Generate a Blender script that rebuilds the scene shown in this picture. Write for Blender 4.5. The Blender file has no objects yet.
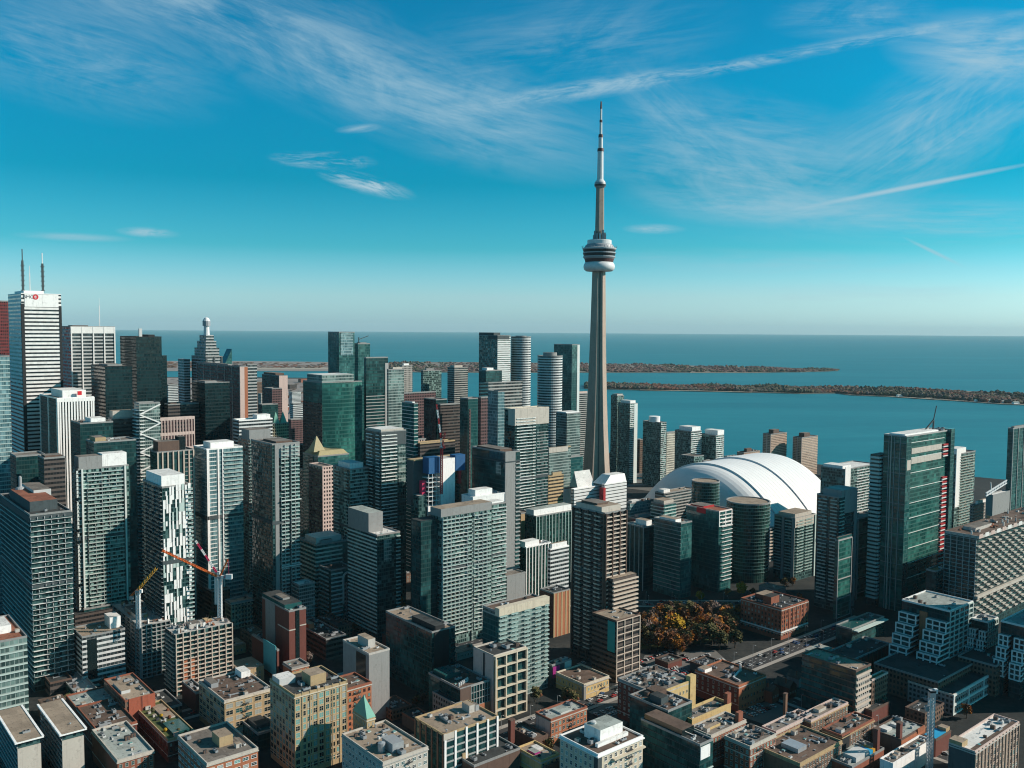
import bpy, bmesh, math, random
from mathutils import Vector, Matrix
random.seed(7)
sc = bpy.context.scene
col = sc.collection
R_ = math.radians

# ------------------------------------------------------------------ camera
CAMZ, FPX = 250.0, 900.0
PITCH, ROLL = R_(3.50), R_(0.40)
cam_d = bpy.data.cameras.new('camera'); cam = bpy.data.objects.new('camera', cam_d); col.objects.link(cam)
cam_d.sensor_width = 36.0; cam_d.lens = FPX / 1024 * 36; cam_d.clip_start = 1.0; cam_d.clip_end = 200000
fwd = Vector((0, math.cos(PITCH), -math.sin(PITCH)))
r0 = Vector((1, 0, 0)); u0 = r0.cross(fwd)
rt = r0 * math.cos(ROLL) + u0 * math.sin(ROLL); up = u0 * math.cos(ROLL) - r0 * math.sin(ROLL)
CAMP = Vector((0, 0, CAMZ))
M_ = Matrix((rt, up, -fwd)).transposed().to_4x4(); M_.translation = CAMP
cam.matrix_world = M_; sc.camera = cam

# ------------------------------------------------------------------ light
SUN_AZ, SUN_EL = 86.0, 29.0          # clockwise from the view direction
sc.view_settings.view_transform = 'Standard'; sc.view_settings.look = 'None'
sc.view_settings.exposure = 0.22; sc.view_settings.gamma = 1.0
sc.render.engine = 'CYCLES'
sc.cycles.max_bounces = 4; sc.cycles.diffuse_bounces = 2; sc.cycles.glossy_bounces = 2
sc.cycles.transmission_bounces = 1; sc.cycles.volume_bounces = 0; sc.cycles.filter_width = 1.1; HAZE = 1.3e-5; sc.cycles.transparent_max_bounces = 4
sc.cycles.use_denoising = True; sc.cycles.denoiser = 'OPENIMAGEDENOISE'; sc.cycles.denoising_input_passes = 'RGB_ALBEDO_NORMAL'; sc.cycles.denoising_prefilter = 'ACCURATE'
sc.cycles.caustics_reflective = False; sc.cycles.caustics_refractive = False
sl = bpy.data.lights.new('sun', 'SUN'); sl.energy = 5.0; sl.angle = R_(0.5); sl.color = (1.0, 0.895, 0.775)
so = bpy.data.objects.new('sun', sl); col.objects.link(so)
sd = Vector((math.sin(R_(SUN_AZ)) * math.cos(R_(SUN_EL)), math.cos(R_(SUN_AZ)) * math.cos(R_(SUN_EL)), math.sin(R_(SUN_EL))))
so.rotation_euler = sd.to_track_quat('Z', 'Y').to_euler(); so.location = sd * 3000

class NT:
    """small helper for writing node trees"""
    def __init__(s, nt): s.nt = nt
    def n(s, t, **kw):
        nd = s.nt.nodes.new(t)
        for k, v in kw.items(): setattr(nd, k, v)
        return nd
    def put(s, sock, v):
        if isinstance(v, bpy.types.NodeSocket): s.nt.links.new(v, sock)
        elif v is not None: sock.default_value = v
    def m(s, op, a, b=None, c=None, clamp=False):
        nd = s.n('ShaderNodeMath', operation=op); nd.use_clamp = clamp
        s.put(nd.inputs[0], a); s.put(nd.inputs[1], b); s.put(nd.inputs[2], c)
        return nd.outputs[0]
    def mix(s, f, a, b, mode='MIX'):
        nd = s.n('ShaderNodeMix', data_type='RGBA', blend_type=mode)
        s.put(nd.inputs[0], f); s.put(nd.inputs[6], a); s.put(nd.inputs[7], b)
        return nd.outputs[2]
    def xyz(s, x, y, z=0.0):
        nd = s.n('ShaderNodeCombineXYZ'); s.put(nd.inputs[0], x); s.put(nd.inputs[1], y); s.put(nd.inputs[2], z)
        return nd.outputs[0]
    def sep(s, v):
        nd = s.n('ShaderNodeSeparateXYZ'); s.put(nd.inputs[0], v); return nd.outputs
    def noise(s, vec, scale, detail=3, rough=0.55, dist=0.0):
        nd = s.n('ShaderNodeTexNoise'); s.put(nd.inputs['Vector'], vec); nd.inputs['Scale'].default_value = scale
        nd.inputs['Detail'].default_value = detail; nd.inputs['Roughness'].default_value = rough
        nd.inputs['Distortion'].default_value = dist
        return nd.outputs[0]
    def ramp(s, f, stops, interp='LINEAR'):
        nd = s.n('ShaderNodeValToRGB'); cr = nd.color_ramp; cr.interpolation = interp
        while len(cr.elements) < len(stops): cr.elements.new(0.5)
        for e, (p, c) in zip(cr.elements, stops):
            e.position = p; e.color = c if len(c) == 4 else (*c, 1)
        s.put(nd.inputs[0], f); return nd.outputs[0]
    def ss(s, v, a, b):
        nd = s.n('ShaderNodeMapRange', interpolation_type='SMOOTHSTEP')
        s.put(nd.inputs[0], v); nd.inputs[1].default_value = a; nd.inputs[2].default_value = b
        return nd.outputs[0]

# ------------------------------------------------------------------ sky with cirrus
world = bpy.data.worlds.new('World'); sc.world = world; world.use_nodes = True
W = NT(world.node_tree)
bg = world.node_tree.nodes['Background']; bg.inputs[1].default_value = 0.077
sky = W.n('ShaderNodeTexSky', sky_type='NISHITA'); sky.sun_disc = False
sky.sun_elevation = R_(SUN_EL); sky.sun_rotation = R_(SUN_AZ)
tc = W.n('ShaderNodeTexCoord').outputs['Generated']
dx, dy, dz = W.sep(tc)
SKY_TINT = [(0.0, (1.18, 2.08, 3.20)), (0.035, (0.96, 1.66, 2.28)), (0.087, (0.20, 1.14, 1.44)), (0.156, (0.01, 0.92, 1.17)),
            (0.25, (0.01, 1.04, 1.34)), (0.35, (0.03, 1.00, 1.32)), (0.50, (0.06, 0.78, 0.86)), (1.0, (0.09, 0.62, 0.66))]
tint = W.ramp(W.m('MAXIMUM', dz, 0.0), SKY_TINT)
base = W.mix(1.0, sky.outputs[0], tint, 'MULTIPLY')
yy = W.m('MAXIMUM', dy, 0.08)
gx = W.m('DIVIDE', dx, yy); gz = W.m('DIVIDE', dz, yy)         # gnomonic sky coordinates
NZ = {}
def shared_noise(ang, sc_, stretch):
    k = (round(ang / 8), sc_ > 9, stretch > 6)
    if k not in NZ:
        a = R_(k[0] * 8); ca, sa = math.cos(a), math.sin(a); s = 14 if k[1] else 5.5; t = 6 if k[2] else 3.2
        al = W.m('SUBTRACT', W.m('MULTIPLY', gx, ca * s), W.m('MULTIPLY', gz, sa * s)); ac = W.m('ADD', W.m('MULTIPLY', gx, sa * s * t), W.m('MULTIPLY', gz, ca * s * t))
        big = W.noise(W.xyz(al, ac, k[0] * .7), 1.0, 6, .66, 1.1)
        fib = W.noise(W.xyz(W.m('MULTIPLY', al, 3.0), W.m('MULTIPLY', ac, 9.0), 4.0), 1.0, 3, .6, .8)
        NZ[k] = W.m('ADD', W.m('MULTIPLY', big, .74), W.m('MULTIPLY', fib, .26))
    return NZ[k]
def streak(px, py, ang, ln, wd, amp, sc_=8.0, stretch=7.0, lo=0.38, hi=0.72):
    cx, cz = (px - 512) / 900, (329 - py) / 900
    a = R_(ang); ca, sa = math.cos(a), math.sin(a)            # positive angle: falls to the right
    mp = W.n('ShaderNodeMapping', vector_type='TEXTURE'); W.put(mp.inputs[0], G2)
    mp.inputs['Location'].default_value = (cx, cz, 0); mp.inputs['Rotation'].default_value = (0, 0, -a); mp.inputs['Scale'].default_value = (ln / 900, wd / 900, 1)
    gr = W.n('ShaderNodeTexGradient', gradient_type='QUADRATIC_SPHERE'); W.put(gr.inputs[0], mp.outputs[0])
    f = W.m('MULTIPLY', W.ss(shared_noise(ang, sc_, stretch), lo, hi), amp)
    return W.m('MULTIPLY', W.m('MINIMUM', W.m('MULTIPLY', W.m('POWER', gr.outputs[1], .6), 1.5), 1.0), f)
G2 = W.xyz(gx, gz, 0)
LAYERS = [
    (290, 45, 22, 300, 70, 0.50, 6, 4, 0.34, 0.72), (455, 112, 17, 190, 62, 0.55, 7, 4, 0.34, 0.70), (140, -8, 18, 260, 60, 0.45, 6, 4, 0.36, 0.72),
    (70, 60, 14, 190, 65, 0.42, 6, 4, 0.33, 0.72), (560, 50, -7, 190, 60, 0.30, 7, 6, 0.38, 0.72),
    (585, 93, -9, 190, 12, 0.70, 10, 5, 0.34, 0.66), (870, 42, -10, 210, 8, 0.50, 10, 5, 0.36, 0.66), (740, 68, -10, 120, 7, 0.45, 10, 5, 0.36, 0.66),
    (322, 164, 2, 58, 10, 0.95, 14, 4, 0.42, 0.64), (366, 187, 14, 54, 11, 0.95, 14, 4, 0.40, 0.62), (360, 133, -5, 26, 5, 0.5, 14, 4, 0.25, 0.6),
    (740, 165, 10, 190, 80, 0.50, 6, 5, 0.33, 0.70), (680, 125, 38, 100, 36, 0.45, 7, 5, 0.33, 0.72), (930, 125, -28, 170, 70, 0.55, 6, 5, 0.33, 0.70),
    (775, 207, 3, 170, 24, 0.55, 8, 6, 0.30, 0.68), (985, 55, 4, 120, 44, 0.75, 8, 4, 0.28, 0.66), (840, 20, -4, 90, 26, 0.5, 9, 4, 0.34, 0.70),
    (905, 186, -11.3, 150, 3.4, 0.75, 6, 3, -0.3, 0.3), (930, 250, 25, 38, 2.6, 0.50, 6, 3, -0.3, 0.3),
    (652, 229, 0, 34, 6, 0.60, 12, 4, 0.34, 0.62), (150, 236, 3, 34, 6, 0.70, 12, 4, 0.34, 0.62), (75, 241, 2, 66, 5, 0.45, 12, 4, 0.2, 0.6),
    (940, 220, 1, 200, 30, 0.48, 7, 7, 0.32, 0.72), (760, 262, 1, 280, 16, 0.30, 6, 9, 0.34, 0.72), (640, 300, 0, 430, 12, 0.30, 5, 9, 0.36, 0.72),
    (860, 290, 0, 240, 14, 0.30, 5, 9, 0.34, 0.72), (660, 317, 0, 90, 4, 0.35, 40, 1.5, 0.42, 0.62),
]
cl = None
for L in LAYERS:
    o = streak(*L)
    cl = o if cl is None else W.m('SUBTRACT', 1.0, W.m('MULTIPLY', W.m('SUBTRACT', 1.0, cl), W.m('SUBTRACT', 1.0, o)))
cl = W.m('MULTIPLY', cl, W.ss(dy, 0.05, 0.5))
CLOUD_COL = (4.6, 6.6, 7.7, 1)
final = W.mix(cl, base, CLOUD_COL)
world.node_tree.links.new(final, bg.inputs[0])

# ------------------------------------------------------------------ pixel -> place
def ray(px, py):
    return (fwd * FPX + rt * (px - 512) - up * (py - 384)).normalized()
def at(px, py, d):
    r = ray(px, py); return CAMP + r * (d / r.y)
def on_ground(px, py, z=0.0):
    r = ray(px, py); return CAMP + r * ((z - CAMZ) / r.z)
def proj(p):
    v = p - CAMP; z = v.dot(fwd)
    return 512 + FPX * v.dot(rt) / z, 384 - FPX * v.dot(up) / z
ANG = 50.0                                   # street grid: azimuth of the lines running away to the right
def grid(a=ANG):
    a = R_(a); return Vector((math.sin(a), math.cos(a), 0)), Vector((-math.cos(a), math.sin(a), 0))

# ------------------------------------------------------------------ materials
MATS = {}
def newmat(name):
    m = bpy.data.materials.new(name); m.use_nodes = True
    return m, NT(m.node_tree), m.node_tree.nodes['Principled BSDF']
def plain(name, c, rough=0.75, spec=0.3, var=0.18, sc_=0.35, streaks=False, metal=0.0):
    """solid material with stains"""
    if name in MATS: return MATS[name]
    m, T, b = newmat(name)
    g = T.n('ShaderNodeTexCoord').outputs['Object']
    a = T.noise(g, sc_, 4, 0.6); f = T.noise(g, sc_ * 9, 2, 0.6)
    v = T.m('ADD', T.m('MULTIPLY', T.m('SUBTRACT', a, 0.5), 2 * var), T.m('MULTIPLY', T.m('SUBTRACT', f, 0.5), 1.2 * var))
    v = T.m('ADD', v, 1.0)
    if name.startswith('w_') or name == 'tower_conc':
        x_, y_, z_ = T.sep(g); sk = T.noise(T.xyz(T.m('MULTIPLY', x_, .9), T.m('MULTIPLY', y_, .9), T.m('MULTIPLY', z_, .05)), 1.0, 4, .65)
        bl = T.noise(T.xyz(T.m('MULTIPLY', x_, .3), T.m('MULTIPLY', y_, .3), T.m('MULTIPLY', z_, .35)), 1.0, 5, .7)
        v = T.m('MULTIPLY', v, T.m('SUBTRACT', 1.12, T.m('MULTIPLY', T.ss(sk, .5, .75), .30))); v = T.m('MULTIPLY', v, T.m('SUBTRACT', 1.06, T.m('MULTIPLY', T.ss(bl, .52, .7), .22)))
    T.put(b.inputs['Base Color'], T.mix(1.0, (*c, 1), T.xyz(v, v, v), 'MULTIPLY'))
    b.inputs['Roughness'].default_value = rough; b.inputs['Specular IOR Level'].default_value = spec
    b.inputs['Metallic'].default_value = metal
    MATS[name] = m; return m
STY = {}
def sty(name, wall, glass, glass2, sf, pf, fh=3.5, bw=1.8, lit=0.3, spec=0.5, rough=0.10, wob=0.08, var=.35):
    STY[name] = (fh, bw)
    m, T, b = newmat('facade_' + name)
    u, v, _ = T.sep(T.n('ShaderNodeUVMap').outputs[0])
    fu, fv = T.m('FLOOR', u), T.m('FLOOR', v)
    ru, rv = T.m('FRACT', u), T.m('FRACT', v)
    oi = T.n('ShaderNodeObjectInfo').outputs['Random']
    wn = T.n('ShaderNodeTexWhiteNoise', noise_dimensions='3D')
    T.put(wn.inputs['Vector'], T.xyz(fu, fv, T.m('MULTIPLY', oi, 37.0)))
    rnd = wn.outputs['Value']; rc = wn.outputs['Color']
    wn2 = T.n('ShaderNodeTexWhiteNoise', noise_dimensions='3D')
    T.put(wn2.inputs['Vector'], T.xyz(T.m('FLOOR', T.m('MULTIPLY', u, 0.31)), fv, T.m('MULTIPLY', oi, 91.0)))
    big = T.noise(T.n('ShaderNodeTexCoord').outputs['Object'], 0.045, 3, 0.6)
    if var > .3:
        r = T.m('ADD', T.m('MULTIPLY', rnd, 0.55), T.m('ADD', T.m('MULTIPLY', wn2.outputs['Value'], 0.25), T.m('MULTIPLY', big, 0.3)))
        gl = T.mix(T.ss(r, 0.95 - lit, 1.05 - lit * 0.3), (*glass, 1), (*glass2, 1))
    else:
        r = T.m('ADD', T.m('MULTIPLY', rnd, 0.10), T.m('ADD', T.m('MULTIPLY', wn2.outputs['Value'], 0.08), T.m('MULTIPLY', big, 0.82))); wob = .022
        gl = T.mix(T.ss(r, .44, .66), (*glass, 1), (*glass2, 1))  # broad noise paints pale, cloud-like reflections into the glass colour
    dark = T.m('ADD', 1 - var, T.m('MULTIPLY', rnd, 2 * var))
    gl = T.mix(1.0, gl, T.xyz(dark, dark, dark), 'MULTIPLY')
    wallm = T.m('MAXIMUM', T.m('LESS_THAN', rv, sf), T.m('LESS_THAN', ru, pf))
    stn = T.noise(T.n('ShaderNodeTexCoord').outputs['Object'], 0.25, 4, 0.65)
    fl = T.n('ShaderNodeTexWhiteNoise', noise_dimensions='2D'); T.put(fl.inputs['Vector'], T.xyz(fv, T.m('FLOOR', T.m('MULTIPLY', u, 0.5)), 0))
    wv = T.m('ADD', T.m('ADD', 0.72, T.m('MULTIPLY', stn, 0.42)), T.m('MULTIPLY', fl.outputs['Value'], 0.14))
    wc = T.mix(1.0, (*wall, 1), T.xyz(wv, wv, wv), 'MULTIPLY')
    T.put(b.inputs['Base Color'], T.mix(wallm, gl, wc))
    T.put(b.inputs['Roughness'], T.m('ADD', T.m('MULTIPLY', wallm, 0.7 - rough), rough))
    T.put(b.inputs['Specular IOR Level'], T.m('SUBTRACT', spec, T.m('MULTIPLY', wallm, spec - 0.25)))
    nrm = T.n('ShaderNodeNewGeometry').outputs['Normal']
    off = T.n('ShaderNodeVectorMath', operation='SUBTRACT'); T.put(off.inputs[0], rc); off.inputs[1].default_value = (0.5, 0.5, 0.5)
    scl = T.n('ShaderNodeVectorMath', operation='SCALE'); T.put(scl.inputs[0], off.outputs[0]); T.put(scl.inputs['Scale'], T.m('MULTIPLY', T.m('SUBTRACT', 1.0, wallm), wob))
    add = T.n('ShaderNodeVectorMath', operation='ADD'); T.put(add.inputs[0], nrm); T.put(add.inputs[1], scl.outputs[0])
    nn = T.n('ShaderNodeVectorMath', operation='NORMALIZE'); T.put(nn.inputs[0], add.outputs[0])
    T.put(b.inputs['Normal'], nn.outputs[0])
    MATS[name] = m
# curtain walls
sty('black', (.005, .020, .023), (.003, .016, .019), (.008, .032, .036), .30, .10, 3.7, 1.6, .2, var=.18)
sty('gdark', (.016, .050, .050), (.007, .036, .039), (.03, .11, .11), .22, .10, 3.6, 1.8, .25, var=.18)
sty('gteal', (.030, .10, .098), (.008, .066, .068), (.06, .18, .17), .20, .08, 3.7, 1.7, .3, var=.18)
sty('ggreen', (.024, .11, .096), (.010, .070, .063), (.045, .19, .16), .28, .04, 3.8, 3.4, .22, wob=.06, var=.14)
sty('gpale', (.30, .35, .33), (.03, .06, .06), (.18, .27, .25), .30, .12, 3.1, 1.7, .45, var=.22)
sty('gblue', (.26, .36, .37), (.06, .14, .16), (.22, .36, .38), .25, .10, 3.6, 1.7, .5, var=.22)
sty('condo', (.15, .215, .20), (.007, .034, .034), (.19, .30, .275), .24, .14, 3.1, 1.9, .5)
sty('condod', (.045, .10, .10), (.005, .030, .032), (.06, .12, .115), .24, .12, 3.1, 1.9, .42)
sty('greenv', (.06, .12, .105), (.006, .036, .032), (.03, .10, .085), .10, .16, 3.4, 2.2, .3)
# masonry and concrete
sty('marble', (.80, .77, .74), (.02, .025, .03), (.05, .06, .06), .56, .0, 3.9, 1.6, .2)
sty('greygrid', (.42, .43, .43), (.03, .045, .05), (.08, .11, .11), .42, .0, 3.9, 1.7, .2)
sty('concrete', (.40, .37, .34), (.02, .03, .03), (.10, .13, .12), .45, .40, 3.3, 2.6, .3)
sty('conband', (.38, .37, .35), (.015, .025, .027), (.07, .10, .10), .42, .03, 3.4, 2.6, .3, var=.22)
sty('whiteband', (.62, .62, .61), (.02, .03, .035), (.09, .12, .12), .46, .03, 3.6, 2.6, .3, var=.22)
sty('brownband', (.10, .08, .072), (.02, .022, .024), (.05, .06, .06), .5, .04, 3.6, 2.0, .2)
sty('redgran', (.19, .040, .040), (.02, .012, .015), (.05, .03, .03), .45, .40, 3.8, 2.0, .15)
sty('tanband', (.52, .36, .20), (.035, .035, .03), (.10, .10, .08), .52, .04, 3.6, 2.4, .2)
sty('tan', (.42, .34, .23), (.02, .025, .025), (.12, .13, .11), .40, .36, 3.8, 2.6, .3)
sty('cream', (.58, .53, .44), (.02, .025, .025), (.10, .12, .11), .42, .40, 3.8, 2.8, .3)
sty('pinkwin', (.62, .48, .44), (.02, .018, .02), (.05, .05, .05), .46, .46, 3.7, 2.9, .1)
sty('pinkdark', (.15, .085, .085), (.02, .022, .024), (.04, .05, .05), .45, .3, 3.7, 2.6, .2)
sty('brownbrick', (.17, .105, .075), (.015, .02, .02), (.08, .09, .08), .45, .45, 3.6, 2.6, .3)
sty('brick', (.27, .095, .055), (.018, .02, .02), (.10, .11, .10), .45, .48, 3.6, 2.6, .3)
sty('beigeapt', (.52, .37, .28), (.04, .04, .04), (.14, .14, .13), .42, .34, 2.9, 2.4, .3)
sty('stonegrey', (.27, .26, .25), (.02, .025, .027), (.08, .10, .10), .45, .42, 3.6, 2.7, .3)
# plain surfaces
P = plain
P('w_brick', (.235, .082, .05), var=.22); P('w_brickdark', (.13, .045, .035), var=.25); P('w_brickbrown', (.165, .095, .065), var=.25); P('w_orange', (.34, .125, .065), var=.2)
P('w_tan', (.37, .265, .15), var=.18); P('w_cream', (.52, .45, .35), var=.12); P('w_yellow', (.50, .36, .17), var=.15)
P('w_grey', (.235, .235, .23), var=.15); P('w_conc', (.42, .39, .36), var=.15); P('w_white', (.76, .74, .72), var=.08); P('w_pink', (.50, .38, .34), var=.1)
P('w_darkgrey', (.055, .07, .075), var=.2); P('w_black', (.02, .022, .024), var=.2); P('w_brickred', (.30, .085, .05), var=.2); P('w_fawn', (.33, .24, .185), var=.22); P('w_brown', (.11, .07, .055), var=.2); P('w_lime', (.44, .395, .345), var=.14)
def roofm(name, c, var):
    m, T, b = newmat(name); g = T.n('ShaderNodeTexCoord').outputs['Object']
    vo = T.n('ShaderNodeTexVoronoi', distance='CHEBYCHEV'); T.put(vo.inputs['Vector'], g); vo.inputs['Scale'].default_value = .13
    cell = T.sep(vo.outputs['Color'])[0]
    st = T.noise(g, .22, 5, .68, .5); sp = T.ss(T.noise(g, .55, 3, .6), .58, .66); fi = T.noise(g, 2.2, 3, .7)
    x, y, z = T.sep(g); seam = T.m('LESS_THAN', T.m('FRACT', T.m('MULTIPLY', x, .42)), .07)
    v = T.m('ADD', T.m('ADD', 1 - var * 1.3, T.m('MULTIPLY', cell, var)), T.m('MULTIPLY', st, var * 1.6))
    v = T.m('MULTIPLY', v, T.m('SUBTRACT', 1.0, T.m('MULTIPLY', sp, .38))); v = T.m('MULTIPLY', v, T.m('SUBTRACT', 1.0, T.m('MULTIPLY', seam, .16)))
    v = T.m('MULTIPLY', v, T.m('ADD', .8, T.m('MULTIPLY', fi, .4)))
    T.put(b.inputs['Base Color'], T.mix(1.0, (*c, 1), T.xyz(v, v, v), 'MULTIPLY')); b.inputs['Roughness'].default_value = .85; b.inputs['Specular IOR Level'].default_value = .2; MATS[name] = m
for nm, c, vr in (('r_grey', (.185, .16, .14), .45), ('r_dark', (.05, .053, .053), .45), ('r_tan', (.315, .245, .185), .35), ('r_brown', (.135, .092, .072), .45), ('r_white', (.68, .66, .63), .2), ('r_terra', (.27, .105, .065), .35), ('r_pale', (.32, .345, .32), .4)): roofm(nm, c, vr)
P('r_green', (.08, .10, .035), var=.4, sc_=.4)
P('u_white', (.56, .56, .55), .5); P('u_grey', (.30, .31, .32), .5); P('u_dark', (.05, .055, .06), .6); P('u_metal', (.45, .47, .49), .4, .5, metal=.4)
P('slab', (.64, .68, .65), var=.12); P('slab_grey', (.36, .36, .35), var=.12); P('slab_white', (.74, .73, .71), var=.1); P('slab_tan', (.56, .46, .38), var=.12); P('slab_pale', (.48, .58, .545), var=.12)
P('rail', (.29, .41, .385), .2, .6, .2, 1.5); P('rail_deep', (.045, .085, .085), .25, .6, .2, 1.5); P('rail_mid', (.12, .21, .20), .3, .5, .2, 1.5); P('rail_white', (.70, .70, .68), .5); P('rail_dark', (.05, .08, .08), .25, .6)
P('copper', (.16, .38, .30), .6, var=.2); P('gold', (.36, .30, .16), .5, var=.2); P('steel_red', (.42, .03, .035), .5); P('steel_orange', (.70, .15, .03), .5); P('steel_white', (.70, .70, .70), .5)
P('steel_yellow', (.60, .30, .04), .5); P('steel_magenta', (.50, .035, .10), .5); P('bluewrap', (.02, .10, .24), .6); P('teal_sign', (.02, .28, .27), .5); P('sky_tarp', (.03, .33, .58), .5)
P('glass_dark', (.010, .020, .022), .12, .6, .4, 1.0); P('glass_teal', (.02, .09, .09), .12, .6, .4, 1.0); P('glass_blind', (.30, .33, .31), .4, .5, .3, 1.0); P('glass_mint', (.16, .34, .31), .2, .6, .3, 1.0)
P('tower_groove', (.11, .10, .09)); P('tower_conc', (.315, .245, .20), .8, .2, .16, .06); P('tower_dark', (.035, .04, .042), .4); P('tower_white', (.64, .64, .64), .5); P('tower_red', (.10, .045, .045), .5); P('tower_metal', (.30, .31, .33), .45, .5)
P('logo_red', (.65, .02, .03), .5); P('logo_dark', (.05, .06, .08), .5); P('magenta_art', (.34, .03, .20), .5); P('cyan_sign', (.10, .42, .46), .5)

# ------------------------------------------------------------------ mesh builder
class MB:
    def __init__(s): s.v = []; s.f = []; s.mi = []; s.uv = []; s.mats = []
    def mat(s, m):
        if isinstance(m, str): m = MATS[m]
        if m not in s.mats: s.mats.append(m)
        return s.mats.index(m)
    def face(s, pts, m, uvs=(1.0, 1.0), uv=None):
        i = len(s.v); pts = [Vector(p) for p in pts]; s.v += [tuple(p) for p in pts]
        s.f.append(tuple(range(i, i + len(pts)))); s.mi.append(s.mat(m))
        if uv is None:
            n = Vector((0, 0, 0))
            for k in range(len(pts)): n += (pts[k] - pts[0]).cross(pts[(k + 1) % len(pts)] - pts[0])
            if abs(n.z) > 0.85 * (n.length or 1): uv = [(p.x / uvs[0], p.y / uvs[0]) for p in pts]
            else:
                t = Vector((-n.y, n.x, 0)); t = t.normalized() if t.length > 1e-6 else Vector((1, 0, 0))
                uv = [(p.dot(t) / uvs[0], p.z / uvs[1]) for p in pts]
        s.uv += uv
    def box(s, x0, x1, y0, y1, z0, z1, m, mtop=None, uvs=(1.0, 1.0), bottom=True):
        if x1 < x0: x0, x1 = x1, x0
        if y1 < y0: y0, y1 = y1, y0
        if z1 < z0: z0, z1 = z1, z0
        a = [(x0, y0), (x1, y0), (x1, y1), (x0, y1)]
        for k in range(4):
            p, q = a[k], a[(k + 1) % 4]
            s.face([(*p, z0), (*q, z0), (*q, z1), (*p, z1)], m, uvs)
        s.face([(*p, z1) for p in a], mtop or m, uvs)
        if bottom: s.face([(*p, z0) for p in reversed(a)], m, uvs)
    def prism(s, pts, z0, z1, m, mtop=None, uvs=(1.0, 1.0), bottom=False, pts1=None):
        n = len(pts); q1 = pts1 or pts; acc = 0.0
        for k in range(n):
            p, q = pts[k], pts[(k + 1) % n]; P1, Q1 = q1[k], q1[(k + 1) % n]
            l = math.hypot(q[0] - p[0], q[1] - p[1])
            s.face([(*p, z0), (*q, z0), (*Q1, z1), (*P1, z1)], m, uvs,
                   [(acc / uvs[0], z0 / uvs[1]), ((acc + l) / uvs[0], z0 / uvs[1]), ((acc + l) / uvs[0], z1 / uvs[1]), (acc / uvs[0], z1 / uvs[1])])
            acc += l
        s.face([(*p, z1) for p in q1], mtop or m, uvs)
        if bottom: s.face([(*p, z0) for p in reversed(pts)], m, uvs)
    def bar(s, a, b, r, m):
        a, b = Vector(a), Vector(b); d = b - a
        if d.length < 1e-6: return
        d.normalize(); x = d.cross(Vector((0, 0, 1)) if abs(d.z) < .95 else Vector((1, 0, 0))).normalized(); y = d.cross(x)
        c = [(x * i + y * j) * r for i, j in ((1, 1), (-1, 1), (-1, -1), (1, -1))]
        for k in range(4): s.face([a + c[k], a + c[(k + 1) % 4], b + c[(k + 1) % 4], b + c[k]], m)
        s.face([b + q for q in c], m); s.face([a + q for q in reversed(c)], m)
    def lathe(s, prof, m, n=32, cx=0, cy=0, mats=None):
        ring = [(math.cos(2 * math.pi * k / n), math.sin(2 * math.pi * k / n)) for k in range(n)]
        for i in range(len(prof) - 1):
            (r0, z0), (r1, z1) = prof[i], prof[i + 1]; mm = mats[i] if mats else m
            for k in range(n):
                c, d = ring[k], ring[(k + 1) % n]
                p = [(cx + c[0] * r0, cy + c[1] * r0, z0), (cx + d[0] * r0, cy + d[1] * r0, z0), (cx + d[0] * r1, cy + d[1] * r1, z1), (cx + c[0] * r1, cy + c[1] * r1, z1)]
                if r0 < 1e-6: p = [p[0], p[2], p[3]]
                elif r1 < 1e-6: p = p[:3]
                s.face(p, mm)
    def mesh(s, name, smooth=False):
        me = bpy.data.meshes.new(name); me.from_pydata(s.v, [], s.f)
        for m in s.mats: me.materials.append(m)
        me.polygons.foreach_set('material_index', s.mi)
        ul = me.uv_layers.new(name='UVMap'); ul.data.foreach_set('uv', [c for t in s.uv for c in t])
        if smooth:
            bm = bmesh.new(); bm.from_mesh(me); bmesh.ops.remove_doubles(bm, verts=bm.verts, dist=1e-4); bm.to_mesh(me); bm.free()
            me.polygons.foreach_set('use_smooth', [True] * len(me.polygons))
        me.update(); return me
    def build(s, name, parent=None, loc=(0, 0, 0), smooth=False):
        return link(name, s.mesh(name, smooth), parent, loc)
def link(name, data, parent=None, loc=(0, 0, 0), rz=0.0):
    o = bpy.data.objects.new(name, data); col.objects.link(o); o.location = loc; o.rotation_euler = (0, 0, rz)
    if parent: o.parent = parent
    return o
def tag(o, label, cat, group=None):
    o['label'] = label; o['category'] = cat
    if group: o['group'] = group
    return o
def struct(o, kind='structure'): o['kind'] = kind; return o
def empty(name, label, cat, loc, rz=0.0, group=None):
    o = link(name, None, None, loc, rz); o.empty_display_size = 2; return tag(o, label, cat, group)
def dup(o, loc, rz=0.0, label=None, group=None):
    c = o.copy(); col.objects.link(c); c.location = loc; c.rotation_euler = (0, 0, rz)
    if label: c['label'] = label
    if group: c['group'] = group
    for ch in o.children:
        k = ch.copy(); col.objects.link(k); k.parent = c
    return c

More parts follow.
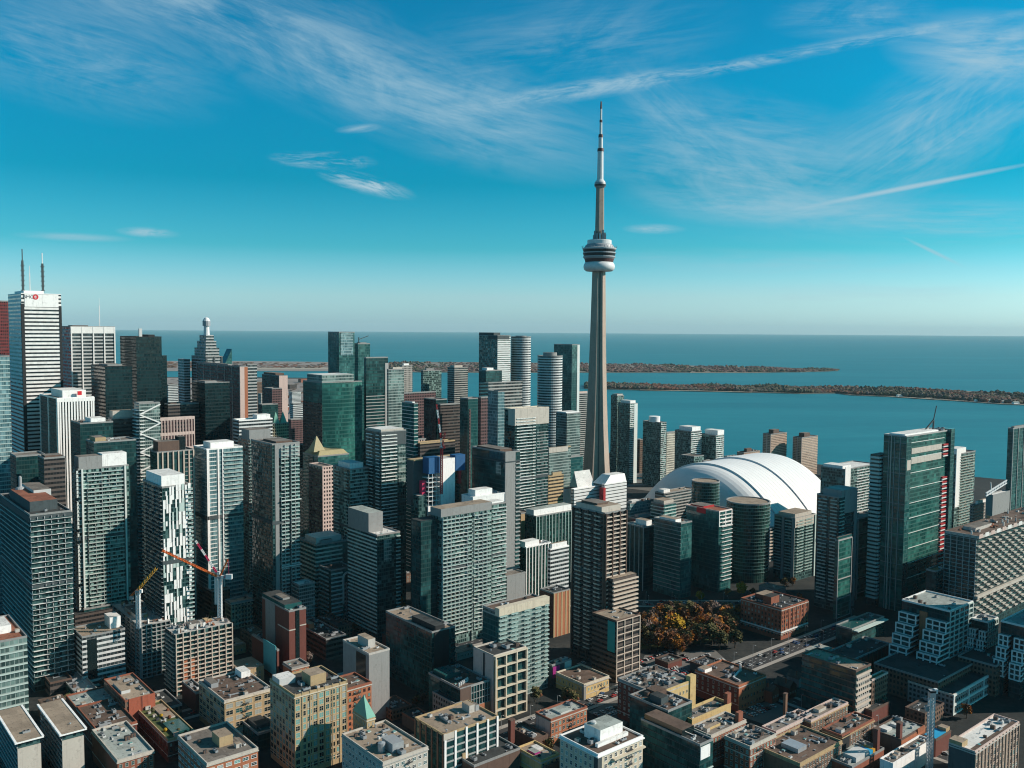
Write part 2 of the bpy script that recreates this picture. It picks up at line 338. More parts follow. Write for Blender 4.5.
# ------------------------------------------------------------------ roof-top pieces (shared meshes)
UNITS = []
def unit_meshes():
    for (w, d, h, mt) in ((3.2, 2.2, 1.8, 'u_white'), (4.5, 2.4, 2.2, 'u_grey'), (2.2, 2.2, 1.5, 'u_dark'), (5.5, 2.0, 1.6, 'u_metal')):
        b = MB(); b.box(-w / 2, w / 2, -d / 2, d / 2, .25, h, mt)
        for x in (-w / 2 + .3, w / 2 - .3): b.box(x - .15, x + .15, -d / 2, d / 2, 0, .25, 'u_dark')
        nf = max(1, int(w // 2))
        for k in range(nf):
            x = -w / 2 + (k + .5) * w / nf
            b.lathe([(.75, h), (.75, h + .3), (.6, h + .3), (.6, h + .1), (0, h + .1)], 'u_dark', 10, x, 0)
        UNITS.append(('rooftop_unit', b.mesh('rooftop_unit')))
    b = MB(); b.lathe([(.5, 0), (.5, 1.6), (.8, 1.6), (.8, 2.0), (0, 2.2)], 'u_metal', 10); UNITS.append(('roof_vent', b.mesh('roof_vent')))
    b = MB(); b.box(-1.2, 1.2, -1.2, 1.2, 0, .5, 'u_white'); b.box(-1.0, 1.0, -1.0, 1.0, .5, .75, 'glass_mint'); UNITS.append(('skylight', b.mesh('skylight')))
    b = MB(); b.bar((0, 0, .5), (6, 0, .5), .4, 'u_metal'); b.bar((6, 0, .5), (6, 3, .5), .4, 'u_metal'); b.box(-.8, .4, -.8, .8, 0, 1.5, 'u_white'); UNITS.append(('roof_duct', b.mesh('roof_duct')))
    b = MB(); b.box(-1.7, 1.7, -1.5, 1.5, 0, 2.5, 'w_conc', 'r_tan'); b.box(.4, 1.3, -1.54, -1.5, 0, 2.0, 'u_dark'); UNITS.append(('stair_hut', b.mesh('stair_hut')))
def more_units():
    b = MB()
    for x in (0, 2, 4, 6, 8): b.bar((x, 0, 0), (x, 0, 1.1), .05, 'u_grey')
    for z in (.55, 1.1): b.bar((0, 0, z), (8, 0, z), .05, 'u_grey')
    UNITS.append(('roof_railing', b.mesh('roof_railing')))
    b = MB()
    for y in (0, .6, 1.3): b.bar((-3, y, .3), (4.5, y, .3), .13, 'u_metal')
    b.box(-3.6, -3, -.4, 1.8, 0, 1.1, 'u_grey'); UNITS.append(('roof_pipes', b.mesh('roof_pipes')))
    b = MB(); b.box(-.8, .8, -.8, .8, 0, .6, 'w_brown'); b.box(-.85, .85, -.85, .85, .6, .72, 'u_grey'); UNITS.append(('roof_hatch', b.mesh('roof_hatch')))
    b = MB(); b.box(-2.6, 2.6, -1.6, 1.6, .4, 2.6, 'u_grey'); b.lathe([(1.2, 2.6), (1.2, 3.1), (1, 3.1), (1, 2.8), (0, 2.8)], 'u_dark', 12); b.bar((2.6, 0, 1.4), (5, 0, 1.4), .5, 'u_metal'); b.bar((5, 0, 1.4), (5, 0, 0), .5, 'u_metal'); UNITS.append(('cooling_unit', b.mesh('cooling_unit')))
    b = MB(); b.box(-1.5, 1.5, -1.2, 1.2, 0, 2.6, 'w_brown', 'r_dark'); b.box(-.5, .3, -1.24, -1.2, 0, 2.0, 'u_dark'); UNITS.append(('stair_hut', b.mesh('stair_hut')))
unit_meshes(); more_units()
WINC = {}
def window_mesh(w, h, frame, g):
    k = (round(w, 2), round(h, 2), frame, g)
    if k not in WINC:
        b = MB(); t = .14
        b.box(t, w - t, -.03, 0, t, h - t, g)
        b.box(0, w, -.10, 0, h - t, h, frame); b.box(-.1, w + .1, -.22, 0, 0, t, frame)
        b.box(0, t, -.10, 0, t, h - t, frame); b.box(w - t, w, -.10, 0, t, h - t, frame)
        b.box(w / 2 - .05, w / 2 + .05, -.06, -.03, t, h - t, frame)
        b.box(t, w - t, -.06, -.03, h * .52, h * .52 + .08, frame)
        WINC[k] = b.mesh('window')
    return WINC[k]

# ------------------------------------------------------------------ buildings
BLDS = []
class Bld:
    pass
def solve(P0, D_, xt, h, sign):
    lo, hi = 0.0, 160.0
    f = lambda t: proj(Vector((P0.x + D_.x * t, P0.y + D_.y * t, h)))[0]
    for _ in range(50):
        m = (lo + hi) / 2
        if (f(m) - xt) * sign < 0: lo = m
        else: hi = m
    return (lo + hi) / 2
def bld(label, xL, xC, xR, yC, d, style='condo', cat='building', name='office_tower', group=None, ang=ANG, D=None, Wd=None, z0=0.0,
        roof='r_grey', ph=None, hv=0, bal=None, bands=None, piers=None, wins=None, frame=None, fh=None, bw=None, parapet=1.0, wallm=None, coping=None, uclip=(0.05, .95)):
    """a block whose nearest corner stands at pixel (xC, yC) at forward distance d, its two seen faces running along the street grid"""
    if d < 0:                                    # a negative distance gives the height instead
        q_ = on_ground(xC, yC, -d); d = q_.y
    Rv, Lv = grid(ang); P0 = at(xC, yC, d); h = P0.z
    B = Bld(); B.W = Wd if Wd else solve(P0, Rv, xR, h, 1); B.D = D if D else solve(P0, Lv, xL, h, -1)
    B.P0 = P0; B.R = Rv; B.L = Lv; B.h = h; B.label = label; B.d = d
    s_fh, s_bw = STY.get(style, (3.5, 2.0)); B.fh = fh or s_fh; B.bw = bw or s_bw
    B.e = empty(name, label, cat, (P0.x, P0.y, 0), R_(90 - ang), group)
    B.style = style; BLDS.append(B)
    mt = wallm or style
    b = MB()
    n = max(1, round((h - z0) / B.fh)); vh = (h - z0) / n; B.vh = vh; B.n = n
    nW = max(1, round(B.W / B.bw)); nD = max(1, round(B.D / B.bw))
    def side(p, q, nb):
        b.face([(*p, 0), (*q, 0), (*q, h), (*p, h)], mt, uv=[(0, 0), (nb, 0), (nb, h / vh), (0, h / vh)])
    W_, D_ = B.W, B.D
    side((0, 0), (W_, 0), nW); side((W_, 0), (W_, D_), nD); side((W_, D_), (0, D_), nW); side((0, D_), (0, 0), nD)
    b.build('wall', B.e)
    rb = MB(); rb.face([(0, 0, h), (W_, 0, h), (W_, D_, h), (0, D_, h)], roof); B.roof = rb.build('roof', B.e)
    if parapet:
        cp = coping or ('w_lime' if style not in STY else mt)
        pb = MB(); t = .45
        for (x0, x1, y0, y1) in ((-.12, W_ + .12, -.12, t), (-.12, W_ + .12, D_ - t, D_ + .12), (-.12, t, t, D_ - t), (W_ - t, W_ + .12, t, D_ - t)):
            pb.box(x0, x1, y0, y1, h - .3, h + parapet, coping or 'w_grey')
        pb.build('parapet', B.roof)
    if ph is None and style in STY and h > 45: ph = [(.2, .8, .25, .75, 5, 'w_grey')]
    for p in ph or []:
        x0, x1, y0, y1, hh, pm = p[:6]
        q = MB(); uv = STY.get(pm, (1, 1)); q.box(x0 * W_, x1 * W_, y0 * D_, y1 * D_, h + .01, h + hh, pm, p[6] if len(p) > 6 else 'r_grey', (uv[1], uv[0]), False)
        q.build('mechanical_penthouse', B.roof)
    place_units(B, hv, [(p[0] * W_, p[1] * W_, p[2] * D_, p[3] * D_) for p in ph or []], h)
    if bal: balconies(B, **bal)
    if bal and h > 100:
        b = MB(); k = round(h * .58 / vh) * vh; b.box(-.5, W_ + .12, -.5, -.02, k + .2, k + vh - .2, 'w_darkgrey'); b.box(-.5, -.02, -.02, D_, k + .2, k + vh - .2, 'w_darkgrey'); b.build('mechanical_floor', B.e)
    if bands: add_bands(B, **bands)
    if piers: add_piers(B, **piers)
    if wins: add_windows(B, **wins)
    if frame: add_frame(B, **frame)
    if wins and h < 50:
        cm = {'w_brick': 'w_lime', 'w_orange': 'w_lime', 'w_tan': 'w_cream', 'w_brickbrown': 'w_tan'}.get(mt, 'w_conc'); b = MB()
        b.box(-.55, W_ + .3, -.55, -.125, h - .9, h - .32, cm); b.box(-.55, -.125, -.125, D_, h - .9, h - .32, cm); b.build('cornice', B.e)
        b = MB(); z = min(4.6, h * .3); b.box(-.22, W_ + .1, -.22, -.01, z, z + .35, cm); b.box(-.22, -.01, -.01, D_, z, z + .35, cm); b.build('string_course', B.e)
        rg = random.Random(int(h * 37 + W_ * 11))
        if rg.random() < .6 and W_ > 14:                          # iron fire stair on the street face
            s = W_ * rg.uniform(.2, .7); b = MB(); k = 0; z = 4.0
            while z < h - 2.5:
                b.box(s, s + 4.2, -1.3, -.12, z, z + .1, 'u_dark'); b.bar((s, -1.25, z + 1), (s + 4.2, -1.25, z + 1), .05, 'u_dark'); b.bar((s + (.3 if k % 2 else 3.9), -.9, z), (s + (3.9 if k % 2 else .3), -.9, min(h - 2, z + vh)), .09, 'u_dark'); z += vh; k += 1
            b.build('fire_stair', B.e)
    return B
def place_units(B, hv, avoid, h, area=None):
    rng = random.Random(hash(B.label) % 9973 if False else sum(map(ord, B.label)))
    x0, x1, y0, y1 = area or (2.5, B.W - 2.5, 2.5, B.D - 2.5)
    if x1 <= x0 or y1 <= y0: return
    if B.h < 62: hv = int(hv * 1.1 + min(6, B.W * B.D / 160))
    k = 0; tries = 0; done = []
    while k < hv and tries < hv * 12:
        tries += 1
        x, y = rng.uniform(x0, x1), rng.uniform(y0, y1)
        if any(a - 2.5 < x < b_ + 2.5 and c - 2.5 < y < d_ + 2.5 for a, b_, c, d_ in avoid): continue
        if any(abs(x - p) < 3.4 and abs(y - q) < 3.0 for p, q in done): continue
        done.append((x, y)); nm, me = rng.choice(UNITS)
        o_ = link(nm, me, B.roof, (x, y, h + .02), rng.choice((0, math.pi / 2))); q_ = rng.uniform(.5, .92); o_.scale = (q_, q_, q_); k += 1
def fbox(b, B, F, s0, s1, z0, z1, o0, o1, m, mtop=None):
    """box on face F: s along the face, o outwards"""
    if F == 'R': b.box(s0, s1, -o1, -o0, z0, z1, m, mtop)
    else: b.box(-o1, -o0, s0, s1, z0, z1, m, mtop)
def flen(B, F): return B.W if F == 'R' else B.D
def balconies(B, R=((0, 1),), L=((0, 1),), out=1.4, slab='slab', rail='rail', zb=None, zt=None, rh=1.0, skip=(), step=1, div=None):
    zb = 8.0 if zb is None else zb; zt = B.h - 2 if zt is None else min(zt, B.h - 2)
    me_ = []
    for v_ in range(4):
      rv = random.Random(v_ * 7 + len(BLDS)); b = MB()
      for F, segs in (('R', R or ()), ('L', L or ())):
        n = flen(B, F)
        for a, c in segs:
            s0, s1 = a * n, c * n; fbox(b, B, F, s0, s1, -.14, .14, .01, out, slab)
            k = max(1, round((s1 - s0) / (div or 4.5))); w = (s1 - s0) / k
            for q in range(k):                                   # one balustrade bay per flat
                x0, x1 = s0 + q * w, s0 + (q + 1) * w
                if k > 1 and rv.random() < .16: continue
                fbox(b, B, F, x0 + .06, x1 - rv.choice((.06, .06, .9)), .14, rh, out - .10, out - .03, rail)
                if div: fbox(b, B, F, max(s0, x0 - .09), x0 + .09, .14, 2.5, .02, out - .12, slab)
                if rv.random() < .22: fbox(b, B, F, x0 + w * .3, x0 + w * .3 + .8, .14, .9, .3, .9, rv.choice(('u_white', 'u_dark', 'w_tan')))
      me_.append(b.mesh('balcony'))
    i0 = math.ceil(zb / B.vh); i1 = int(zt / B.vh); c = 0; rv = random.Random(len(BLDS))
    for i in range(i0, i1 + 1, step):
        if i in skip or c >= 100: continue
        link('balcony', rv.choice(me_), B.e, (0, 0, i * B.vh)); c += 1
def add_bands(B, hgt=1.2, out=.18, m='slab', zb=6.0, zt=None, R=(0, 1), L=(0, 1), step=1):
    zt = B.h if zt is None else zt; b = MB()
    if R: fbox(b, B, 'R', R[0] * B.W, R[1] * B.W, 0, hgt, .01, out, m)
    if L: fbox(b, B, 'L', L[0] * B.D + .0, L[1] * B.D, 0, hgt, .01, out, m)
    me = b.mesh('spandrel_band'); c = 0
    for i in range(math.ceil(zb / B.vh), int(zt / B.vh), step):
        if c < 100: link('spandrel_band', me, B.e, (0, 0, i * B.vh)); c += 1
def add_piers(B, R=0, L=0, w=.8, out=.5, m='slab', zb=0.0, zt=None, r=(0, 1), l=(0, 1)):
    zt = B.h + .3 if zt is None else zt
    for F, n, (a, c) in (('R', R, r), ('L', L, l)):
        if not n: continue
        b = MB(); fbox(b, B, F, -w / 2, w / 2, zb, zt, .01, out, m); me = b.mesh('pier'); ln = flen(B, F)
        for k in range(n):
            s = ln * (a + (c - a) * k / max(1, n - 1)); s = min(max(s, w / 2), ln - w / 2)
            link('pier', me, B.e, (s, 0, 0) if F == 'R' else (0, s, 0))
def add_frame(B, R=0, L=0, rows=None, w=.7, out=.6, m='slab', zb=0.0, zt=None, bh=.7, r=(0, 1), l=(0, 1)):
    zt = B.h if zt is None else zt
    for F, n, (a, c) in (('R', R, r), ('L', L, l)):
        if not n: continue
        b = MB(); ln = flen(B, F); s0, s1 = a * ln, c * ln
        for k in range(n + 1):
            s = s0 + (s1 - s0) * k / n; s = min(max(s, s0 + w / 2), s1 - w / 2)
            fbox(b, B, F, s - w / 2, s + w / 2, zb, zt, .02, out, m)
        rr = rows or max(1, round((zt - zb) / B.vh))
        for k in range(rr + 1):
            z = zb + (zt - zb) * k / rr
            fbox(b, B, F, s0, s1, z - bh / 2, z + bh / 2, .02, out - .04, m)
        b.build('concrete_frame', B.e)
def add_windows(B, R=True, L=True, bay=3.4, w=1.6, h=2.0, frame='w_lime', zb=1.2, maxr=20, cap=100, mint=.12, r=(0, 1), l=(0, 1), top=1.2):
    rng = random.Random(len(BLDS)); rows = int((B.h - zb - top) / B.vh); spots = []
    for F, on, (a, e) in (('R', R, r), ('L', L, l)):
        if not on: continue
        ln = flen(B, F); s0 = ln * a; span = ln * (e - a); n = max(1, int(span / bay)); st = span / n
        if w > st - .5: continue
        for i in range(rows - 1, max(-1, rows - 1 - maxr), -1):
            for k in range(n): spots.append((F, s0 + (k + .5) * st, B.h - top - (rows - i) * B.vh + (B.vh - h) / 2))
    spots.sort(key=lambda q: -q[2]); rest = MB()
    for c, (F, s, z) in enumerate(spots):
        g = rng.choices(('glass_dark', 'glass_teal', 'glass_blind', 'glass_mint'), (6, 2, 1.6, mint * 10))[0]
        if c < cap:
            me = window_mesh(w, h, frame, g)
            if F == 'R': link('window', me, B.e, (s - w / 2, -.01, z))
            else: link('window', me, B.e, (-.01, s + w / 2, z), -math.pi / 2)
        else:
            fbox(rest, B, F, s - w / 2 + .14, s + w / 2 - .14, z + .14, z + h - .14, .01, .04, g); fbox(rest, B, F, s - w / 2, s + w / 2, z + h - .14, z + h, .01, .11, frame); fbox(rest, B, F, s - w / 2 - .1, s + w / 2 + .1, z, z + .14, .01, .22, frame); fbox(rest, B, F, s - .05, s + .05, z + .14, z + h - .14, .045, .07, frame)
    if rest.v: o = rest.build('window_rows', B.e); o['kind'] = 'stuff'
CLUT = []
def top_clutter(B, n):
    if not CLUT:
        for w, d, h, m in ((3, .3, 2.2, 'w_tan'), (2.5, 2.5, 1.2, 'w_conc'), (.3, 4, 2.4, 'w_pink'), (5, 1.2, .8, 'w_orange'), (1, 1, 3.2, 'slab_white'), (4, 3, .5, 'r_brown')):
            b = MB(); b.box(-w / 2, w / 2, -d / 2, d / 2, 0, h, m); b.bar((w / 2, 0, 0), (w / 2, 0, h + 1.6), .08, 'u_dark'); b.bar((-w / 2, 0, 0), (-w / 2, 0, h + 1.2), .08, 'u_dark'); CLUT.append(b.mesh('formwork_stack'))
    rg = random.Random(n)
    for _ in range(n): link('formwork_stack', rg.choice(CLUT), B.roof, (rg.uniform(1.5, B.W - 1.5), rg.uniform(1.5, B.D - 1.5), B.h + .25), rg.choice((0, .3, 1.57)))
def lpt(B, p):
    v = Vector((p.x - B.P0.x, p.y - B.P0.y, 0)); return v.dot(B.R), v.dot(B.L), p.z
def fp(B, F, px, py):
    """pixel -> (s, z) on a face of the building"""
    r = ray(px, py); n = B.L if F == 'R' else B.R
    t = (Vector((B.P0.x, B.P0.y, 0)) - Vector((CAMP.x, CAMP.y, 0))).dot(n) / r.dot(n)
    l = lpt(B, CAMP + r * t); return (l[0] if F == 'R' else l[1]), l[2]
def pbox(B, name, F, px0, py0, px1, py1, o0, o1, m, label=None):
    """part on a face between two pixels"""
    s0, z0 = fp(B, F, px0, py1); s1, z1 = fp(B, F, px1, py0)
    b = MB(); fbox(b, B, F, s0, s1, z0, z1, o0, o1, m); o = b.build(name, B.e)
    if label: o['label'] = label
    return o
def part(B, name, x0, x1, y0, y1, z0, z1, m, mtop=None, uvs=None):
    b = MB(); uv = STY.get(m, (1, 1)) if isinstance(m, str) else (1, 1)
    b.box(x0, x1, y0, y1, z0, z1, m, mtop, uvs or (uv[1], uv[0])); return b.build(name, B.e)
def roundb(label, xL, xR, yT, d, style, cat='building', name='glass_tower', roof='r_grey', ph=3.0, squash=1.0, fh=None, bw=None, ringm=None, n=36, hv=3):
    """round tower spanning two pixels"""
    a = at((xL + xR) / 2, yT, d); r = (at(xR, yT, d) - at(xL, yT, d)).length / 2; h = a.z
    B = Bld(); B.P0 = a - Vector((r, r, 0)); B.R, B.L = Vector((1, 0, 0)), Vector((0, 1, 0)); B.W = B.D = 2 * r; B.h = h; B.label = label
    B.e = empty(name, label, cat, (a.x, a.y, 0), R_(44)); BLDS.append(B)
    pts = [(r * math.cos(2 * math.pi * k / n), r * squash * math.sin(2 * math.pi * k / n)) for k in range(n)]
    s_fh, s_bw = STY[style]; fh = fh or s_fh; nf = round(h / fh); B.vh = h / nf
    b = MB(); b.prism(pts, 0, h, style, roof, (bw or s_bw, B.vh)); b.build('wall', B.e)
    if ph:
        b = MB(); b.prism([(x * .55, y * .55) for x, y in pts], h + .01, h + ph, 'w_grey', roof); b.build('mechanical_penthouse', B.e)
    b = MB(); q = [(x * 1.01, y * 1.01) for x, y in pts]; inn = [(x * .95, y * .95) for x, y in pts]
    for k in range(n):
        k2 = (k + 1) % n
        b.face([(*q[k], h - .5), (*q[k2], h - .5), (*q[k2], h + .9), (*q[k], h + .9)], 'w_grey'); b.face([(*q[k], h + .9), (*q[k2], h + .9), (*inn[k2], h + .9), (*inn[k], h + .9)], 'w_grey')
        b.face([(*inn[k2], h), (*inn[k], h), (*inn[k], h + .9), (*inn[k2], h + .9)], 'w_grey')
    b.build('parapet', B.e)
    if ringm:
        b = MB()
        o_ = [(x * 1.03, y * 1.03) for x, y in pts]
        for k in range(n):
            k2 = (k + 1) % n
            b.face([(*o_[k], -.3), (*o_[k2], -.3), (*o_[k2], .3), (*o_[k], .3)], ringm); b.face([(*o_[k], .3), (*o_[k2], .3), (*pts[k2], .3), (*pts[k], .3)], ringm); b.face([(*pts[k], -.3), (*pts[k2], -.3), (*o_[k2], -.3), (*o_[k], -.3)], ringm)
        me = b.mesh('balcony_ring')
        for i in range(3, min(nf, 100)): link('balcony_ring', me, B.e, (0, 0, i * B.vh))
    return B
# ------------------------------------------------------------------ ground, lake, islands
def ground_mat():
    m, T, b = newmat('ground_asphalt'); g = T.n('ShaderNodeTexCoord').outputs['Object']
    a = T.noise(g, .012, 5, .6); f = T.noise(g, .25, 4, .65)
    v = T.m('ADD', T.m('MULTIPLY', a, .6), T.m('MULTIPLY', f, .4))
    T.put(b.inputs['Base Color'], T.ramp(v, [(.3, (.014, .017, .018)), (.5, (.028, .031, .031)), (.7, (.07, .066, .06))]))
    b.inputs['Roughness'].default_value = .9; b.inputs['Specular IOR Level'].default_value = .2; MATS['ground'] = m
ground_mat()
def water_mat():
    m, T, b = newmat('lake_water'); g = T.n('ShaderNodeTexCoord').outputs['Object']
    x, y, z = T.sep(g)
    n1 = T.noise(T.xyz(T.m('MULTIPLY', x, .0006), T.m('MULTIPLY', y, .0030)), 1.0, 7, .68, 1.0)
    n2 = T.noise(T.xyz(T.m('MULTIPLY', x, .02), T.m('MULTIPLY', y, .045)), 1.0, 3, .6)
    T.put(b.inputs['Base Color'], T.ramp(T.m('ADD', T.m('MULTIPLY', n1, .75), T.m('MULTIPLY', n2, .25)), [(.34, (.006, .135, .175)), (.5, (.010, .168, .208)), (.66, (.020, .210, .252))]))
    b.inputs['Roughness'].default_value = .45; b.inputs['Specular IOR Level'].default_value = .22
    bp = T.n('ShaderNodeBump'); bp.inputs['Strength'].default_value = .15; bp.inputs['Distance'].default_value = 1.2
    T.put(bp.inputs['Height'], T.noise(g, .09, 4, .6)); T.put(b.inputs['Normal'], bp.outputs[0]); MATS['water'] = m
water_mat()
P('land', (.20, .17, .14), var=.35, sc_=.02); P('sand', (.36, .31, .25), var=.2, sc_=.01); P('grass', (.055, .065, .022), var=.4, sc_=.06); P('kerb', (.33, .32, .30), var=.2); P('paving', (.34, .31, .28), var=.25, sc_=.08)
P('road', (.050, .050, .052), .9, .2, .25, .08); P('paint', (.70, .69, .66), .8); P('lot', (.15, .14, .13), .9, .2, .25, .08); P('industrial', (.26, .22, .20), var=.4, sc_=.004)
def poly(name, pts, z, m, thick=0.0):
    b = MB(); p = [(q[0], q[1]) for q in pts]
    a = sum(p[i][0] * p[(i + 1) % len(p)][1] - p[(i + 1) % len(p)][0] * p[i][1] for i in range(len(p)))
    if a < 0: p.reverse()
    if thick: b.prism(p, z - thick, z, m)
    else: b.face([(*q, z) for q in p], m)
    return struct(b.build(name))
gp = lambda px, py, z=0.0: tuple(on_ground(px, py, z)[:2])
STRIPS = []
poly('lake', [(-90000, -4000), (90000, -4000), (90000, 62000), (-90000, 62000)], -2.0, 'water')
shore = [(-3200, 5200), gp(60, 377), gp(240, 377), gp(330, 378), gp(392, 381), gp(397, 405), gp(430, 418), gp(500, 424), gp(600, 452), gp(700, 459), gp(800, 463), gp(900, 470), gp(1010, 480), gp(1100, 478), (2600, 1450)]
poly('ground', [(-3200, -600)] + shore + [(2600, -600)], 0.0, 'ground', 3.0)

def blobs(name, strip, n, rmin, rmax, cols, hmax=9):
    """a far wood seen as one mass: leafy lumps spread over a strip of land"""
    rng = random.Random(len(name)); b = MB(); ico = bmesh.new(); bmesh.ops.create_icosphere(ico, subdivisions=1, radius=1)
    vs = [v.co.copy() for v in ico.verts]; fs = [[v.index for v in f.verts] for f in ico.faces]; ico.free()
    for _ in range(n):
        x, y = strip(rng); r = rng.uniform(rmin, rmax); q_ = .5 + .3 * math.sin(x * .011 + 1.3 * math.sin(x * .0043)) + .2 * math.sin(x * .031 + y * .01) + rng.uniform(-.22, .22); m = cols[min(len(cols) - 1, max(0, int(q_ * len(cols))))]; i0 = len(b.v); hz = rng.uniform(.6, 1) * hmax * .6 * (1 + .35 * math.sin(x * .017 + 2 * math.sin(x * .006)))
        for v in vs:
            k = rng.uniform(.7, 1.25); b.v.append((x + v.x * r * k, y + v.y * r * k, hz + v.z * hz * k))
        for f in fs:
            b.f.append(tuple(i0 + q for q in f)); b.mi.append(b.mat(m)); b.uv += [(0, 0)] * 3
    return struct(b.build(name), 'stuff')
for nm, c in (('t_rust', (.17, .065, .035)), ('t_brown', (.13, .08, .055)), ('t_olive', (.075, .07, .035)), ('t_dark', (.035, .045, .026)), ('t_grey', (.15, .115, .10)), ('i_mauve', (0.144, 0.083, 0.072)), ('i_rust', (0.143, 0.068, 0.046)), ('i_olive', (0.104, 0.092, 0.060)), ('i_dark', (0.068, 0.076, 0.056)), ('i_grey', (0.137, 0.108, 0.097)), ('t_gold', (.36, .22, .020)), ('t_orange', (.25, .10, .022)), ('t_pinkish', (.26, .085, .07)), ('t_green', (.03, .055, .022))):
    P(nm, c, .9, .15, .35, .5)
near_w = [(585, 388.5), (640, 390), (700, 391), (740, 392), (800, 393.5), (836, 393), (850, 395), (900, 397), (960, 401), (1000, 404), (1060, 406)]
near_f = [(1060, 395), (960, 389), (900, 387), (820, 385.5), (740, 384), (640, 383), (585, 382)]
poly('island_near', [gp(*p) for p in near_w] + [gp(x, y + 1.6) for x, y in near_f], .4, 'land', 3)
poly('island_beach', [gp(640, 390.2), gp(700, 391.2), gp(752, 392.5), gp(752, 391.7), gp(700, 390.5), gp(640, 389.7)], .6, 'sand'); poly('island_beach', [gp(880, 396), gp(930, 399.2), gp(1030, 405.2), gp(1030, 404.0), gp(930, 398.3), gp(880, 395.4)], .6, 'sand'); poly('island_beach', [gp(690, 372.7), gp(760, 372.6), gp(830, 371.2), gp(830, 370.7), gp(760, 372.0), gp(690, 372.1)], .6, 'sand')
def strip_between(lo, hi, e0=0.0, e1=1.0):
    def interp(t, L):
        for (a, ya), (c, yc) in zip(L, L[1:]):
            if a <= t <= c: return ya + (yc - ya) * (t - a) / (c - a)
        return L[-1][1]
    hi_ = sorted(hi)
    def f(rng):
        x = rng.uniform(lo[0][0], lo[-1][0]); y0, y1 = interp(x, lo), interp(x, hi_)
        k = rng.random() ** 1.3 * (e1 - e0) + e0; return gp(x, y0 + (y1 - y0) * k)
    return f
blobs('island_near_woods', strip_between(near_w, [(x, y + 2.0) for x, y in near_f], .07, .95), 4200, 5, 10, ['i_dark', 'i_olive', 'i_dark', 'i_grey', 'i_olive', 'i_mauve', 'i_rust'], 12.0)
far_w = [(390, 372), (470, 372.5), (560, 372.5), (640, 372.5), (740, 372.5), (800, 372), (838, 370.5)]
far_f = [(838, 369.8), (800, 368.6), (740, 367), (640, 364), (560, 363), (470, 362), (390, 362)]
poly('island_far', [gp(*p) for p in far_w] + [gp(*p) for p in far_f], .4, 'land', 3)
blobs('island_far_woods', strip_between(far_w, far_f, .05, .95), 2600, 8, 15, ['i_dark', 'i_olive', 'i_mauve', 'i_grey', 'i_mauve'], 11)
poly('port_spit', [gp(150, 371), gp(330, 371), gp(395, 370.5), gp(395, 363), gp(330, 362), gp(235, 361), gp(150, 361)], .4, 'industrial', 3)
blobs('port_spit_scrub', strip_between([(150, 371), (395, 370.5)], [(150, 362), (395, 363)], .35, 1), 420, 12, 24, ['t_brown', 't_grey', 't_rust', 't_brown'], 5)
poly('port_beach', [gp(250, 369.6), gp(395, 369.4), gp(395, 367.6), gp(250, 367.8)], .9, 'sand')
poly('port_land', [gp(150, 377.5), gp(330, 379), gp(392, 382), gp(380, 440), gp(150, 440)], .05, 'industrial')
blobs('port_scrub', strip_between([(150, 410), (385, 410)], [(150, 378), (385, 382)], 0, 1), 300, 8, 16, ['t_brown', 't_rust', 't_grey', 't_dark'], 5)

def road(a, b_, w, name='road', lanes=True, z=.004):
    a, b_ = Vector((*a, 0)), Vector((*b_, 0)); t = (b_ - a); ln = t.length; t.normalize(); n = Vector((-t.y, t.x, 0))
    ang = math.atan2(t.y, t.x)
    m = MB(); m.face([a - n * w / 2 + Vector((0, 0, z)), b_ - n * w / 2 + Vector((0, 0, z)), b_ + n * w / 2 + Vector((0, 0, z)), a + n * w / 2 + Vector((0, 0, z))], 'road'); struct(m.build(name))
    k = MB()
    for s in (-1, 1):
        p, q = a + n * s * (w / 2 + .02), a + n * s * (w / 2 + 3.5); p2, q2 = p + t * ln, q + t * ln
        c = [(p.x, p.y), (p2.x, p2.y), (q2.x, q2.y), (q.x, q.y)]
        if s < 0: c.reverse()
        k.prism(c if s > 0 else c, 0, .13, 'paving')
    struct(k.build('pavement'))
    mk = MB(); s = 0.0
    while s < ln - 3:
        for o in ((0,) if w < 13 else (-w / 4, 0, w / 4)):
            c = a + t * s + n * o; e = c + t * 3; h = n * .14; zz = Vector((0, 0, z + .004))
            mk.face([c - h + zz, e - h + zz, e + h + zz, c + h + zz], 'paint')
        s += 7.5
    struct(mk.build('road_marking'))
    STRIPS.append((a, t, n, ln, w / 2 + 4)); return a, t, n, ln
Rg, Lg = grid()
def rdir(px, py, l0, l1, w, which='R', **k):
    p = on_ground(px, py); v = Rg if which == 'R' else Lg
    a, c = p + v * l0, p + v * l1; return road((a.x, a.y), (c.x, c.y), w, **k)
ROADS = [rdir(592, 701, -130, 60, 11), rdir(765, 658, -60, 150, 15, z=.008), road(gp(560, 603), gp(775, 604), 14), rdir(905, 742, -60, 140, 9, 'L'), rdir(180, 716, -40, 110, 9, z=.008),
         rdir(408, 660, -90, 80, 9, 'R', z=.012), rdir(655, 690, -30, 70, 9, 'L', z=.016), road(gp(610, 478), gp(760, 474), 22)]
poly('plaza', [gp(632, 503), gp(668, 486), gp(690, 490), gp(650, 512)], .02, 'paving')
poly('rail_yard', [gp(618, 474), gp(740, 470), gp(740, 487), gp(650, 491), gp(625, 488)], .02, 'lot')
poly('park_lawn', [gp(636, 650), gp(735, 640), gp(742, 606), gp(650, 608), gp(632, 625)], .02, 'grass')
poly('car_park', [gp(650, 690), gp(690, 672), gp(735, 668), gp(715, 650), gp(645, 655), gp(632, 680)], .02, 'lot')
poly('car_park', [gp(588, 712), gp(622, 696), gp(645, 705), gp(622, 728)], .024, 'lot')
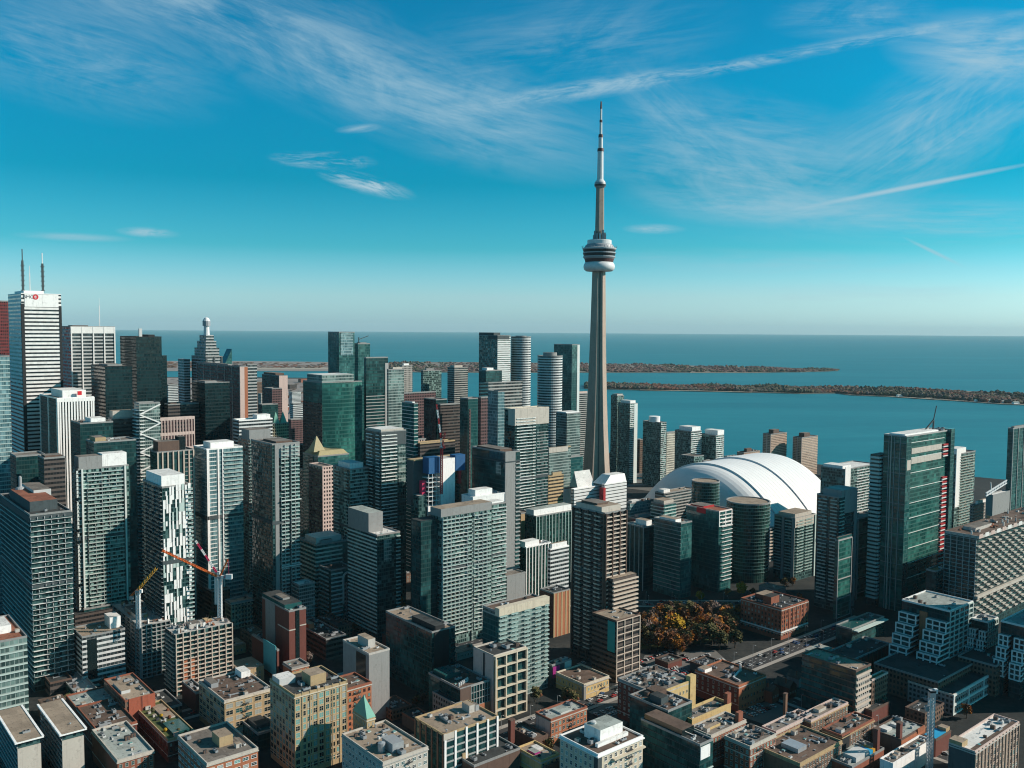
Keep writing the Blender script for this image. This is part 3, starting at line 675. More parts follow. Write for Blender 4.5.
poly('car_park', [gp(738, 715), gp(768, 700), gp(800, 712), gp(780, 730)], .028, 'lot')

for i in range(9):
    a_, c_ = Vector((*gp(612, 474 + i * 1.7), .03)), Vector((*gp(742, 470 + i * 1.75), .03)); b = MB(); b.bar(a_ + Vector((0, 0, .1)), c_ + Vector((0, 0, .1)), .5, 'u_metal' if i % 2 else 'w_brown'); struct(b.build('rail_track'))
# ------------------------------------------------------------------ the needle tower
def zpx(y, px, d): return at(px, y, d).z
TD = 1140.0; tp = at(596.5, 470, TD)
CT = empty('observation_tower', 'very tall tapering concrete needle tower with round pod and white mast', 'tower', (tp.x, tp.y, 0))
def yshape(z, arm, hw, rot=0.0):
    pts = []
    for k in range(3):
        a = R_(90 + 120 * k) + rot                        # one buttress points away, two flank the lift groove
        c, s = math.cos(a), math.sin(a)
        for w in (hw * .86, -hw * .86): pts.append((c * arm + s * w, s * arm - c * w, z))
        a2 = a + R_(60); v = 1.155 * hw * 1.02
        for w in (.9, -.9): pts.append((math.cos(a2) * v + math.sin(a2) * w, math.sin(a2) * v - math.cos(a2) * w, z))
    return pts
sh = MB(); gl = MB()
zt = zpx(272, 599, TD)
lev = []
for i in range(15):
    t = i / 14; z = zt * t
    f = (1 - t); arm = 6.8 + 4.3 * f + 9.2 * f ** 3; hw = 6.0 + 6.0 * f
    lev.append(yshape(z, arm, hw, R_(5)))
for i in range(14):
    A, C = lev[i], lev[i + 1]
    for k in range(12):
        k2 = (k + 1) % 12
        sh.face([A[k], A[k2], C[k2], C[k]], 'tower_groove' if k % 4 == 2 else 'tower_conc')
sh.build('shaft', CT)
def prof(name, pts, mats, n=40, smooth=False, label=None):
    b = MB(); zz = [(r, zpx(y, 599, TD)) for r, y in pts]
    b.lathe(zz, None, n, mats=mats); o = b.build(name, CT, smooth=smooth)
    if label: o['label'] = label
    return o
CX = 'tower_conc'
prof('radome', [(8, 271.8), (16.5, 271.2), (19.0, 269.4), (19.8, 267), (19.2, 264.6), (17.5, 262.4), (10, 262.2)], ['tower_white'] * 6, smooth=True)
prof('pod_deck', [(17.5, 262.2), (18.6, 259), (20.2, 257.5), (20.2, 256.3), (19.3, 256.2), (20.6, 253.6), (20.6, 252.4), (19.6, 252.3), (20.8, 250), (21.2, 249)],
     ['tower_red', 'tower_metal', 'tower_metal', 'tower_dark', 'tower_dark', 'tower_metal', 'tower_dark', 'tower_dark', 'tower_metal'])
prof('pod_roof', [(21.3, 249), (21.3, 248.4), (18.6, 247.6), (17.2, 245.2), (15.2, 244.2), (15.2, 240.6), (14.6, 240.2), (8, 240.0)], ['tower_white', 'tower_metal', 'tower_metal', 'tower_metal', 'tower_white', 'tower_white', 'tower_dark'])
eq = MB(); rng = random.Random(3)
for k in range(12):
    a = k * math.pi / 6; z0 = zpx(240, 599, TD); r = 7.2
    eq.box(math.cos(a) * r - 1.1, math.cos(a) * r + 1.1, math.sin(a) * r - 1.1, math.sin(a) * r + 1.1, z0, z0 + rng.uniform(6, 12), 'tower_metal' if k % 3 else 'tower_white')
eq.build('transmitter_rack', CT)
rl = MB(); z0 = zpx(248.4, 599, TD)
for k in range(32):
    a = k * math.pi / 16; rl.bar((21.2 * math.cos(a), 21.2 * math.sin(a), z0), (22.2 * math.cos(a), 22.2 * math.sin(a), z0 + 2.4), .16, 'tower_metal')
rl.build('edge_rail', CT)
b = MB(); z0, z1 = zpx(240, 599, TD), zpx(187, 599, TD)
hx = lambda r, k: (r * math.cos(math.pi / 3 * k + .3), r * math.sin(math.pi / 3 * k + .3))
b.prism([hx(6.2, k) for k in range(6)], z0, z1, 'tower_conc', pts1=[hx(5.3, k) for k in range(6)]); b.build('upper_shaft', CT)
prof('sky_pod', [(5.2, 188), (7.0, 186.5), (7.3, 184.5), (6.8, 182.5), (5.0, 180.5), (4, 179.5)], ['tower_metal', 'tower_dark', 'tower_metal', 'tower_white', 'tower_white'], 24)
for y0, y1, ra, rb_, m in ((180.5, 151.5, 4.0, 3.6, 'tower_white'), (151.5, 148.5, 4.1, 3.9, 'tower_red'), (148.5, 137.5, 2.8, 2.6, 'tower_white'), (137.5, 134.5, 3.0, 2.8, 'tower_red'), (134.5, 122.5, 1.75, 1.6, 'tower_white'), (122.5, 120, 1.8, 1.8, 'tower_red'), (120, 109, 1.35, 1.25, 'tower_white'), (109, 101.5, 1.3, .9, 'tower_red')):
    o = prof('mast_section', [(ra, y0), (rb_, y1), (0, y1)], [m, m], 12)
    if m == 'tower_red': o['label'] = 'dark red band of the mast'
b = MB(); b.box(-36, 36, -30, 26, 0, 9, 'w_conc', 'r_grey'); b.build('base_building', CT)

# ------------------------------------------------------------------ the domed stadium
SDm = 1130.0; sp = at(745, 480, SDm)
ST = empty('domed_stadium', 'huge stadium with white ribbed sliding dome roof of nested arches', 'stadium', (sp.x, sp.y, 0), R_(40))
ZB = 30.0; HT = at(752, 457.5, SDm).z - ZB + 1
P('dome_white', (.78, .775, .77), .6, .3, .10, .05); P('dome_seam', (.50, .51, .53), .6); P('dome_edge', (.74, .74, .74), .6); P('dome_base', (.38, .36, .34), .8)
def ribbed(n, k): return 1 + (.0035 if k % 2 else -.0035)
def vault(name, x0, x1, hw, ht, nseg=56, edge=5.0):
    b = MB(); pr = []
    for k in range(nseg + 1):
        t_ = 2 * k / nseg - 1; pr.append((hw * t_, ht * (1 - abs(t_) ** 2.15)))
    nx = 9; xs = []
    for i in range(nx): xa, xb = x0 + (x1 - x0) * i / nx, x0 + (x1 - x0) * (i + 1) / nx; xs += [(xa, xb - .5, 'dome_white'), (xb - .5, xb, 'dome_seam')]
    for xa, xb, m in xs:
        for k in range(nseg):
            (ya, za), (yb, zb) = pr[k], pr[k + 1]; b.face([(xa, ya, ZB + za), (xb, ya, ZB + za), (xb, yb, ZB + zb), (xa, yb, ZB + zb)], m)
    for k in range(nseg):                                  # fascia at the front edge
        (ya, za), (yb, zb) = pr[k], pr[k + 1]; s = 1 - edge / hw; t = 1 - edge / ht
        b.face([(x0, ya, ZB + za), (x0, ya * s, ZB + za * t), (x0, yb * s, ZB + zb * t), (x0, yb, ZB + zb)], 'dome_edge')
    o = b.build(name, ST); return o
def quarter(name, x0, depth, hw, ht, front=True, nseg=48, nr=14):
    b = MB(); sgn = -1 if front else 1
    for i in range(nr):
        def ring(j):
            ph = math.pi / 2 * j / nr; c = math.cos(ph); return [(x0 + sgn * depth * math.sin(ph), hw * c * (2 * k / nseg - 1), ZB + ht * c ** .8 * (1 - abs(2 * k / nseg - 1) ** 2.15)) for k in range(nseg + 1)]
        A, C = ring(i), ring(i + 1)
        for k in range(nseg):
            f = [A[k], A[k + 1], C[k + 1], C[k]]
            b.face(f if front else f[::-1], 'dome_white')
    return b.build(name, ST)
vault('roof_arch', -12, 50, 106, HT, edge=3.2)
vault('roof_arch', -72, -10, 104.4, HT - 1.9, edge=3.2)
quarter('roof_quarter_dome', -70, 44, 102.2, HT - 3.8)
quarter('roof_quarter_dome', 50, 40, 106, HT, False)
b = MB(); ring = [((112 if -math.pi / 2 <= 0 else 0), 0)]
pts = []
for k in range(48):
    a = 2 * math.pi * k / 48; pts.append((-14 + 118 * abs(math.cos(a)) ** .8 * (1 if math.cos(a) > 0 else -1), 106 * abs(math.sin(a)) ** .7 * (1 if math.sin(a) > 0 else -1)))
b.prism(pts, 0, ZB + .5, 'whiteband', 'dome_base', (2.6, 6)); b.build('base_ring', ST)

# ------------------------------------------------------------------ trees
def leaf_mesh(rng, R, H, n, mats, zc):
    b = MB(); clumps = []
    for _ in range(14):
        a = rng.uniform(0, 6.28); r = R * math.sqrt(rng.random()) * .75; z = zc + rng.uniform(-.42, .5) * H
        clumps.append((math.cos(a) * r * (1 - .4 * abs(z - zc) / H), math.sin(a) * r, z, rng.uniform(.34, .6) * R, rng.choice(mats)))
    for _ in range(n):
        cx, cy, cz, cr, m = rng.choice(clumps)
        d = Vector((rng.gauss(0, 1), rng.gauss(0, 1), rng.gauss(0, .8))).normalized() * cr * rng.random() ** .4
        c = Vector((cx, cy, cz)) + d; s = rng.uniform(.38, .75)
        u = Vector((rng.gauss(0, 1), rng.gauss(0, 1), rng.gauss(0, 1))).normalized(); w = u.cross(Vector((rng.random(), rng.random(), 1))).normalized()
        b.face([c - u * s - w * s * .6, c + u * s - w * s * .6, c + u * s * .7 + w * s, c - u * s + w * s * .6], m)
    return b, clumps
def make_tree(label, R, H, mats, seed, n=900, group=None):
    rng = random.Random(seed); t = empty('autumn_tree', label, 'tree', (0, 0, 0), 0, group)
    b, cl_ = leaf_mesh(rng, R, H * .55, n, mats, H * .66)
    k = MB(); P('bark', (.075, .055, .04), .9)
    k.lathe([(.42, 0), (.3, H * .25), (.2, H * .5), (.08, H * .8)], 'bark', 8)
    for c in cl_[:7]: k.bar((0, 0, H * .32), (c[0] * .8, c[1] * .8, c[2]), .09, 'bark')
    k.build('trunk', t); b.build('crown', t); return t
PX = lambda px, py: tuple(on_ground(px, py))
for nm, c in (('p_rust', (.21, .085, .04)), ('p_brown', (.16, .10, .065)), ('p_olive', (.105, .095, .04)), ('p_dark', (.06, .075, .038)), ('p_grey', (.17, .13, .115)), ('p_orange', (.40, .16, .03)), ('p_green', (.07, .105, .04))): P(nm, c, .9, .15, .3, .5)
KIND = {'gold': ('bright yellow leafy tree', ['t_gold', 't_gold', 'p_orange']), 'rust': ('rust brown tree', ['p_rust', 'p_brown', 'p_orange']), 'bare': ('greyish half bare tree', ['p_grey', 'p_brown', 'p_grey']),
        'pink': ('pinkish red tree', ['t_pinkish', 'p_rust']), 'dark': ('dark olive tree', ['p_olive', 'p_dark', 'p_rust', 'p_brown']), 'orange': ('orange tree', ['p_orange', 'p_rust'])}
TREES = [('gold', 672, 642, 7.5, 17, 'bright yellow tree standing out in the middle of the park'), ('gold', 741, 597, 5, 11, 'yellow tree beside the round green tower'), ('gold', 700, 602, 3.5, 8, 'small yellow green tree at the street above the park'),
         ('pink', 725, 627, 4.5, 10, 'pinkish red tree at the park edge near the red brick hotel'), ('gold', 338, 715, 4, 12, 'yellow tree behind the tall tan loft building')]
PARK = [('bare', 650, 634, 6, 14), ('bare', 655, 628, 5.5, 13), ('rust', 645, 640, 5.5, 12), ('rust', 688, 635, 5.5, 13), ('rust', 660, 645, 5, 12), ('dark', 700, 645, 6, 13), ('dark', 685, 650, 5.5, 12), ('dark', 712, 645, 5.5, 13), ('rust', 716, 637, 6, 14), ('orange', 708, 632, 5, 12),
        ('rust', 698, 624, 5.5, 13), ('bare', 706, 621, 5.5, 13), ('dark', 690, 619, 5, 12), ('rust', 724, 642, 5, 12), ('dark', 668, 622, 5, 11), ('dark', 730, 636, 5, 11), ('dark', 720, 650, 5, 12), ('rust', 674, 652, 5, 10), ('orange', 680, 654, 3.5, 8), ('dark', 735, 648, 5, 11), ('dark', 650, 650, 5, 11), ('rust', 641, 628, 5, 11), ('bare', 712, 616, 5, 11), ('dark', 678, 616, 4.5, 10), ('rust', 684, 625, 5, 12)]
made = {}
def put_tree(kind, px, py, R, H, label, group=None):
    key = (kind, len(made) % 3)
    x, y, _ = PX(px, py)
    if kind not in made: made[kind] = make_tree(label, 5.0, 12.0, KIND[kind][1], sum(map(ord, kind)), 1100, group); t = made[kind]
    else:
        t = dup(made[kind], (0, 0, 0)); t['label'] = label
        if 'group' in t: del t['group']
        if group: t['group'] = group
    t.location = (x, y, 0); t.rotation_euler = (0, 0, px * 1.7); t.scale = (R / 4, R / 4, H / 10)
for k, px, py, R, H, lab in TREES: put_tree(k, px, py, R, H, lab)
for i_ in range(34):
    rr_ = random.Random(i_ + 40); PARK.append((rr_.choice(('rust', 'dark', 'bare', 'orange', 'rust', 'dark')), rr_.uniform(640, 742), rr_.uniform(612, 652), rr_.uniform(4.5, 6), rr_.uniform(10, 14)))
PL = {'bare': 'greyish half bare tree among the autumn trees of the park', 'rust': 'rust brown tree among the autumn trees of the park', 'dark': 'dark olive tree in the shade of the park', 'orange': 'small orange tree among the autumn trees of the park'}
for k, px, py, R, H in PARK: put_tree(k, px, py, R, H, PL[k], k + ' trees of the park')
for px, py, k in ((630, 470, 'rust'), (652, 474, 'rust'), (640, 472, 'dark'), (660, 468, 'dark'), (668, 474, 'rust'), (676, 478, 'dark')): put_tree(k, px, py, 7, 13, KIND[k][0] + ' on the ground behind the tall needle tower', k + ' trees behind the needle tower')
for px, py, k in ((638, 690, 'orange'), (632, 688, 'dark'), (567, 703, 'dark'), (572, 706, 'dark'), (535, 702, 'dark')): put_tree(k, px, py, 3.2, 8, KIND[k][0] + ' along the sunny street beside the low tan shop', k + ' trees along the sunny street')

# ------------------------------------------------------------------ cars
CARC = {'white': (.58, .58, .57), 'black': (.02, .02, .022), 'silver': (.42, .43, .44), 'red': (.42, .03, .03), 'blue': (.04, .10, .24)}
CARM = {}; P('car_glass', (.02, .025, .027), .5, .3)
for c, v in CARC.items():
    P('car_' + c, v, .5, .3, .03, 1.0); b = MB()
    b.prism([(-2.2, -.9), (2.2, -.9), (2.2, .9), (-2.2, .9)], .35, .85, 'car_' + c, pts1=[(-2.15, -.86), (2.1, -.86), (2.1, .86), (-2.15, .86)])
    b.prism([(-1.5, -.84), (1.0, -.84), (1.0, .84), (-1.5, .84)], .85, 1.4, 'car_glass', 'car_' + c, pts1=[(-1.1, -.7), (.55, -.7), (.55, .7), (-1.1, .7)])
    for x in (-1.4, 1.4):
        for y in (-.9, .9): b.lathe([(0, 0), (0, 0)], 'u_dark', 3) if False else b.box(x - .32, x + .32, y - .1, y + .1, 0, .64, 'u_dark')
    CARM[c] = b.mesh('parked_car')
def car(c, x, y, rz, where, z=.03):
    o = link('parked_car', CARM[c], None, (x, y, z), rz); tag(o, f'small {c} car {where}', 'car', f'{c} cars {where}')
rng = random.Random(5)
def cars_on(rd, n, w, where, lo=0.0, hi=1.0, z=.03):
    a, t, nn, ln = rd; ang = math.atan2(t.y, t.x); used = []
    for _ in range(n * 6):
        if len(used) >= n: break
        s = ln * rng.uniform(lo, hi); side = rng.choice((-1, 1)) * rng.choice((.36, .14))
        if any(abs(s - u) < 6 and abs(side - v) < .2 for u, v in used): continue
        used.append((s, side)); p = a + t * s + nn * side * w
        car(rng.choice(('white', 'white', 'black', 'silver', 'silver', 'red', 'blue')), p.x, p.y, ang, where, z)
cars_on(ROADS[0], 26, 11, 'on the sunny street beside the low tan shop', .35, 1)
cars_on(ROADS[1], 30, 15, 'on the shaded road beside the red brick hotel')
cars_on(ROADS[2], 30, 14, 'on the street along the far side of the park', .3, 1)
cars_on(ROADS[7], 16, 22, 'on the road behind the tall needle tower')
cars_on(ROADS[3], 8, 9, 'in the dark lane beside the white crane')
def lot(px0, py0, nx, ny, where, skip=.25, v=(2.9, 6.2), rot=0):
    p = on_ground(px0, py0)
    for i in range(nx):
        for j in range(ny):
            if rng.random() < skip: continue
            q = p + Rg * (i * v[0]) + Lg * (j * v[1] + rng.uniform(-.4, .4)); car(rng.choice(('white', 'silver', 'black', 'silver', 'red')), q.x, q.y, math.atan2(Lg.y, Lg.x), where, .05)
lot(652, 672, 16, 4, 'in the shaded yard below the autumn park'); lot(700, 668, 10, 3, 'in the shaded yard below the autumn park'); lot(660, 683, 12, 3, 'in the car park behind the yellow brick wall')
lot(603, 718, 8, 2, 'in the small car park behind the orange brick building')
cars_on(ROADS[4], 8, 9, 'on the lane behind the long pale roofed block'); cars_on(ROADS[5], 10, 9, 'on the lane beside the black glass block'); cars_on(ROADS[6], 8, 9, 'on the lane behind the rubble roofed block')
lot(752, 716, 9, 3, 'in the shaded yard below the orange brick loft')

# ------------------------------------------------------------------ air
hz = bpy.data.materials.new('haze'); hz.use_nodes = True; hz.node_tree.nodes.remove(hz.node_tree.nodes['Principled BSDF'])
pv = hz.node_tree.nodes.new('ShaderNodeVolumePrincipled'); pv.inputs['Density'].default_value = HAZE; pv.inputs['Color'].default_value = (.68, .93, 1.0, 1)
hz.node_tree.links.new(pv.outputs[0], hz.node_tree.nodes['Material Output'].inputs['Volume']); MATS['haze'] = hz
b = MB(); b.box(-95000, 95000, -5000, 66000, -4.5, 565, 'haze'); struct(b.build('haze'), 'stuff')
# ================================================================== financial district, far left
FR = (0, 1)
B = bld('dark red granite tower cut by the picture edge behind the white banded tower', -24, -12, 9, 301, 1060, 'redgran', ph=[])
B = bld('tall white marble tower with dark bands, red round sign and three masts', 8, 21, 61, 293.5, 900, 'marble', ph=[(.12, .62, .15, .85, 3.4, 'w_white', 'r_white')], parapet=.6, roof='r_white', coping='w_white')
part(B, 'corner_notch', -.25, 2.6, -.25, 2.2, 0, B.h - 10, 'w_black'); part(B, 'corner_notch', B.W - 2.2, B.W + .2, -.25, 2.0, 0, B.h - 12, 'w_black')
s0, z0 = fp(B, 'R', 24, 301); s1, z1 = fp(B, 'R', 58, 294)
b = MB(); fbox(b, B, 'R', 3, B.W - 2.6, B.h - 13, B.h - .5, .02, .3, 'w_white'); b.build('sign_parapet', B.e)
s, z = fp(B, 'R', 35.5, 297); b = MB()
n = 24
for k in range(n):
    a0, a1 = 2 * math.pi * k / n, 2 * math.pi * (k + 1) / n
    P4 = lambda r, a, o: (s + r * math.cos(a), -o, z + r * math.sin(a))
    b.face([P4(1.4, a0, .5), P4(2.6, a0, .5), P4(2.6, a1, .5), P4(1.4, a1, .5)], 'logo_red'); b.face([P4(2.6, a0, .32), P4(2.6, a1, .32), P4(2.6, a1, .5), P4(2.6, a0, .5)], 'logo_red')
b.box(s - 1.6, s + 1.6, -.55, -.35, z - .4, z + .4, 'logo_red'); b.build('sign_roundel', B.e)
def letters(B, F, txt, px, py, size, m, out=.35, name='sign_lettering'):
    s, z = fp(B, F, px, py); cu = bpy.data.curves.new('t', 'FONT'); cu.body = txt; cu.size = size; cu.extrude = .06; cu.align_x = 'CENTER'; cu.align_y = 'CENTER'
    o = bpy.data.objects.new('t', cu); col.objects.link(o); dg = bpy.context.evaluated_depsgraph_get(); me = bpy.data.meshes.new_from_object(o.evaluated_get(dg)); bpy.data.objects.remove(o)
    me.materials.clear(); me.materials.append(MATS[m]); ob = link(name, me, B.e, (s, -out, z) if F == 'R' else (-out, s, z)); ob.rotation_euler = (math.pi / 2, 0, 0) if F == 'R' else (math.pi / 2, 0, -math.pi / 2)
    return ob
letters(B, 'R', 'BMO', 28.6, 297, 4.6, 'logo_dark')
def mast(B, px, ytop, ybase, r=.7, m='w_darkgrey', fu=.5, seg=True, tip='steel_white'):
    z1 = zpx(ytop, px, B.d + 15); zb = B.h
    # stand it on the roof under its pixel
    x = y = None
    for k in range(200):
        q = B.P0 + B.R * (B.W * k / 199) + B.L * (B.D * fu)
        if abs(proj(Vector((q.x, q.y, B.h)))[0] - px) < .5: x, y = B.W * k / 199, B.D * fu; break
    if x is None: x, y = B.W / 2, B.D / 2
    b = MB(); b.bar((x, y, zb), (x, y, zb + (z1 - zb) * .75), r, m); b.bar((x, y, zb + (z1 - zb) * .75), (x, y, z1), r * .45, tip)
    if seg:
        k = zb + 4
        while k < zb + (z1 - zb) * .72: b.box(x - r * 1.7, x + r * 1.7, y - r * 1.7, y + r * 1.7, k, k + .8, m); k += 5
    return b.build('antenna_mast', B.e)
mast(B, 23.5, 248, 290, .95, tip='w_darkgrey'); mast(B, 30.5, 264, 290, .4, 'steel_white', .7, False); mast(B, 43.5, 251, 290, .95)
B = bld('pale blue glass tower cut by the picture edge beside the white banded tower', -40, -24, 9.5, 357, 760, 'gblue', ph=[])
add_bands(B, .5, .25, 'slab_pale')
B = bld('light grey tower with white ribs and one thin white mast', 62, 70.5, 115, 327, 1010, 'greygrid', ph=[(.1, .45, .3, .8, 2, 'w_brown')])
add_piers(B, R=5, w=1.3, out=.8, m='slab_white'); part(B, 'sign_parapet', -.2, B.W, -.6, -.02, B.h - 7, B.h + .4, 'slab_white'); mast(B, 100, 298, 326, .35, 'steel_white', .3, False)
B = bld('tallest plain black glass tower standing against the lake', 120, 136, 161.5, 337, 960, 'black', ph=[(.55, .8, .1, .6, 2.5, 'w_black')], parapet=.5, coping='w_black')
part(B, 'chimney', 6, 9, 8, 11, B.h, B.h + 9, 'u_white'); part(B, 'corner_wing', B.W, B.W + 6, 2, 12, 0, B.h - 20, 'black')
B = bld('shorter black glass tower in front of the tallest black one', 91, 105, 132, 366.5, 890, 'black', ph=[(.2, .75, .2, .8, 1.6, 'w_grey')], parapet=.5, coping='w_black')
B = bld('white stone tower of narrow upright fins with small red sign', 40, 57, 94, 399, 830, 'gdark', ph=[(.22, .86, .15, .8, 7, 'w_white', 'r_white')], coping='w_white', bw=2.6)
add_piers(B, R=14, w=1.35, out=.9, m='w_white'); add_piers(B, L=3, w=1.6, out=.6, m='w_white'); part(B, 'sign_parapet', -.3, B.W + .3, -.95, -.02, B.h - 3, B.h + .5, 'w_white')
pbox(B, 'sign_panel', 'R', 79.5, 391.5, 83.5, 395.5, -7.2, -6.0, 'logo_red')
B = bld('white slab tower behind the tallest black tower', 178, 184, 190, 360, 1200, 'whiteband', ph=[])
B = bld('stepped granite tower ending in a white beacon column', 191.5, 205.5, 222.5, 357, 1180, 'greygrid', ph=[], ang=47)
for f, yy in ((.10, 348), (.19, 341), (.27, 335)):
    h2 = zpx(yy, 205, 1180 + 14 * f * 3); part(B, 'stepped_crown', B.W * f, B.W * (1 - f), B.D * f, B.D * (1 - f), B.h, h2, 'greygrid', 'r_grey')
b = MB(); cx, cy = B.W / 2, B.D / 2; z0 = zpx(335.5, 205, 1195)
b.lathe([(4, z0), (3.4, zpx(326, 205, 1195))], 'steel_white', 12, cx, cy); b.lathe([(5, zpx(326, 205, 1195)), (5, zpx(321, 205, 1195))], 'tower_metal', 12, cx, cy); b.lathe([(5, zpx(321, 205, 1195)), (3, zpx(318, 205, 1195)), (0, zpx(317, 205, 1195))], 'steel_white', 12, cx, cy); b.build('beacon_column', B.e)
add_piers(B, R=3, w=2.2, out=1, m='w_darkgrey')
B = bld('dark glass tower with slanted top behind the orange brown strip tower', 219, 224, 232, 366, 1230, 'gteal', ph=[])
b = MB(); zt_ = zpx(349, 231, 1235); W_, D_, h_ = B.W, B.D, B.h
b.face([(0, 0, h_), (W_, 0, h_), (W_, 0, zt_)], 'gteal'); b.face([(W_, 0, h_), (W_, D_, h_), (W_, D_, zt_), (W_, 0, zt_)], 'gteal'); b.face([(W_, D_, h_), (0, D_, h_), (W_, D_, zt_)], 'gteal'); b.face([(0, 0, h_), (W_, 0, zt_), (W_, D_, zt_), (0, D_, h_)], 'gdark'); b.build('slanted_crown', B.e)
B = bld('wide dark rose stone tower behind the black cube tower', 197, 240, 247.5, 367, 1080, 'pinkdark', ph=[(.2, .8, .3, .9, 2, 'w_grey')])
add_piers(B, L=7, w=1.0, out=.6, m='w_pink'); part(B, 'stone_strip', -.4, 5.2, -.6, -.02, 0, B.h, 'w_pink'); part(B, 'copper_strip', 5.3, B.W, -.5, -.02, 0, B.h, 'w_orange')
B = bld('pale grey grid tower beside the orange brown strip tower', 246, 247.5, 257, 365, 1120, 'greygrid', ph=[])
B = bld('black cube tower in front of the dark rose stone tower', 192, 205, 229.5, 383, 960, 'black', ph=[(.1, .6, .2, .8, 1.5, 'w_grey')], parapet=.5)
B = bld('wide dark grey slab office behind the pink framed building', 164.5, 168, 199, 405, 950, 'brownband', ph=[(.1, .4, .2, .8, 2, 'w_brown')])
B = bld('pink framed office with tall window strips', 156, 158.5, 194.5, 419.5, 870, 'pinkdark', ph=[], coping='w_pink')
add_frame(B, R=12, rows=2, w=.9, out=.6, m='w_pink', zb=B.h - 30, bh=3.0)
B = bld('dark glass office with white rooftop units beside the white fin tower', 71, 80, 113, 424, 770, 'gdark', ph=[(.35, .8, .1, .7, 4, 'w_white', 'r_white')], hv=5)
B = bld('dark office with beige rooftop plant behind the cross braced tower', 108, 112, 135, 419, 800, 'brownband', ph=[(.05, .95, .1, .9, 7, 'w_lime', 'r_tan')])
B = bld('low dark green office with stepped roof in front of the dark glass office', 86, 94, 136, 443, 730, 'gdark', ph=[(.05, .3, .1, .8, 4, 'w_tan')], hv=4)
B = bld('slim pale glass tower with white diagonal braces', 134, 139, 160, 404, 800, 'gpale', ph=[])
b = MB(); zb = B.h - 55; zz = B.h - 1; k = 0
while zz > zb:
    s0, s1 = (0, B.W) if k % 2 else (B.W, 0)
    b.bar((s0, -.5, zz), (s1, -.5, zz - 8.5), .55, 'slab_white'); zz -= 8.5; k += 1
b.build('diagonal_brace', B.e)
b = MB()
for q in range(5): b.face([(-.1, B.D * q / 5, 0), (-.1, B.D * (q + 1) / 5, 0), (-2.4, B.D * (q + .5) / 5, 0)], 'slab_white'); b.face([(-.1, B.D * q / 5, .7), (-2.4, B.D * (q + .5) / 5, .7), (-.1, B.D * (q + 1) / 5, .7)], 'slab_white'); b.face([(-.1, B.D * q / 5, 0), (-2.4, B.D * (q + .5) / 5, 0), (-2.4, B.D * (q + .5) / 5, .7), (-.1, B.D * q / 5, .7)], 'slab_white')
fbox(b, B, 'R', 0, 4, 0, .6, .02, 1.4, 'slab_white'); me = b.mesh('balcony')
for i in range(4, B.n - 1): link('balcony', me, B.e, (0, 0, i * B.vh))
B = bld('tower with dark and beige upright strips and brown rooftop box', 150, 157, 194, 453, 750, 'gdark', name='condo_tower', ph=[(.05, .62, .1, .8, 9, 'w_brown'), (.62, .8, .2, .7, 12, 'glass_dark')])
add_piers(B, R=8, w=1.1, out=.7, m='slab_tan'); add_bands(B, .5, .3, 'slab_grey', R=(.75, 1), L=None)
B = bld('condo tower with full width balconies under a grey and white rooftop box', 73, 78, 128.5, 470, 700, 'condo', 'condo tower', 'condo_tower', ph=[(.02, .48, .05, .9, 10, 'w_grey'), (.48, .97, .05, .9, 11, 'w_white', 'r_white')], roof='r_tan',
        bal=dict(R=((.17, .88),), L=((0, 1),), slab='slab', div=5.5))
add_piers(B, R=2, w=1.2, out=1.5, m='slab', r=(.07, .92)); add_bands(B, .8, .3, 'slab_pale', R=(0, .16), L=None)
b = MB(); b.box(-6, B.W + 4, -5, B.D, 0, 24, 'brownband', 'r_dark', (2, 3.6)); b.build('podium', B.e)
B = bld('low dark teal office block between the pale blue tower and the white fin tower', 10, 16, 45, 457, 700, 'gdark', ph=[])
B = bld('low brown office with steam over its roof', 38, 44, 65, 459, 680, 'brownband', ph=[(.1, .9, .2, .8, 2, 'w_brown')], hv=3)
B = bld('dark condo tower with curved roof of red gravel and white floor edges', 0, 30, 71, 516, 600, 'condod', 'condo tower', 'condo_tower', roof='r_dark', ph=[(.12, .8, .15, .8, 7, 'w_darkgrey', 'r_terra'), (.5, .95, .5, .9, 9, 'u_white')], hv=6,
        bal=dict(R=((0, 1),), L=None, slab='slab_white', rail='rail_deep', out=1.5, div=4.2), fh=3.55)
add_bands(B, .35, .5, 'slab_pale', R=None); part(B, 'crown_wall', -.6, B.W + .6, -.6, B.D + .5, B.h - 4.5, B.h - .4, 'w_darkgrey')
b = MB(); b.lathe([(4.5, B.h), (4.5, B.h + 5), (3, B.h + 8), (1.2, B.h + 9), (1.2, B.h + 16), (0, B.h + 17)], 'u_grey', 14, B.W * .35, B.D * .75); b.build('cooling_tower', B.e)
B = bld('white panelled condo tower with scattered dark windows and gap toothed top', 143, 162, 191, 488, 640, 'condod', 'condo tower', 'condo_tower', ph=[(.05, .85, .1, .9, 8, 'w_white', 'r_white')], bal=dict(R=None, L=((0, 1),), slab='slab_grey', rail='rail_dark'))
b = MB(); rg = random.Random(4); nb = 9; s_ = B.W / nb
for i in range(3, B.n + 1):
    for k in range(nb):
        if rg.random() < .62 or (i == B.n and rg.random() < .5): continue
        pass
cols_ = []
for k in range(nb):
    i = 2
    while i < B.n:
        ln_ = rg.choice((1, 2, 2, 3)); w_ = s_ * rg.choice((.45, .6, .8)); st_ = k * s_ + rg.choice((0, s_ * .2))
        if rg.random() < .8: fbox(b, B, 'R', st_, st_ + w_, i * B.vh, min(B.n + .5, i + ln_ + .1) * B.vh, .02, .3, rg.choice(('w_white', 'w_white', 'w_white', 'slab_pale')))
        i += ln_
b.build('white_panel', B.e)
me = None
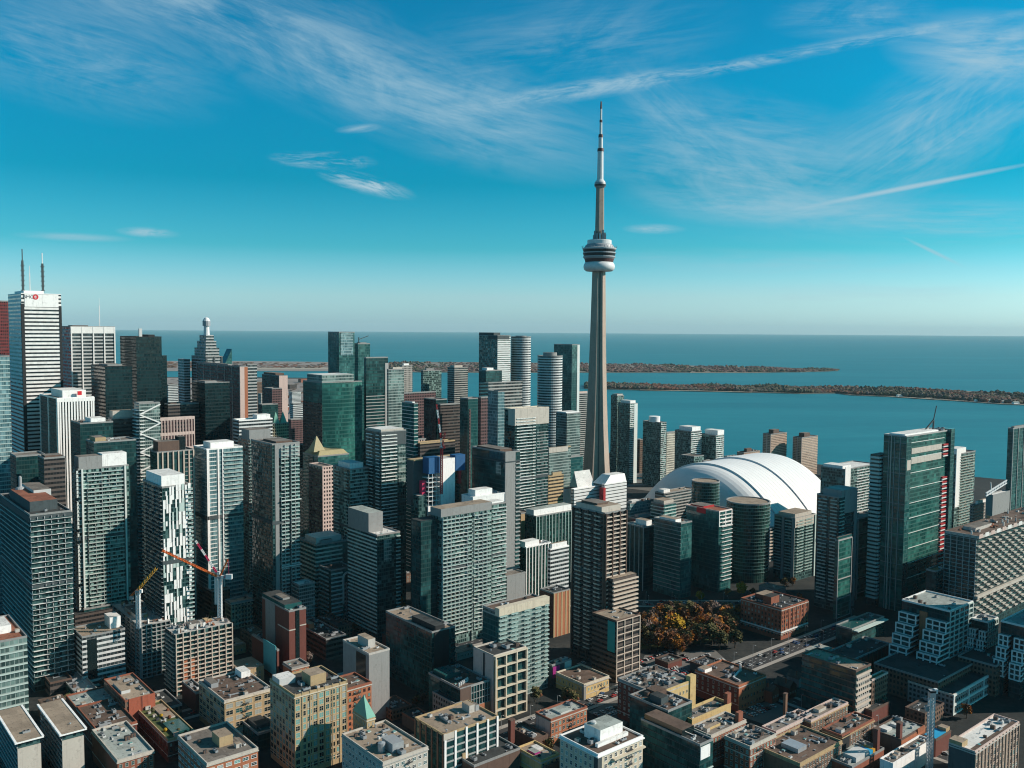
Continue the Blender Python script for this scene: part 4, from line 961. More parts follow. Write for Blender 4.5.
b = MB(); fbox(b, B, 'R', B.W * .86, B.W + .9, -.13, .13, .02, 1.3, 'slab_white'); fbox(b, B, 'R', B.W * .86, B.W + .9, .13, 1, 1.2, 1.28, 'rail'); me = b.mesh('balcony')
for i in range(3, B.n): link('balcony', me, B.e, (0, 0, i * B.vh))
B = bld('pale green glass office with red gravel roof at the picture edge', -30, -14, 27, 645, -55, 'gpale', roof='r_terra', ph=[(.35, .75, .3, .7, 5, 'w_white', 'r_white')], fh=4.2, bw=2.6)
add_bands(B, .6, .5, 'slab_pale'); B.e['label'] = 'pale green glass office with red gravel roof at the picture edge'
B = bld('white concrete office with ribbon windows beside the crane building', 72, 82, 125, 638, -36, 'whiteband', roof='r_tan', ph=[(.72, .98, .3, .8, 8, 'w_white', 'r_white')])
part(B, 'recess', 3.2, 9.5, -.06, -.02, 6, B.h - 2, 'glass_dark')
B = bld('low dark roofed block behind the white ribbon window office', 72, 84, 126, 610, -26, 'gdark', roof='r_dark', ph=[], hv=4)
# building under construction with cranes
B = bld('unfinished dark concrete frame building below the yellow boomed crane', 114, 141, 170, 626, -38, 'condod', 'building site', 'unfinished_building', roof='w_conc', ph=[(.1, .5, .3, .7, 3, 'w_conc')], parapet=0, hv=8, fh=3.0)
add_frame(B, R=6, L=6, w=.4, out=1.2, m='slab_grey', bh=.45); top_clutter(B, 22)
B = bld('unfinished apartment block with pale balconies and orange brick infill', 165, 175, 232, 635, -42, 'condod', 'building site', 'unfinished_building', roof='w_conc', ph=[(.3, .5, .3, .7, 3, 'w_conc')], parapet=0, hv=12, fh=2.9,
        bal=dict(R=((0, .98),), L=((0, 1),), slab='slab_tan', rail='slab_tan', rh=.75, zb=3, zt=60))
add_piers(B, R=9, w=.55, out=1.55, m='slab_tan'); top_clutter(B, 26); part(B, 'brick_infill', B.W * .1, B.W * .4, -.3, -.03, 1, B.h * .55, 'w_orange')
def tower_crane(label, px, ybase_z, ytop, d, pts, m_mast='steel_white', r=1.0):
    """luffing crane: mast plus bars given as (px, py, depth shift) pairs"""
    p = at(px, ytop, d); e = empty('tower_crane', label, 'crane', (p.x, p.y, ybase_z)); b = MB(); zt = p.z - ybase_z
    k = 0.0
    for x, y in ((-r, -r), (r, -r), (r, r), (-r, r)): b.bar((x, y, 0), (x, y, zt), .24, m_mast)
    c = [(-r, -r), (r, -r), (r, r), (-r, r)]; i = 0
    while k < zt - 2:
        for q in range(4):
            a_, c_ = c[q], c[(q + 1) % 4]; b.bar((*a_, k), (*c_, k + 2), .15, m_mast); b.bar((*c_, k), (*a_, k + 2), .12, m_mast); b.bar((*a_, k), (*c_, k), .1, m_mast)
        k += 2
    b.build('mast', e)
    def jib(name, q0, q1, m, w=.9, m2=None):
        A = at(q0[0], q0[1], d + (q0[2] if len(q0) > 2 else 0)) - p; C = at(q1[0], q1[1], d + (q1[2] if len(q1) > 2 else 0)) - p
        A.z += zt; C.z += zt; b = MB(); dv = C - A; n = max(2, int(dv.length / 2.5)); sd_ = dv.cross(Vector((0, 0, 1))).normalized() * w * .6; upv = sd_.cross(dv).normalized() * w
        if upv.z < 0: upv = -upv
        for i in range(n):
            a_, c_ = A + dv * (i / n), A + dv * ((i + 1) / n); mm = m2 if m2 and (i * 6 // n) % 2 else m
            for o in (sd_, -sd_, upv): b.bar(a_ + o, c_ + o, .21, mm)
            b.bar(a_ + sd_, c_ + upv, .15, mm); b.bar(a_ - sd_, c_ + upv, .15, mm); b.bar(a_ + sd_, c_ - sd_, .15, mm)
        return b.build(name, e)
    for pt in pts: jib(*pt)
    b = MB(); b.box(-1.6, 1.6, -1.6, 1.6, zt, zt + 1.2, 'u_grey'); b.box(1.2, 3.0, -1.0, 1.0, zt - .6, zt + 1.9, m_mast); b.build('cab', e)
    return e, p, zt
e, p, zt_ = tower_crane('white crane mast with a short solid yellow boom over the concrete frame', 138, BLDS[-2].h, 592, 622, [('boom', (139, 590), (157, 569), 'steel_yellow', 1.5), ('counter_jib', (138, 590), (131, 597), 'steel_orange', 1.0)], r=1.1)
b = MB(); q = at(131.5, 596, 622) - p; b.box(q.x - 1.2, q.x + 1.2, q.y - 1, q.y + 1, q.z + zt_ - 2.4, q.z + zt_, 'u_grey'); b.build('counterweight', e)
e, p, zt_ = tower_crane('orange boomed crane on a white mast with white counterweights', 219.5, BLDS[-1].h, 578, 632, [('boom', (217, 577), (162, 551), 'steel_orange', 1.1), ('a_frame', (220, 577), (228, 560), 'steel_orange', .7), ('counter_jib', (220, 578), (231, 576), 'steel_magenta', .8)], r=1.2)
b = MB(); q = at(229, 577, 632) - p; b.box(q.x - 2.2, q.x + 2.2, q.y - 1, q.y + 1, q.z + zt_ - 1.5, q.z + zt_ + 2, 'steel_white'); b.bar((q.x, q.y, q.z + zt_), at(228, 560, 632) - p + Vector((0, 0, zt_)), .12, 'steel_magenta'); b.build('counterweight', e)
e, p, zt_ = tower_crane('purple and white boomed crane standing behind the orange boomed crane', 216, BLDS[-1].h, 574, 665, [('boom', (216.5, 573), (195, 541), 'steel_magenta', .9, 'steel_white')], r=.8)
# ================================================================== second rank, x 190..400
B = bld('flat white roofed tower behind the white and blue balcony condo', 233, 239, 272.5, 421, 900, 'whiteband', ph=[(.55, .95, .1, .8, 5, 'w_white', 'r_white')], roof='r_white', coping='w_white')
B = bld('grey topped condo tower between the white blue one and the grey walled one', 238, 250, 275, 440, 830, 'condo', 'condo tower', 'condo_tower', ph=[(.0, .85, .05, .7, 9, 'w_grey', 'r_grey')], bal=dict(R=((0, 1),), L=((0, .06),), slab='slab_white', out=1.2))
B = bld('white and blue condo tower with slanted white rooftop', 193.5, 206.5, 242.5, 450, 770, 'gblue', 'condo tower', 'condo_tower', roof='r_white', coping='w_white', ph=[(.2, .85, .25, .8, 5, 'w_white', 'r_white')], bal=dict(R=((.46, .99),), L=None, slab='slab_white', rail='rail', out=1.3))
part(B, 'white_frame', 0, 2.2, -.5, -.02, 0, B.h, 'w_white'); part(B, 'white_frame', 9.5, 11, -.5, -.02, 0, B.h, 'w_white'); part(B, 'white_frame', B.W * .42, B.W * .45, -.7, -.02, 0, B.h, 'w_white'); add_bands(B, .7, .25, 'slab_white', R=(.05, .25), L=None)
B = bld('condo tower with grey blank wall strip and stacked narrow balconies', 251, 272, 299.5, 445, 720, 'condod', 'condo tower', 'condo_tower', ph=[(.3, .9, .2, .8, 1.5, 'w_brown')],
        bal=dict(R=((.30, .58), (.66, .97)), L=None, slab='slab', rail='rail', out=1.5, div=3.2))
part(B, 'blank_wall', B.W * .10, B.W * .24, -.25, -.02, 0, B.h + .5, 'w_grey'); part(B, 'crown_wall', B.W * .24, B.W, -.3, -.02, B.h - 11, B.h + .6, 'w_grey')
for zf in (.35, .70): part(B, 'floor_ledge', B.W * .28, B.W + .4, -2.2, -.03, B.h * zf, B.h * zf + .6, 'slab')
B = bld('small pale podium block at the foot of the grey walled condo', 292, 299, 315, 586, -42, 'gpale', name='low_building', ph=[], roof='r_white')
# curved green office
B = bld('broad dark green glass office tower with pale glass crown', 303, 322, 362, 383, 960, 'ggreen', ph=[], roof='r_white', hv=3, fh=4.2)
part(B, 'crown', 0.5, B.W * .80, 1, B.D * .8, B.h + .01, B.h + 8.5, 'gpale', 'r_white'); b = MB()
pts = [(B.W * t, -4.5 * math.sin(math.pi * t)) for t in [i / 16 for i in range(17)]]
for (x0, y0), (x1, y1) in zip(pts, pts[1:]): b.face([(x0, y0 - .02, 0), (x1, y1 - .02, 0), (x1, y1 - .02, B.h), (x0, y0 - .02, B.h)], 'ggreen', (1.7, 4.2)); b.face([(x0, y0 - .02, B.h), (x1, y1 - .02, B.h), (x1, 0, B.h), (x0, 0, B.h)], 'r_grey')
b.build('curved_facade', B.e); part(B, 'granite_flank', -.4, -.02, 0, B.D, 0, B.h - 22, 'brownband')
B = bld('taller of the twin teal glass towers rising above the lake line', 328, 339, 354.5, 332.5, 1180, 'gteal', ph=[])
part(B, 'crown_glass', B.W * .1, B.W * .9, -.4, -.02, B.h - 30, B.h, 'gblue')
B = bld('lower of the twin teal glass towers with a thin rooftop crane arm', 352, 358, 370, 344, 1210, 'gteal', ph=[(.3, .8, .2, .8, 2, 'w_grey')])
b = MB(); b.bar((3, 3, B.h), (3, 3, B.h + 9), .5, 'w_darkgrey'); b.bar((3, 3, B.h + 6), (18, 3, B.h + 11), .4, 'w_darkgrey'); b.build('roof_crane_arm', B.e)
B = bld('dark tower with a pale corner strip in front of the twin teal towers', 364, 366, 388, 358, 1000, 'gdark', ph=[])
part(B, 'corner_strip', B.W * .86, B.W + .3, -.5, -.02, 0, B.h - 6, 'slab_grey'); add_bands(B, .9, .15, 'slab_grey', R=(0, .84), L=None, zt=B.h - 38)
B = bld('pale green gridded tower beside the dark tower with the pale corner strip', 387, 388.5, 404, 370, 985, 'gpale', ph=[(.3, .9, .2, .8, 3, 'w_lime')])
B = bld('dark green tower with gold hipped roof and pointed glass lantern', 303, 318, 349, 457, 870, 'gteal', ph=[], roof='gold')
b = MB(); b.prism([(0, 0), (B.W, 0), (B.W, B.D), (0, B.D)], B.h + .02, B.h + 5, 'gold', pts1=[(4, 4), (B.W - 4, 4), (B.W - 4, B.D - 4), (4, B.D - 4)]); b.build('hipped_roof', B.e)
q = lpt(B, at(320, 450, 885)); b = MB(); px_, py_ = B.W * .16, B.D * .42
b.prism([(px_ - 6.5, py_ - 6.5), (px_ + 6.5, py_ - 6.5), (px_ + 6.5, py_ + 6.5), (px_ - 6.5, py_ + 6.5)], B.h + 4, B.h + 19, 'gold', pts1=[(px_ - .2, py_ - .2), (px_ + .2, py_ - .2), (px_ + .2, py_ + .2), (px_ - .2, py_ + .2)]); b.build('lantern', B.e); part(B, 'dark_bay', -.6, -.02, B.D * .3, B.D * .6, 0, B.h, 'gdark')
B = bld('pink stone tower with square dark windows and a stepped side', 309, 322.5, 333, 467.5, 830, 'pinkwin', ph=[], coping='w_pink')
part(B, 'stone_wall', -.25, -.02, 0, B.D, 0, B.h - 2, 'pinkdark')
B = bld('condo tower with white rooftop plant beside the pink stone tower', 333, 350, 368.5, 470, 790, 'condo', 'condo tower', 'condo_tower', roof='r_white', ph=[(.15, .85, .15, .85, 5, 'w_white', 'r_white')], hv=3, bal=dict(R=((0, .95),), L=((.1, .3), (.6, .9)), slab='slab_pale', out=1.2))
B = bld('condo tower with white balcony bands behind the striped condo', 365.5, 381, 406, 432.5, 790, 'condod', 'condo tower', 'condo_tower', ph=[(.0, .9, .0, .9, 2.5, 'w_lime', 'r_white')], bal=dict(R=((.0, .62),), L=((.05, .3), (.5, .9)), slab='slab', rail='rail_white', rh=.8, out=1.2))
part(B, 'crown_wall', -.3, B.W, -.35, -.02, B.h - 12, B.h, 'w_darkgrey')
for k in range(4): part(B, 'window_grid', B.W * .68, B.W * .97, -.5, -.02, B.h - 20 - k * 9, B.h - 13 - k * 9, 'gpale')
B = bld('striped teal and grey condo tower with stepped rooftop box', 348, 377, 400, 536, 705, 'condod', 'condo tower', 'condo_tower', roof='r_white', ph=[(-.0, .62, .28, 1, 16, 'w_grey', 'r_pale')], hv=5, fh=3.1)
add_bands(B, 1.15, .5, 'slab_pale', R=None, zt=B.h); b = MB(); fbox(b, B, 'R', B.W * .82, B.W, 0, .8, .02, 1.2, 'slab_pale'); me = b.mesh('balcony')
for i in range(2, B.n): link('balcony', me, B.e, (0, 0, i * B.vh))
part(B, 'window_panel', B.W * .3, B.W * .62, -.2, -.02, B.h - 22, B.h - 4, 'gpale')
B = bld('blue grey rounded condo block with snowy white rooftop plant', 298, 316, 352, 546, 765, 'gteal', 'condo block', 'apartment_building', roof='r_pale', ph=[(.1, .8, .2, .8, 5, 'u_white', 'r_white'), (.2, .5, .1, .2, 3, 'u_grey')], hv=6)
add_bands(B, 1.3, .6, 'slab_pale', R=(0, .72), L=(0, 1))
B = bld('blue grey curved balcony block with an arched crown motif', 319, 331, 352, 571, 742, 'gteal', 'condo block', 'apartment_building', ph=[], roof='r_dark')
add_bands(B, 1.25, .5, 'slab_pale', R=(0, .55), L=(.2, 1)); part(B, 'window_wall', B.W * .62, B.W, -.5, -.02, 0, B.h - 12, 'stonegrey')
b = MB(); c = B.W * .8; z = B.h - 8
for k in range(10):
    a0, a1 = math.pi * k / 10, math.pi * (k + 1) / 10
    f = lambda r, a, o: (c + r * math.cos(a), -o, z + r * math.sin(a))
    b.face([f(4, a0, 1), f(5.4, a0, 1), f(5.4, a1, 1), f(4, a1, 1)], 'slab_pale'); b.face([f(5.4, a0, 0), f(5.4, a1, 0), f(5.4, a1, 1), f(5.4, a0, 1)], 'slab_pale')
for s in (-1, 1): b.box(c + s * 4.7 - .7, c + s * 4.7 + .7, -1, -.02, z - 22, z, 'slab_pale')
b.build('arch_motif', B.e)
B = bld('dark red brick tower block with teal roof terrace', 262, 289, 306, 612, -46, 'w_brickdark', name='brick_building', roof='r_dark', ph=[(.0, 1, .15, 1, 3.5, 'glass_teal', 'r_dark'), (.3, .7, .4, .7, 5, 'w_grey')], bal=None, hv=2)
part(B, 'stair_strip', B.W * .38, B.W * .6, -.3, -.02, 0, B.h, 'glass_dark'); part(B, 'stone_band', 0, B.W * .36, -.25, -.02, B.h - 14, B.h - 13.2, 'w_lime'); part(B, 'stone_band', B.W * .62, B.W, -.25, -.02, B.h - 12, B.h - 11.2, 'w_lime'); part(B, 'stone_band', -.25, -.02, 0, B.D * .4, B.h - 14, B.h - 13.2, 'w_lime'); part(B, 'grey_bay', -.5, -.02, B.D * .5, B.D * .85, 0, B.h, 'w_grey')
B = bld('low dark red brick annex carrying a pale blue billboard', 250, 277, 279, 651, -22, 'w_brickdark', name='brick_building', ph=[], roof='r_dark', D=42)
pbox(B, 'billboard', 'L', 264.5, 646, 276.5, 668, .3, .7, 'cyan_sign')
B = bld('low tan block with square windows lit by the sun behind the crane building', 225, 231, 253, 604, -22, 'tan', name='loft_building', ph=[], roof='r_tan', hv=2, wins=dict(L=False, bay=3.6))
B = bld('low brown block behind the orange boomed crane', 193, 212, 230, 592, -22, 'brownbrick', ph=[], roof='r_brown', hv=3)
B = bld('low dark block with rubble strewn roof behind the grey concrete block', 290, 326, 346, 640, -16, 'brownband', ph=[(.05, .35, .5, .9, 4, 'w_orange', 'r_tan')], roof='r_dark', hv=8)
B = bld('small orange brick shop row with flat roof behind the tall tan loft', 283, 292, 309, 669, -14, 'w_orange', name='brick_building', ph=[], roof='r_grey', hv=2, wins=dict(L=False))
B = bld('dark condo tower corner between the grey walled condo and the green lantern tower', 300, 303, 312, 470, 900, 'condod', ph=[])
B = bld('beige hotel with green copper gables seen far behind', 270, 272, 288.5, 424, 1090, 'tan', 'hotel', 'hotel', ph=[])
b = MB()
for s in (.28, .72): b.prism([(B.W * (s - .2), 0), (B.W * (s + .2), 0), (B.W * (s + .2), B.D), (B.W * (s - .2), B.D)], B.h + .02, B.h + 14, 'copper', pts1=[(B.W * (s - .02), 3), (B.W * (s + .02), 3), (B.W * (s + .02), B.D - 3), (B.W * (s - .02), B.D - 3)])
b.build('copper_gable', B.e)
B = bld('distant dark roofed hotel tower with a pink end wall', 262, 279, 287.5, 376, 1420, 'brownband', ph=[(.0, 1, .2, .9, 4, 'w_brown')]); part(B, 'end_wall', 0, B.W, -.4, -.02, 0, B.h, 'w_pink')
B = bld('distant lower pinkish block in front of the dark roofed hotel tower', 264, 272, 282, 389, 1350, 'pinkdark', ph=[])
B = bld('distant dark glass block with blue window at its foot', 258, 262, 278, 405, 1300, 'gdark', ph=[])
for i, (a, c, e_, y, d, st, lb) in enumerate(((288, 291, 305, 420, 1500, 'pinkdark', 'far low rose warehouse between the beige hotel and the green office'), (290, 293, 304, 404, 1700, 'whiteband', 'far low white shed by the harbour slip'), (286, 290, 306, 446, 1200, 'brownband', 'low brown block right below the far rose warehouse'), (258, 261, 274, 394, 1900, 'concrete', 'far pale block beside the pale grey grid tower'), (289, 292, 301, 392, 2600, 'whiteband', 'farthest bright white shed on the port land'), (262, 266, 280, 447, 1010, 'stonegrey', 'grey block at the foot of the beige hotel'), (166, 168, 178, 385, 1900, 'whiteband', 'far white shed glimpsed right of the tallest black tower'), (240, 246, 262, 382, 2300, 'brownbrick', 'far brown mill behind the pale grey grid tower'))):
    bld(lb, a, c, e_, y, d, st, name='warehouse', ph=[])
# ================================================================== centre
for lb, xl, xc, xr, y, d, st, kw in (
    ('far pale condo with white roof left of the paired harbour condos', 400, 402, 412.5, 366, 1500, 'concrete', dict(ph=[(.2, .7, .2, .8, 4, 'w_white', 'r_white')])),
    ('dark far condo with a broad shoulder in front of the harbour', 421, 423, 441.5, 371, 1420, 'condo', dict(ph=[(.2, .6, .2, .8, 4, 'w_grey')])),
    ('slim far condo with pale upper right face before the harbour', 447.5, 454.5, 468, 368, 1400, 'conband', dict(ph=[(.1, .7, .2, .8, 4, 'w_lime')])),
    ('rosy grey office block with a teal end behind the slim dark tower', 402, 404, 436, 393.5, 1150, 'pinkdark', dict(ph=[])),
    ('dark flat slab office right behind the red and white crane boom', 424, 436, 447, 400, 1080, 'gdark', dict(ph=[])),
    ('broad brown grey slab office behind the crane boom', 438, 440.5, 461, 405, 1060, 'brownband', dict(ph=[])),
    ('dark green office with rounded roofline and rose column', 460, 468, 481, 399, 1040, 'gteal', dict(ph=[])),
    ('wide pale teal striped office below the white topped harbour towers', 479, 480.5, 522.5, 383.5, 1130, 'conband', dict(ph=[], fh=4.2)),
    ('rose stone pier tower in front of the striped teal office', 478, 481, 492, 398, 1020, 'pinkdark', dict(ph=[])),
    ('bright mirror glass tower with rippled front', 488, 498, 504.5, 392, 990, 'gblue', dict(ph=[])),
    ('slim dark teal tower with white edges beside the banded white condo', 402, 414, 418, 404, 900, 'gteal', dict(ph=[(.2, .8, .2, .8, 2, 'w_white')])),
    ('low rose brick block right of the slim dark teal tower', 414, 416, 426, 440, 960, 'pinkwin', dict(ph=[])),
    ('low beige roofed block behind the crane core', 414, 420, 455, 444, 900, 'brownband', dict(ph=[], roof='r_tan', coping='w_tan')),
):
    B = bld(lb, xl, xc, xr, y, d, st, **kw)
    if 'slim dark teal' in lb: add_bands(B, .5, .4, 'slab_white')
    if 'rounded roofline' in lb: part(B, 'stone_column', 1.5, 3.5, -.6, -.02, 0, B.h - 12, 'pinkdark')
B = bld('tall harbour condo with a bright white right face and dark cap', 479, 497.5, 510.5, 336, 1330, 'condo', 'condo tower', 'condo_tower', ph=[(-.0, .5, .2, 1, 5, 'w_darkgrey')]); add_bands(B, 1.9, .3, 'slab_white', L=None, zb=60); part(B, 'dark_cap', -.4, B.W * .9, -.6, B.D * .5, B.h - 5, B.h + .5, 'w_darkgrey')
B = bld('low dark block with white roof boxes below the tall white faced condo', 479, 486, 502, 371, 1200, 'gdark', ph=[(.1, .5, .1, .8, 4, 'w_white', 'r_white')])
roundb('round pale glass harbour condo with grey drum top beside the white faced one', 511, 531, 337, 1370, 'whiteband', ph=2, fh=3.6)
roundb('round banded condo tower nearest the needle tower with pale sunlit side', 537.5, 562.5, 356, 1250, 'whiteband', ph=5, fh=3.6)
B = bld('rounded dark teal condo with bright white edge behind the banded round one', 554, 572, 579.5, 345, 1420, 'gteal', 'condo tower', 'condo_tower', ph=[]); part(B, 'white_edge', B.W * .7, B.W + .4, -.5, -.02, 0, B.h, 'slab')
B = bld('slim condo half hidden behind the needle tower', 576, 579, 589, 394, 1500, 'conband', ph=[(.1, .9, .2, .8, 4, 'w_pink')])
B = bld('condo tower with big blank cream crown', 504.5, 515, 548.5, 410, 900, 'condod', 'condo tower', 'condo_tower', coping='w_cream', roof='r_white', ph=[], bal=dict(R=((.04, .60),), L=None, slab='slab', rail='rail_white', rh=.75, out=1.2, zt=160))
part(B, 'cream_crown', -.4, B.W + .4, -.5, B.D * .6, B.h - 16, B.h + .6, 'w_lime'); add_bands(B, .7, .3, 'slab_grey', R=(.65, 1), L=None, zt=B.h - 20)
B = bld('pale green condo left of the needle tower with white roof slab', 556, 567, 580.5, 414, 1060, 'gpale', 'condo tower', 'condo_tower', ph=[(.0, 1, .1, .9, 2, 'w_white', 'r_white')])
B = bld('mid height condo with pale beige cap in front of the banded round tower', 547.5, 549, 571, 449, 980, 'gpale', 'condo tower', 'condo_tower', coping='w_tan', ph=[]); part(B, 'beige_cap', -.3, B.W * .85, -.5, B.D * .6, B.h - 4.5, B.h + 1, 'w_lime')
B = bld('orange tan banded office below the beige capped condo', 546.5, 548.5, 563.5, 477, 940, 'tanband', ph=[(.3, .9, .2, .8, 4, 'w_tan')], coping='w_tan', roof='r_tan')
B = bld('small dark teal block at the left foot of the needle tower', 563, 566, 583, 458, 1040, 'gteal', ph=[])
# convention centre
B = bld('white banded convention hall block with sloped white roof', 571, 574, 605, 490, 950, 'whiteband', 'convention hall', 'convention_hall', ph=[], coping='w_white', roof='r_white')
add_bands(B, 2.6, .4, 'slab_white', zb=B.h - 26)
b = MB(); W_, D_, h_ = B.W, B.D, B.h; zt_ = h_ + 15
b.face([(W_ * .2, 4, h_ + .02), (W_ * .75, 4, h_ + .02), (W_ * .95, 22, zt_), (W_ * .45, 22, zt_)], 'r_white'); b.face([(W_ * .2, 4, h_ + .02), (W_ * .45, 22, zt_), (W_ * .3, 22, h_ + .02)], 'glass_mint'); b.face([(W_ * .45, 22, zt_), (W_ * .95, 22, zt_), (W_ * .95, 22, h_ + .02), (W_ * .3, 22, h_ + .02)], 'w_white'); b.face([(W_ * .75, 4, h_ + .02), (W_ * .95, 22, h_ + .02), (W_ * .95, 22, zt_)], 'w_white'); b.build('sloped_roof', B.e)
B = bld('white banded convention hall block with red atrium and folded roof', 602, 604.5, 626.5, 485, 965, 'whiteband', 'convention hall', 'convention_hall', ph=[], coping='w_white', roof='r_white')
add_bands(B, 2.6, .4, 'slab_white', zb=B.h - 30); b = MB(); W_, D_, h_ = B.W, B.D, B.h
b.prism([(0, 0), (W_, 0), (W_, D_ + 14), (0, D_ + 14)], h_ + .02, h_ + 9, 'w_white', 'r_white', pts1=[(W_ * .35, 3), (W_, 3), (W_, D_ + 12), (W_ * .35, D_ + 12)]); b.build('folded_roof', B.e); part(B, 'atrium', -3.5, -.05, -2, 4, 0, h_ - 3, 'steel_red')
B = bld('low white shed at the left foot of the convention hall', 562, 564, 578, 489, 980, 'w_white', name='low_building', ph=[], roof='r_white')
# glass office with grey end wall
B = bld('dark glass tower with a tall blank grey end wall', 472, 505.5, 520, 453, 775, 'gdark', ph=[(.1, .9, .2, .9, 2, 'w_brown')], roof='r_brown', bal=None, fh=3.6)
part(B, 'grey_wall', -.6, B.W * .66, -.7, -.02, 0, B.h + 1.2, 'w_grey'); b = MB(); fbox(b, B, 'R', B.W * .68, B.W, 0, 1, .02, 1.2, 'slab_grey'); me = b.mesh('balcony')
for i in range(4, B.n - 2): link('balcony', me, B.e, (0, 0, i * B.vh))
part(B, 'top_ledge', -.5, B.W, -1, B.D, B.h - 8.5, B.h - 7.5, 'w_darkgrey'); part(B, 'window_bay', -.7, -.02, B.D * .12, B.D * .26, B.h - 20, B.h - 9, 'gpale')
for dz, y0, y1 in ((0, .1, .4), (-2, .45, .9)): pass
# core under construction
B = bld('bright white concrete lift core with blue formwork wings under construction', 436, 441, 455, 459, 775, 'w_white', 'building site', 'unfinished_core', ph=[], roof='w_conc', parapet=0, D=14)
cb = B
part(B, 'blue_formwork', -13, -.4, -.3, 9, B.h - 12, B.h + 2, 'bluewrap'); part(B, 'blue_formwork', B.W + .3, B.W + 11, -.3, 8, B.h - 12, B.h + 2, 'bluewrap')
b = MB()
for i in range(6): z = B.h - 16 - i * 4; b.box(-13, -.3, 0, 10, z, z + .5, 'slab_white'); b.box(B.W + .2, B.W + 8, 0, 10, z, z + .4, 'w_brown')
for x in (-13, -9, -5, -1): b.box(x, x + .4, .1, .5, B.h - 40, B.h - 12, 'steel_white')
b.build('floor_frame', B.e)
part(B, 'red_formwork', -17, -13.2, 4, 8, B.h - 34, B.h - 18, 'steel_magenta'); part(B, 'red_formwork', B.W + 4, B.W + 7, 0, 3, B.h - 24, B.h - 12, 'steel_red')
part(B, 'side_wall', -13, -.3, .6, 12, B.h - 75, B.h - 40, 'w_white'); part(B, 'glass_wing', -22, -13.1, 2, 14, 0, B.h - 30, 'condod', 'w_conc')
b = MB(); b.box(-22, B.W + 12, 9.2, 20, B.h - 1, B.h - .2, 'w_tan'); b.box(-22, B.W + 12, 10, 20, B.h - 40, B.h - 1.2, 'w_darkgrey'); b.build('deck_formwork', B.e)
e, p, zt_ = tower_crane('red and white luffing crane on the white lift core', 441.5, cb.h - 30, 448, 772, [('boom', (441.5, 447), (436, 404), 'steel_white', 1.1, 'steel_red'), ('a_frame', (442, 449), (445.5, 433), 'steel_red', 1.0)], 'steel_red', 1.0)
B = bld('white roofed terrace block between the lift core and the grey end wall', 466, 473, 506.5, 498, 752, 'w_white', name='rooftop_block', ph=[(.1, .6, .1, .7, 6, 'w_white', 'r_white')], roof='r_white', D=16, hv=3, coping='w_white')
B = bld('very wide condo tower front full of grey balconies under a flat grey rooftop box', 433.5, 441, 491.5, 517, 690, 'condo', 'condo tower', 'condo_tower', ph=[(-.0, 1, .0, .8, 6, 'w_grey', 'r_tan')], roof='r_tan', bal=dict(R=((.02, .58), (.63, .98)), L=None, slab='slab', rail='rail', out=1.6, div=4.0), D=18)
part(B, 'dark_annex', -.4, -16, 4, 17, 0, B.h - 2, 'gdark', 'r_dark'); part(B, 'window_panel', B.W * .59, B.W * .625, -1, -.02, 0, B.h - 6, 'gpale')
B2 = bld('white balcony wing joined to the grey end wall tower', 489, 491.7, 506, 505, 733, 'condo', 'condo tower', 'condo_tower', ph=[(.1, .9, .1, .8, 2, 'w_white', 'r_white')], roof='r_white', D=14, bal=dict(R=((0, 1),), L=None, slab='slab_white', rail='rail', out=1.5))
B = bld('grey blank side block at the foot of the grey end wall', 503, 507, 525.5, 577, 750, 'w_grey', name='low_building', ph=[], roof='r_grey', D=14)
B = bld('long low office with green window strips between the grey wall and the brown condo', 525, 536, 577.5, 517, 850, 'greenv', ph=[(.0, .9, .2, .9, 6, 'w_white', 'r_pale')], hv=6, roof='r_tan'); add_piers(B, R=14, w=.5, out=.5, m='slab_pale')
B = bld('sunlit blank tan box left of the green strip office', 519, 521, 530.5, 514, 880, 'w_tan', name='low_building', ph=[], D=16)
B = bld('white zigzag glass block with white roofs', 518, 526, 551, 548, 790, 'greenv', name='office_building', ph=[(.0, .55, .1, .9, 5, 'w_white', 'r_white')], roof='r_white', hv=4, coping='w_white'); add_piers(B, R=9, w=.9, out=.5, m='slab_white')
B = bld('white box annex with dark windows beside the zigzag block', 548, 550.5, 569, 550, -58, 'whiteband', name='office_building', ph=[(.1, .9, .1, .9, 5, 'w_white', 'r_tan')], roof='r_white', coping='w_white')
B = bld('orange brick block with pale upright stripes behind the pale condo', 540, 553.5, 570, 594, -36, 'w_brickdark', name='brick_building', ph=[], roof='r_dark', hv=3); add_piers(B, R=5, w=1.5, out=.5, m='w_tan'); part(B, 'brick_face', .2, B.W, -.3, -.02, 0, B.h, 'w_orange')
# brown condo at the centre
B = bld('tall brown condo tower with sunlit peach balconies and stepped side', 573, 605, 626, 514, 655, 'brownband', 'condo tower', 'condo_tower', roof='r_tan', ph=[(.0, .9, .1, .9, 4.5, 'w_lime', 'r_tan'), (.1, .6, .3, .8, 6, 'w_brown')], hv=6, bal=dict(R=((.02, .30), (.36, .64), (.70, .98)), L=((.1, .3), (.4, .6), (.7, .9)), slab='slab_tan', rail='slab_tan', rh=.9, out=1.4), fh=3.15)
add_piers(B, R=4, w=.8, out=1.6, m='w_brown'); add_piers(B, L=5, w=1, out=1.2, m='w_brown')
hs = zpx(578, 612, 655); part(B, 'stepped_wing', 3, B.W + 6, -6, -.05, 0, hs, 'brownband', 'r_tan')
b = MB(); b.box(2.6, B.W + 7, -7.5, -6.02, -.15, .9, 'slab_tan'); me = b.mesh('balcony')
for i in range(12, int(hs / B.vh) + 1): link('balcony', me, B.e, (0, 0, i * B.vh))
hb = zpx(619, 617, 640)
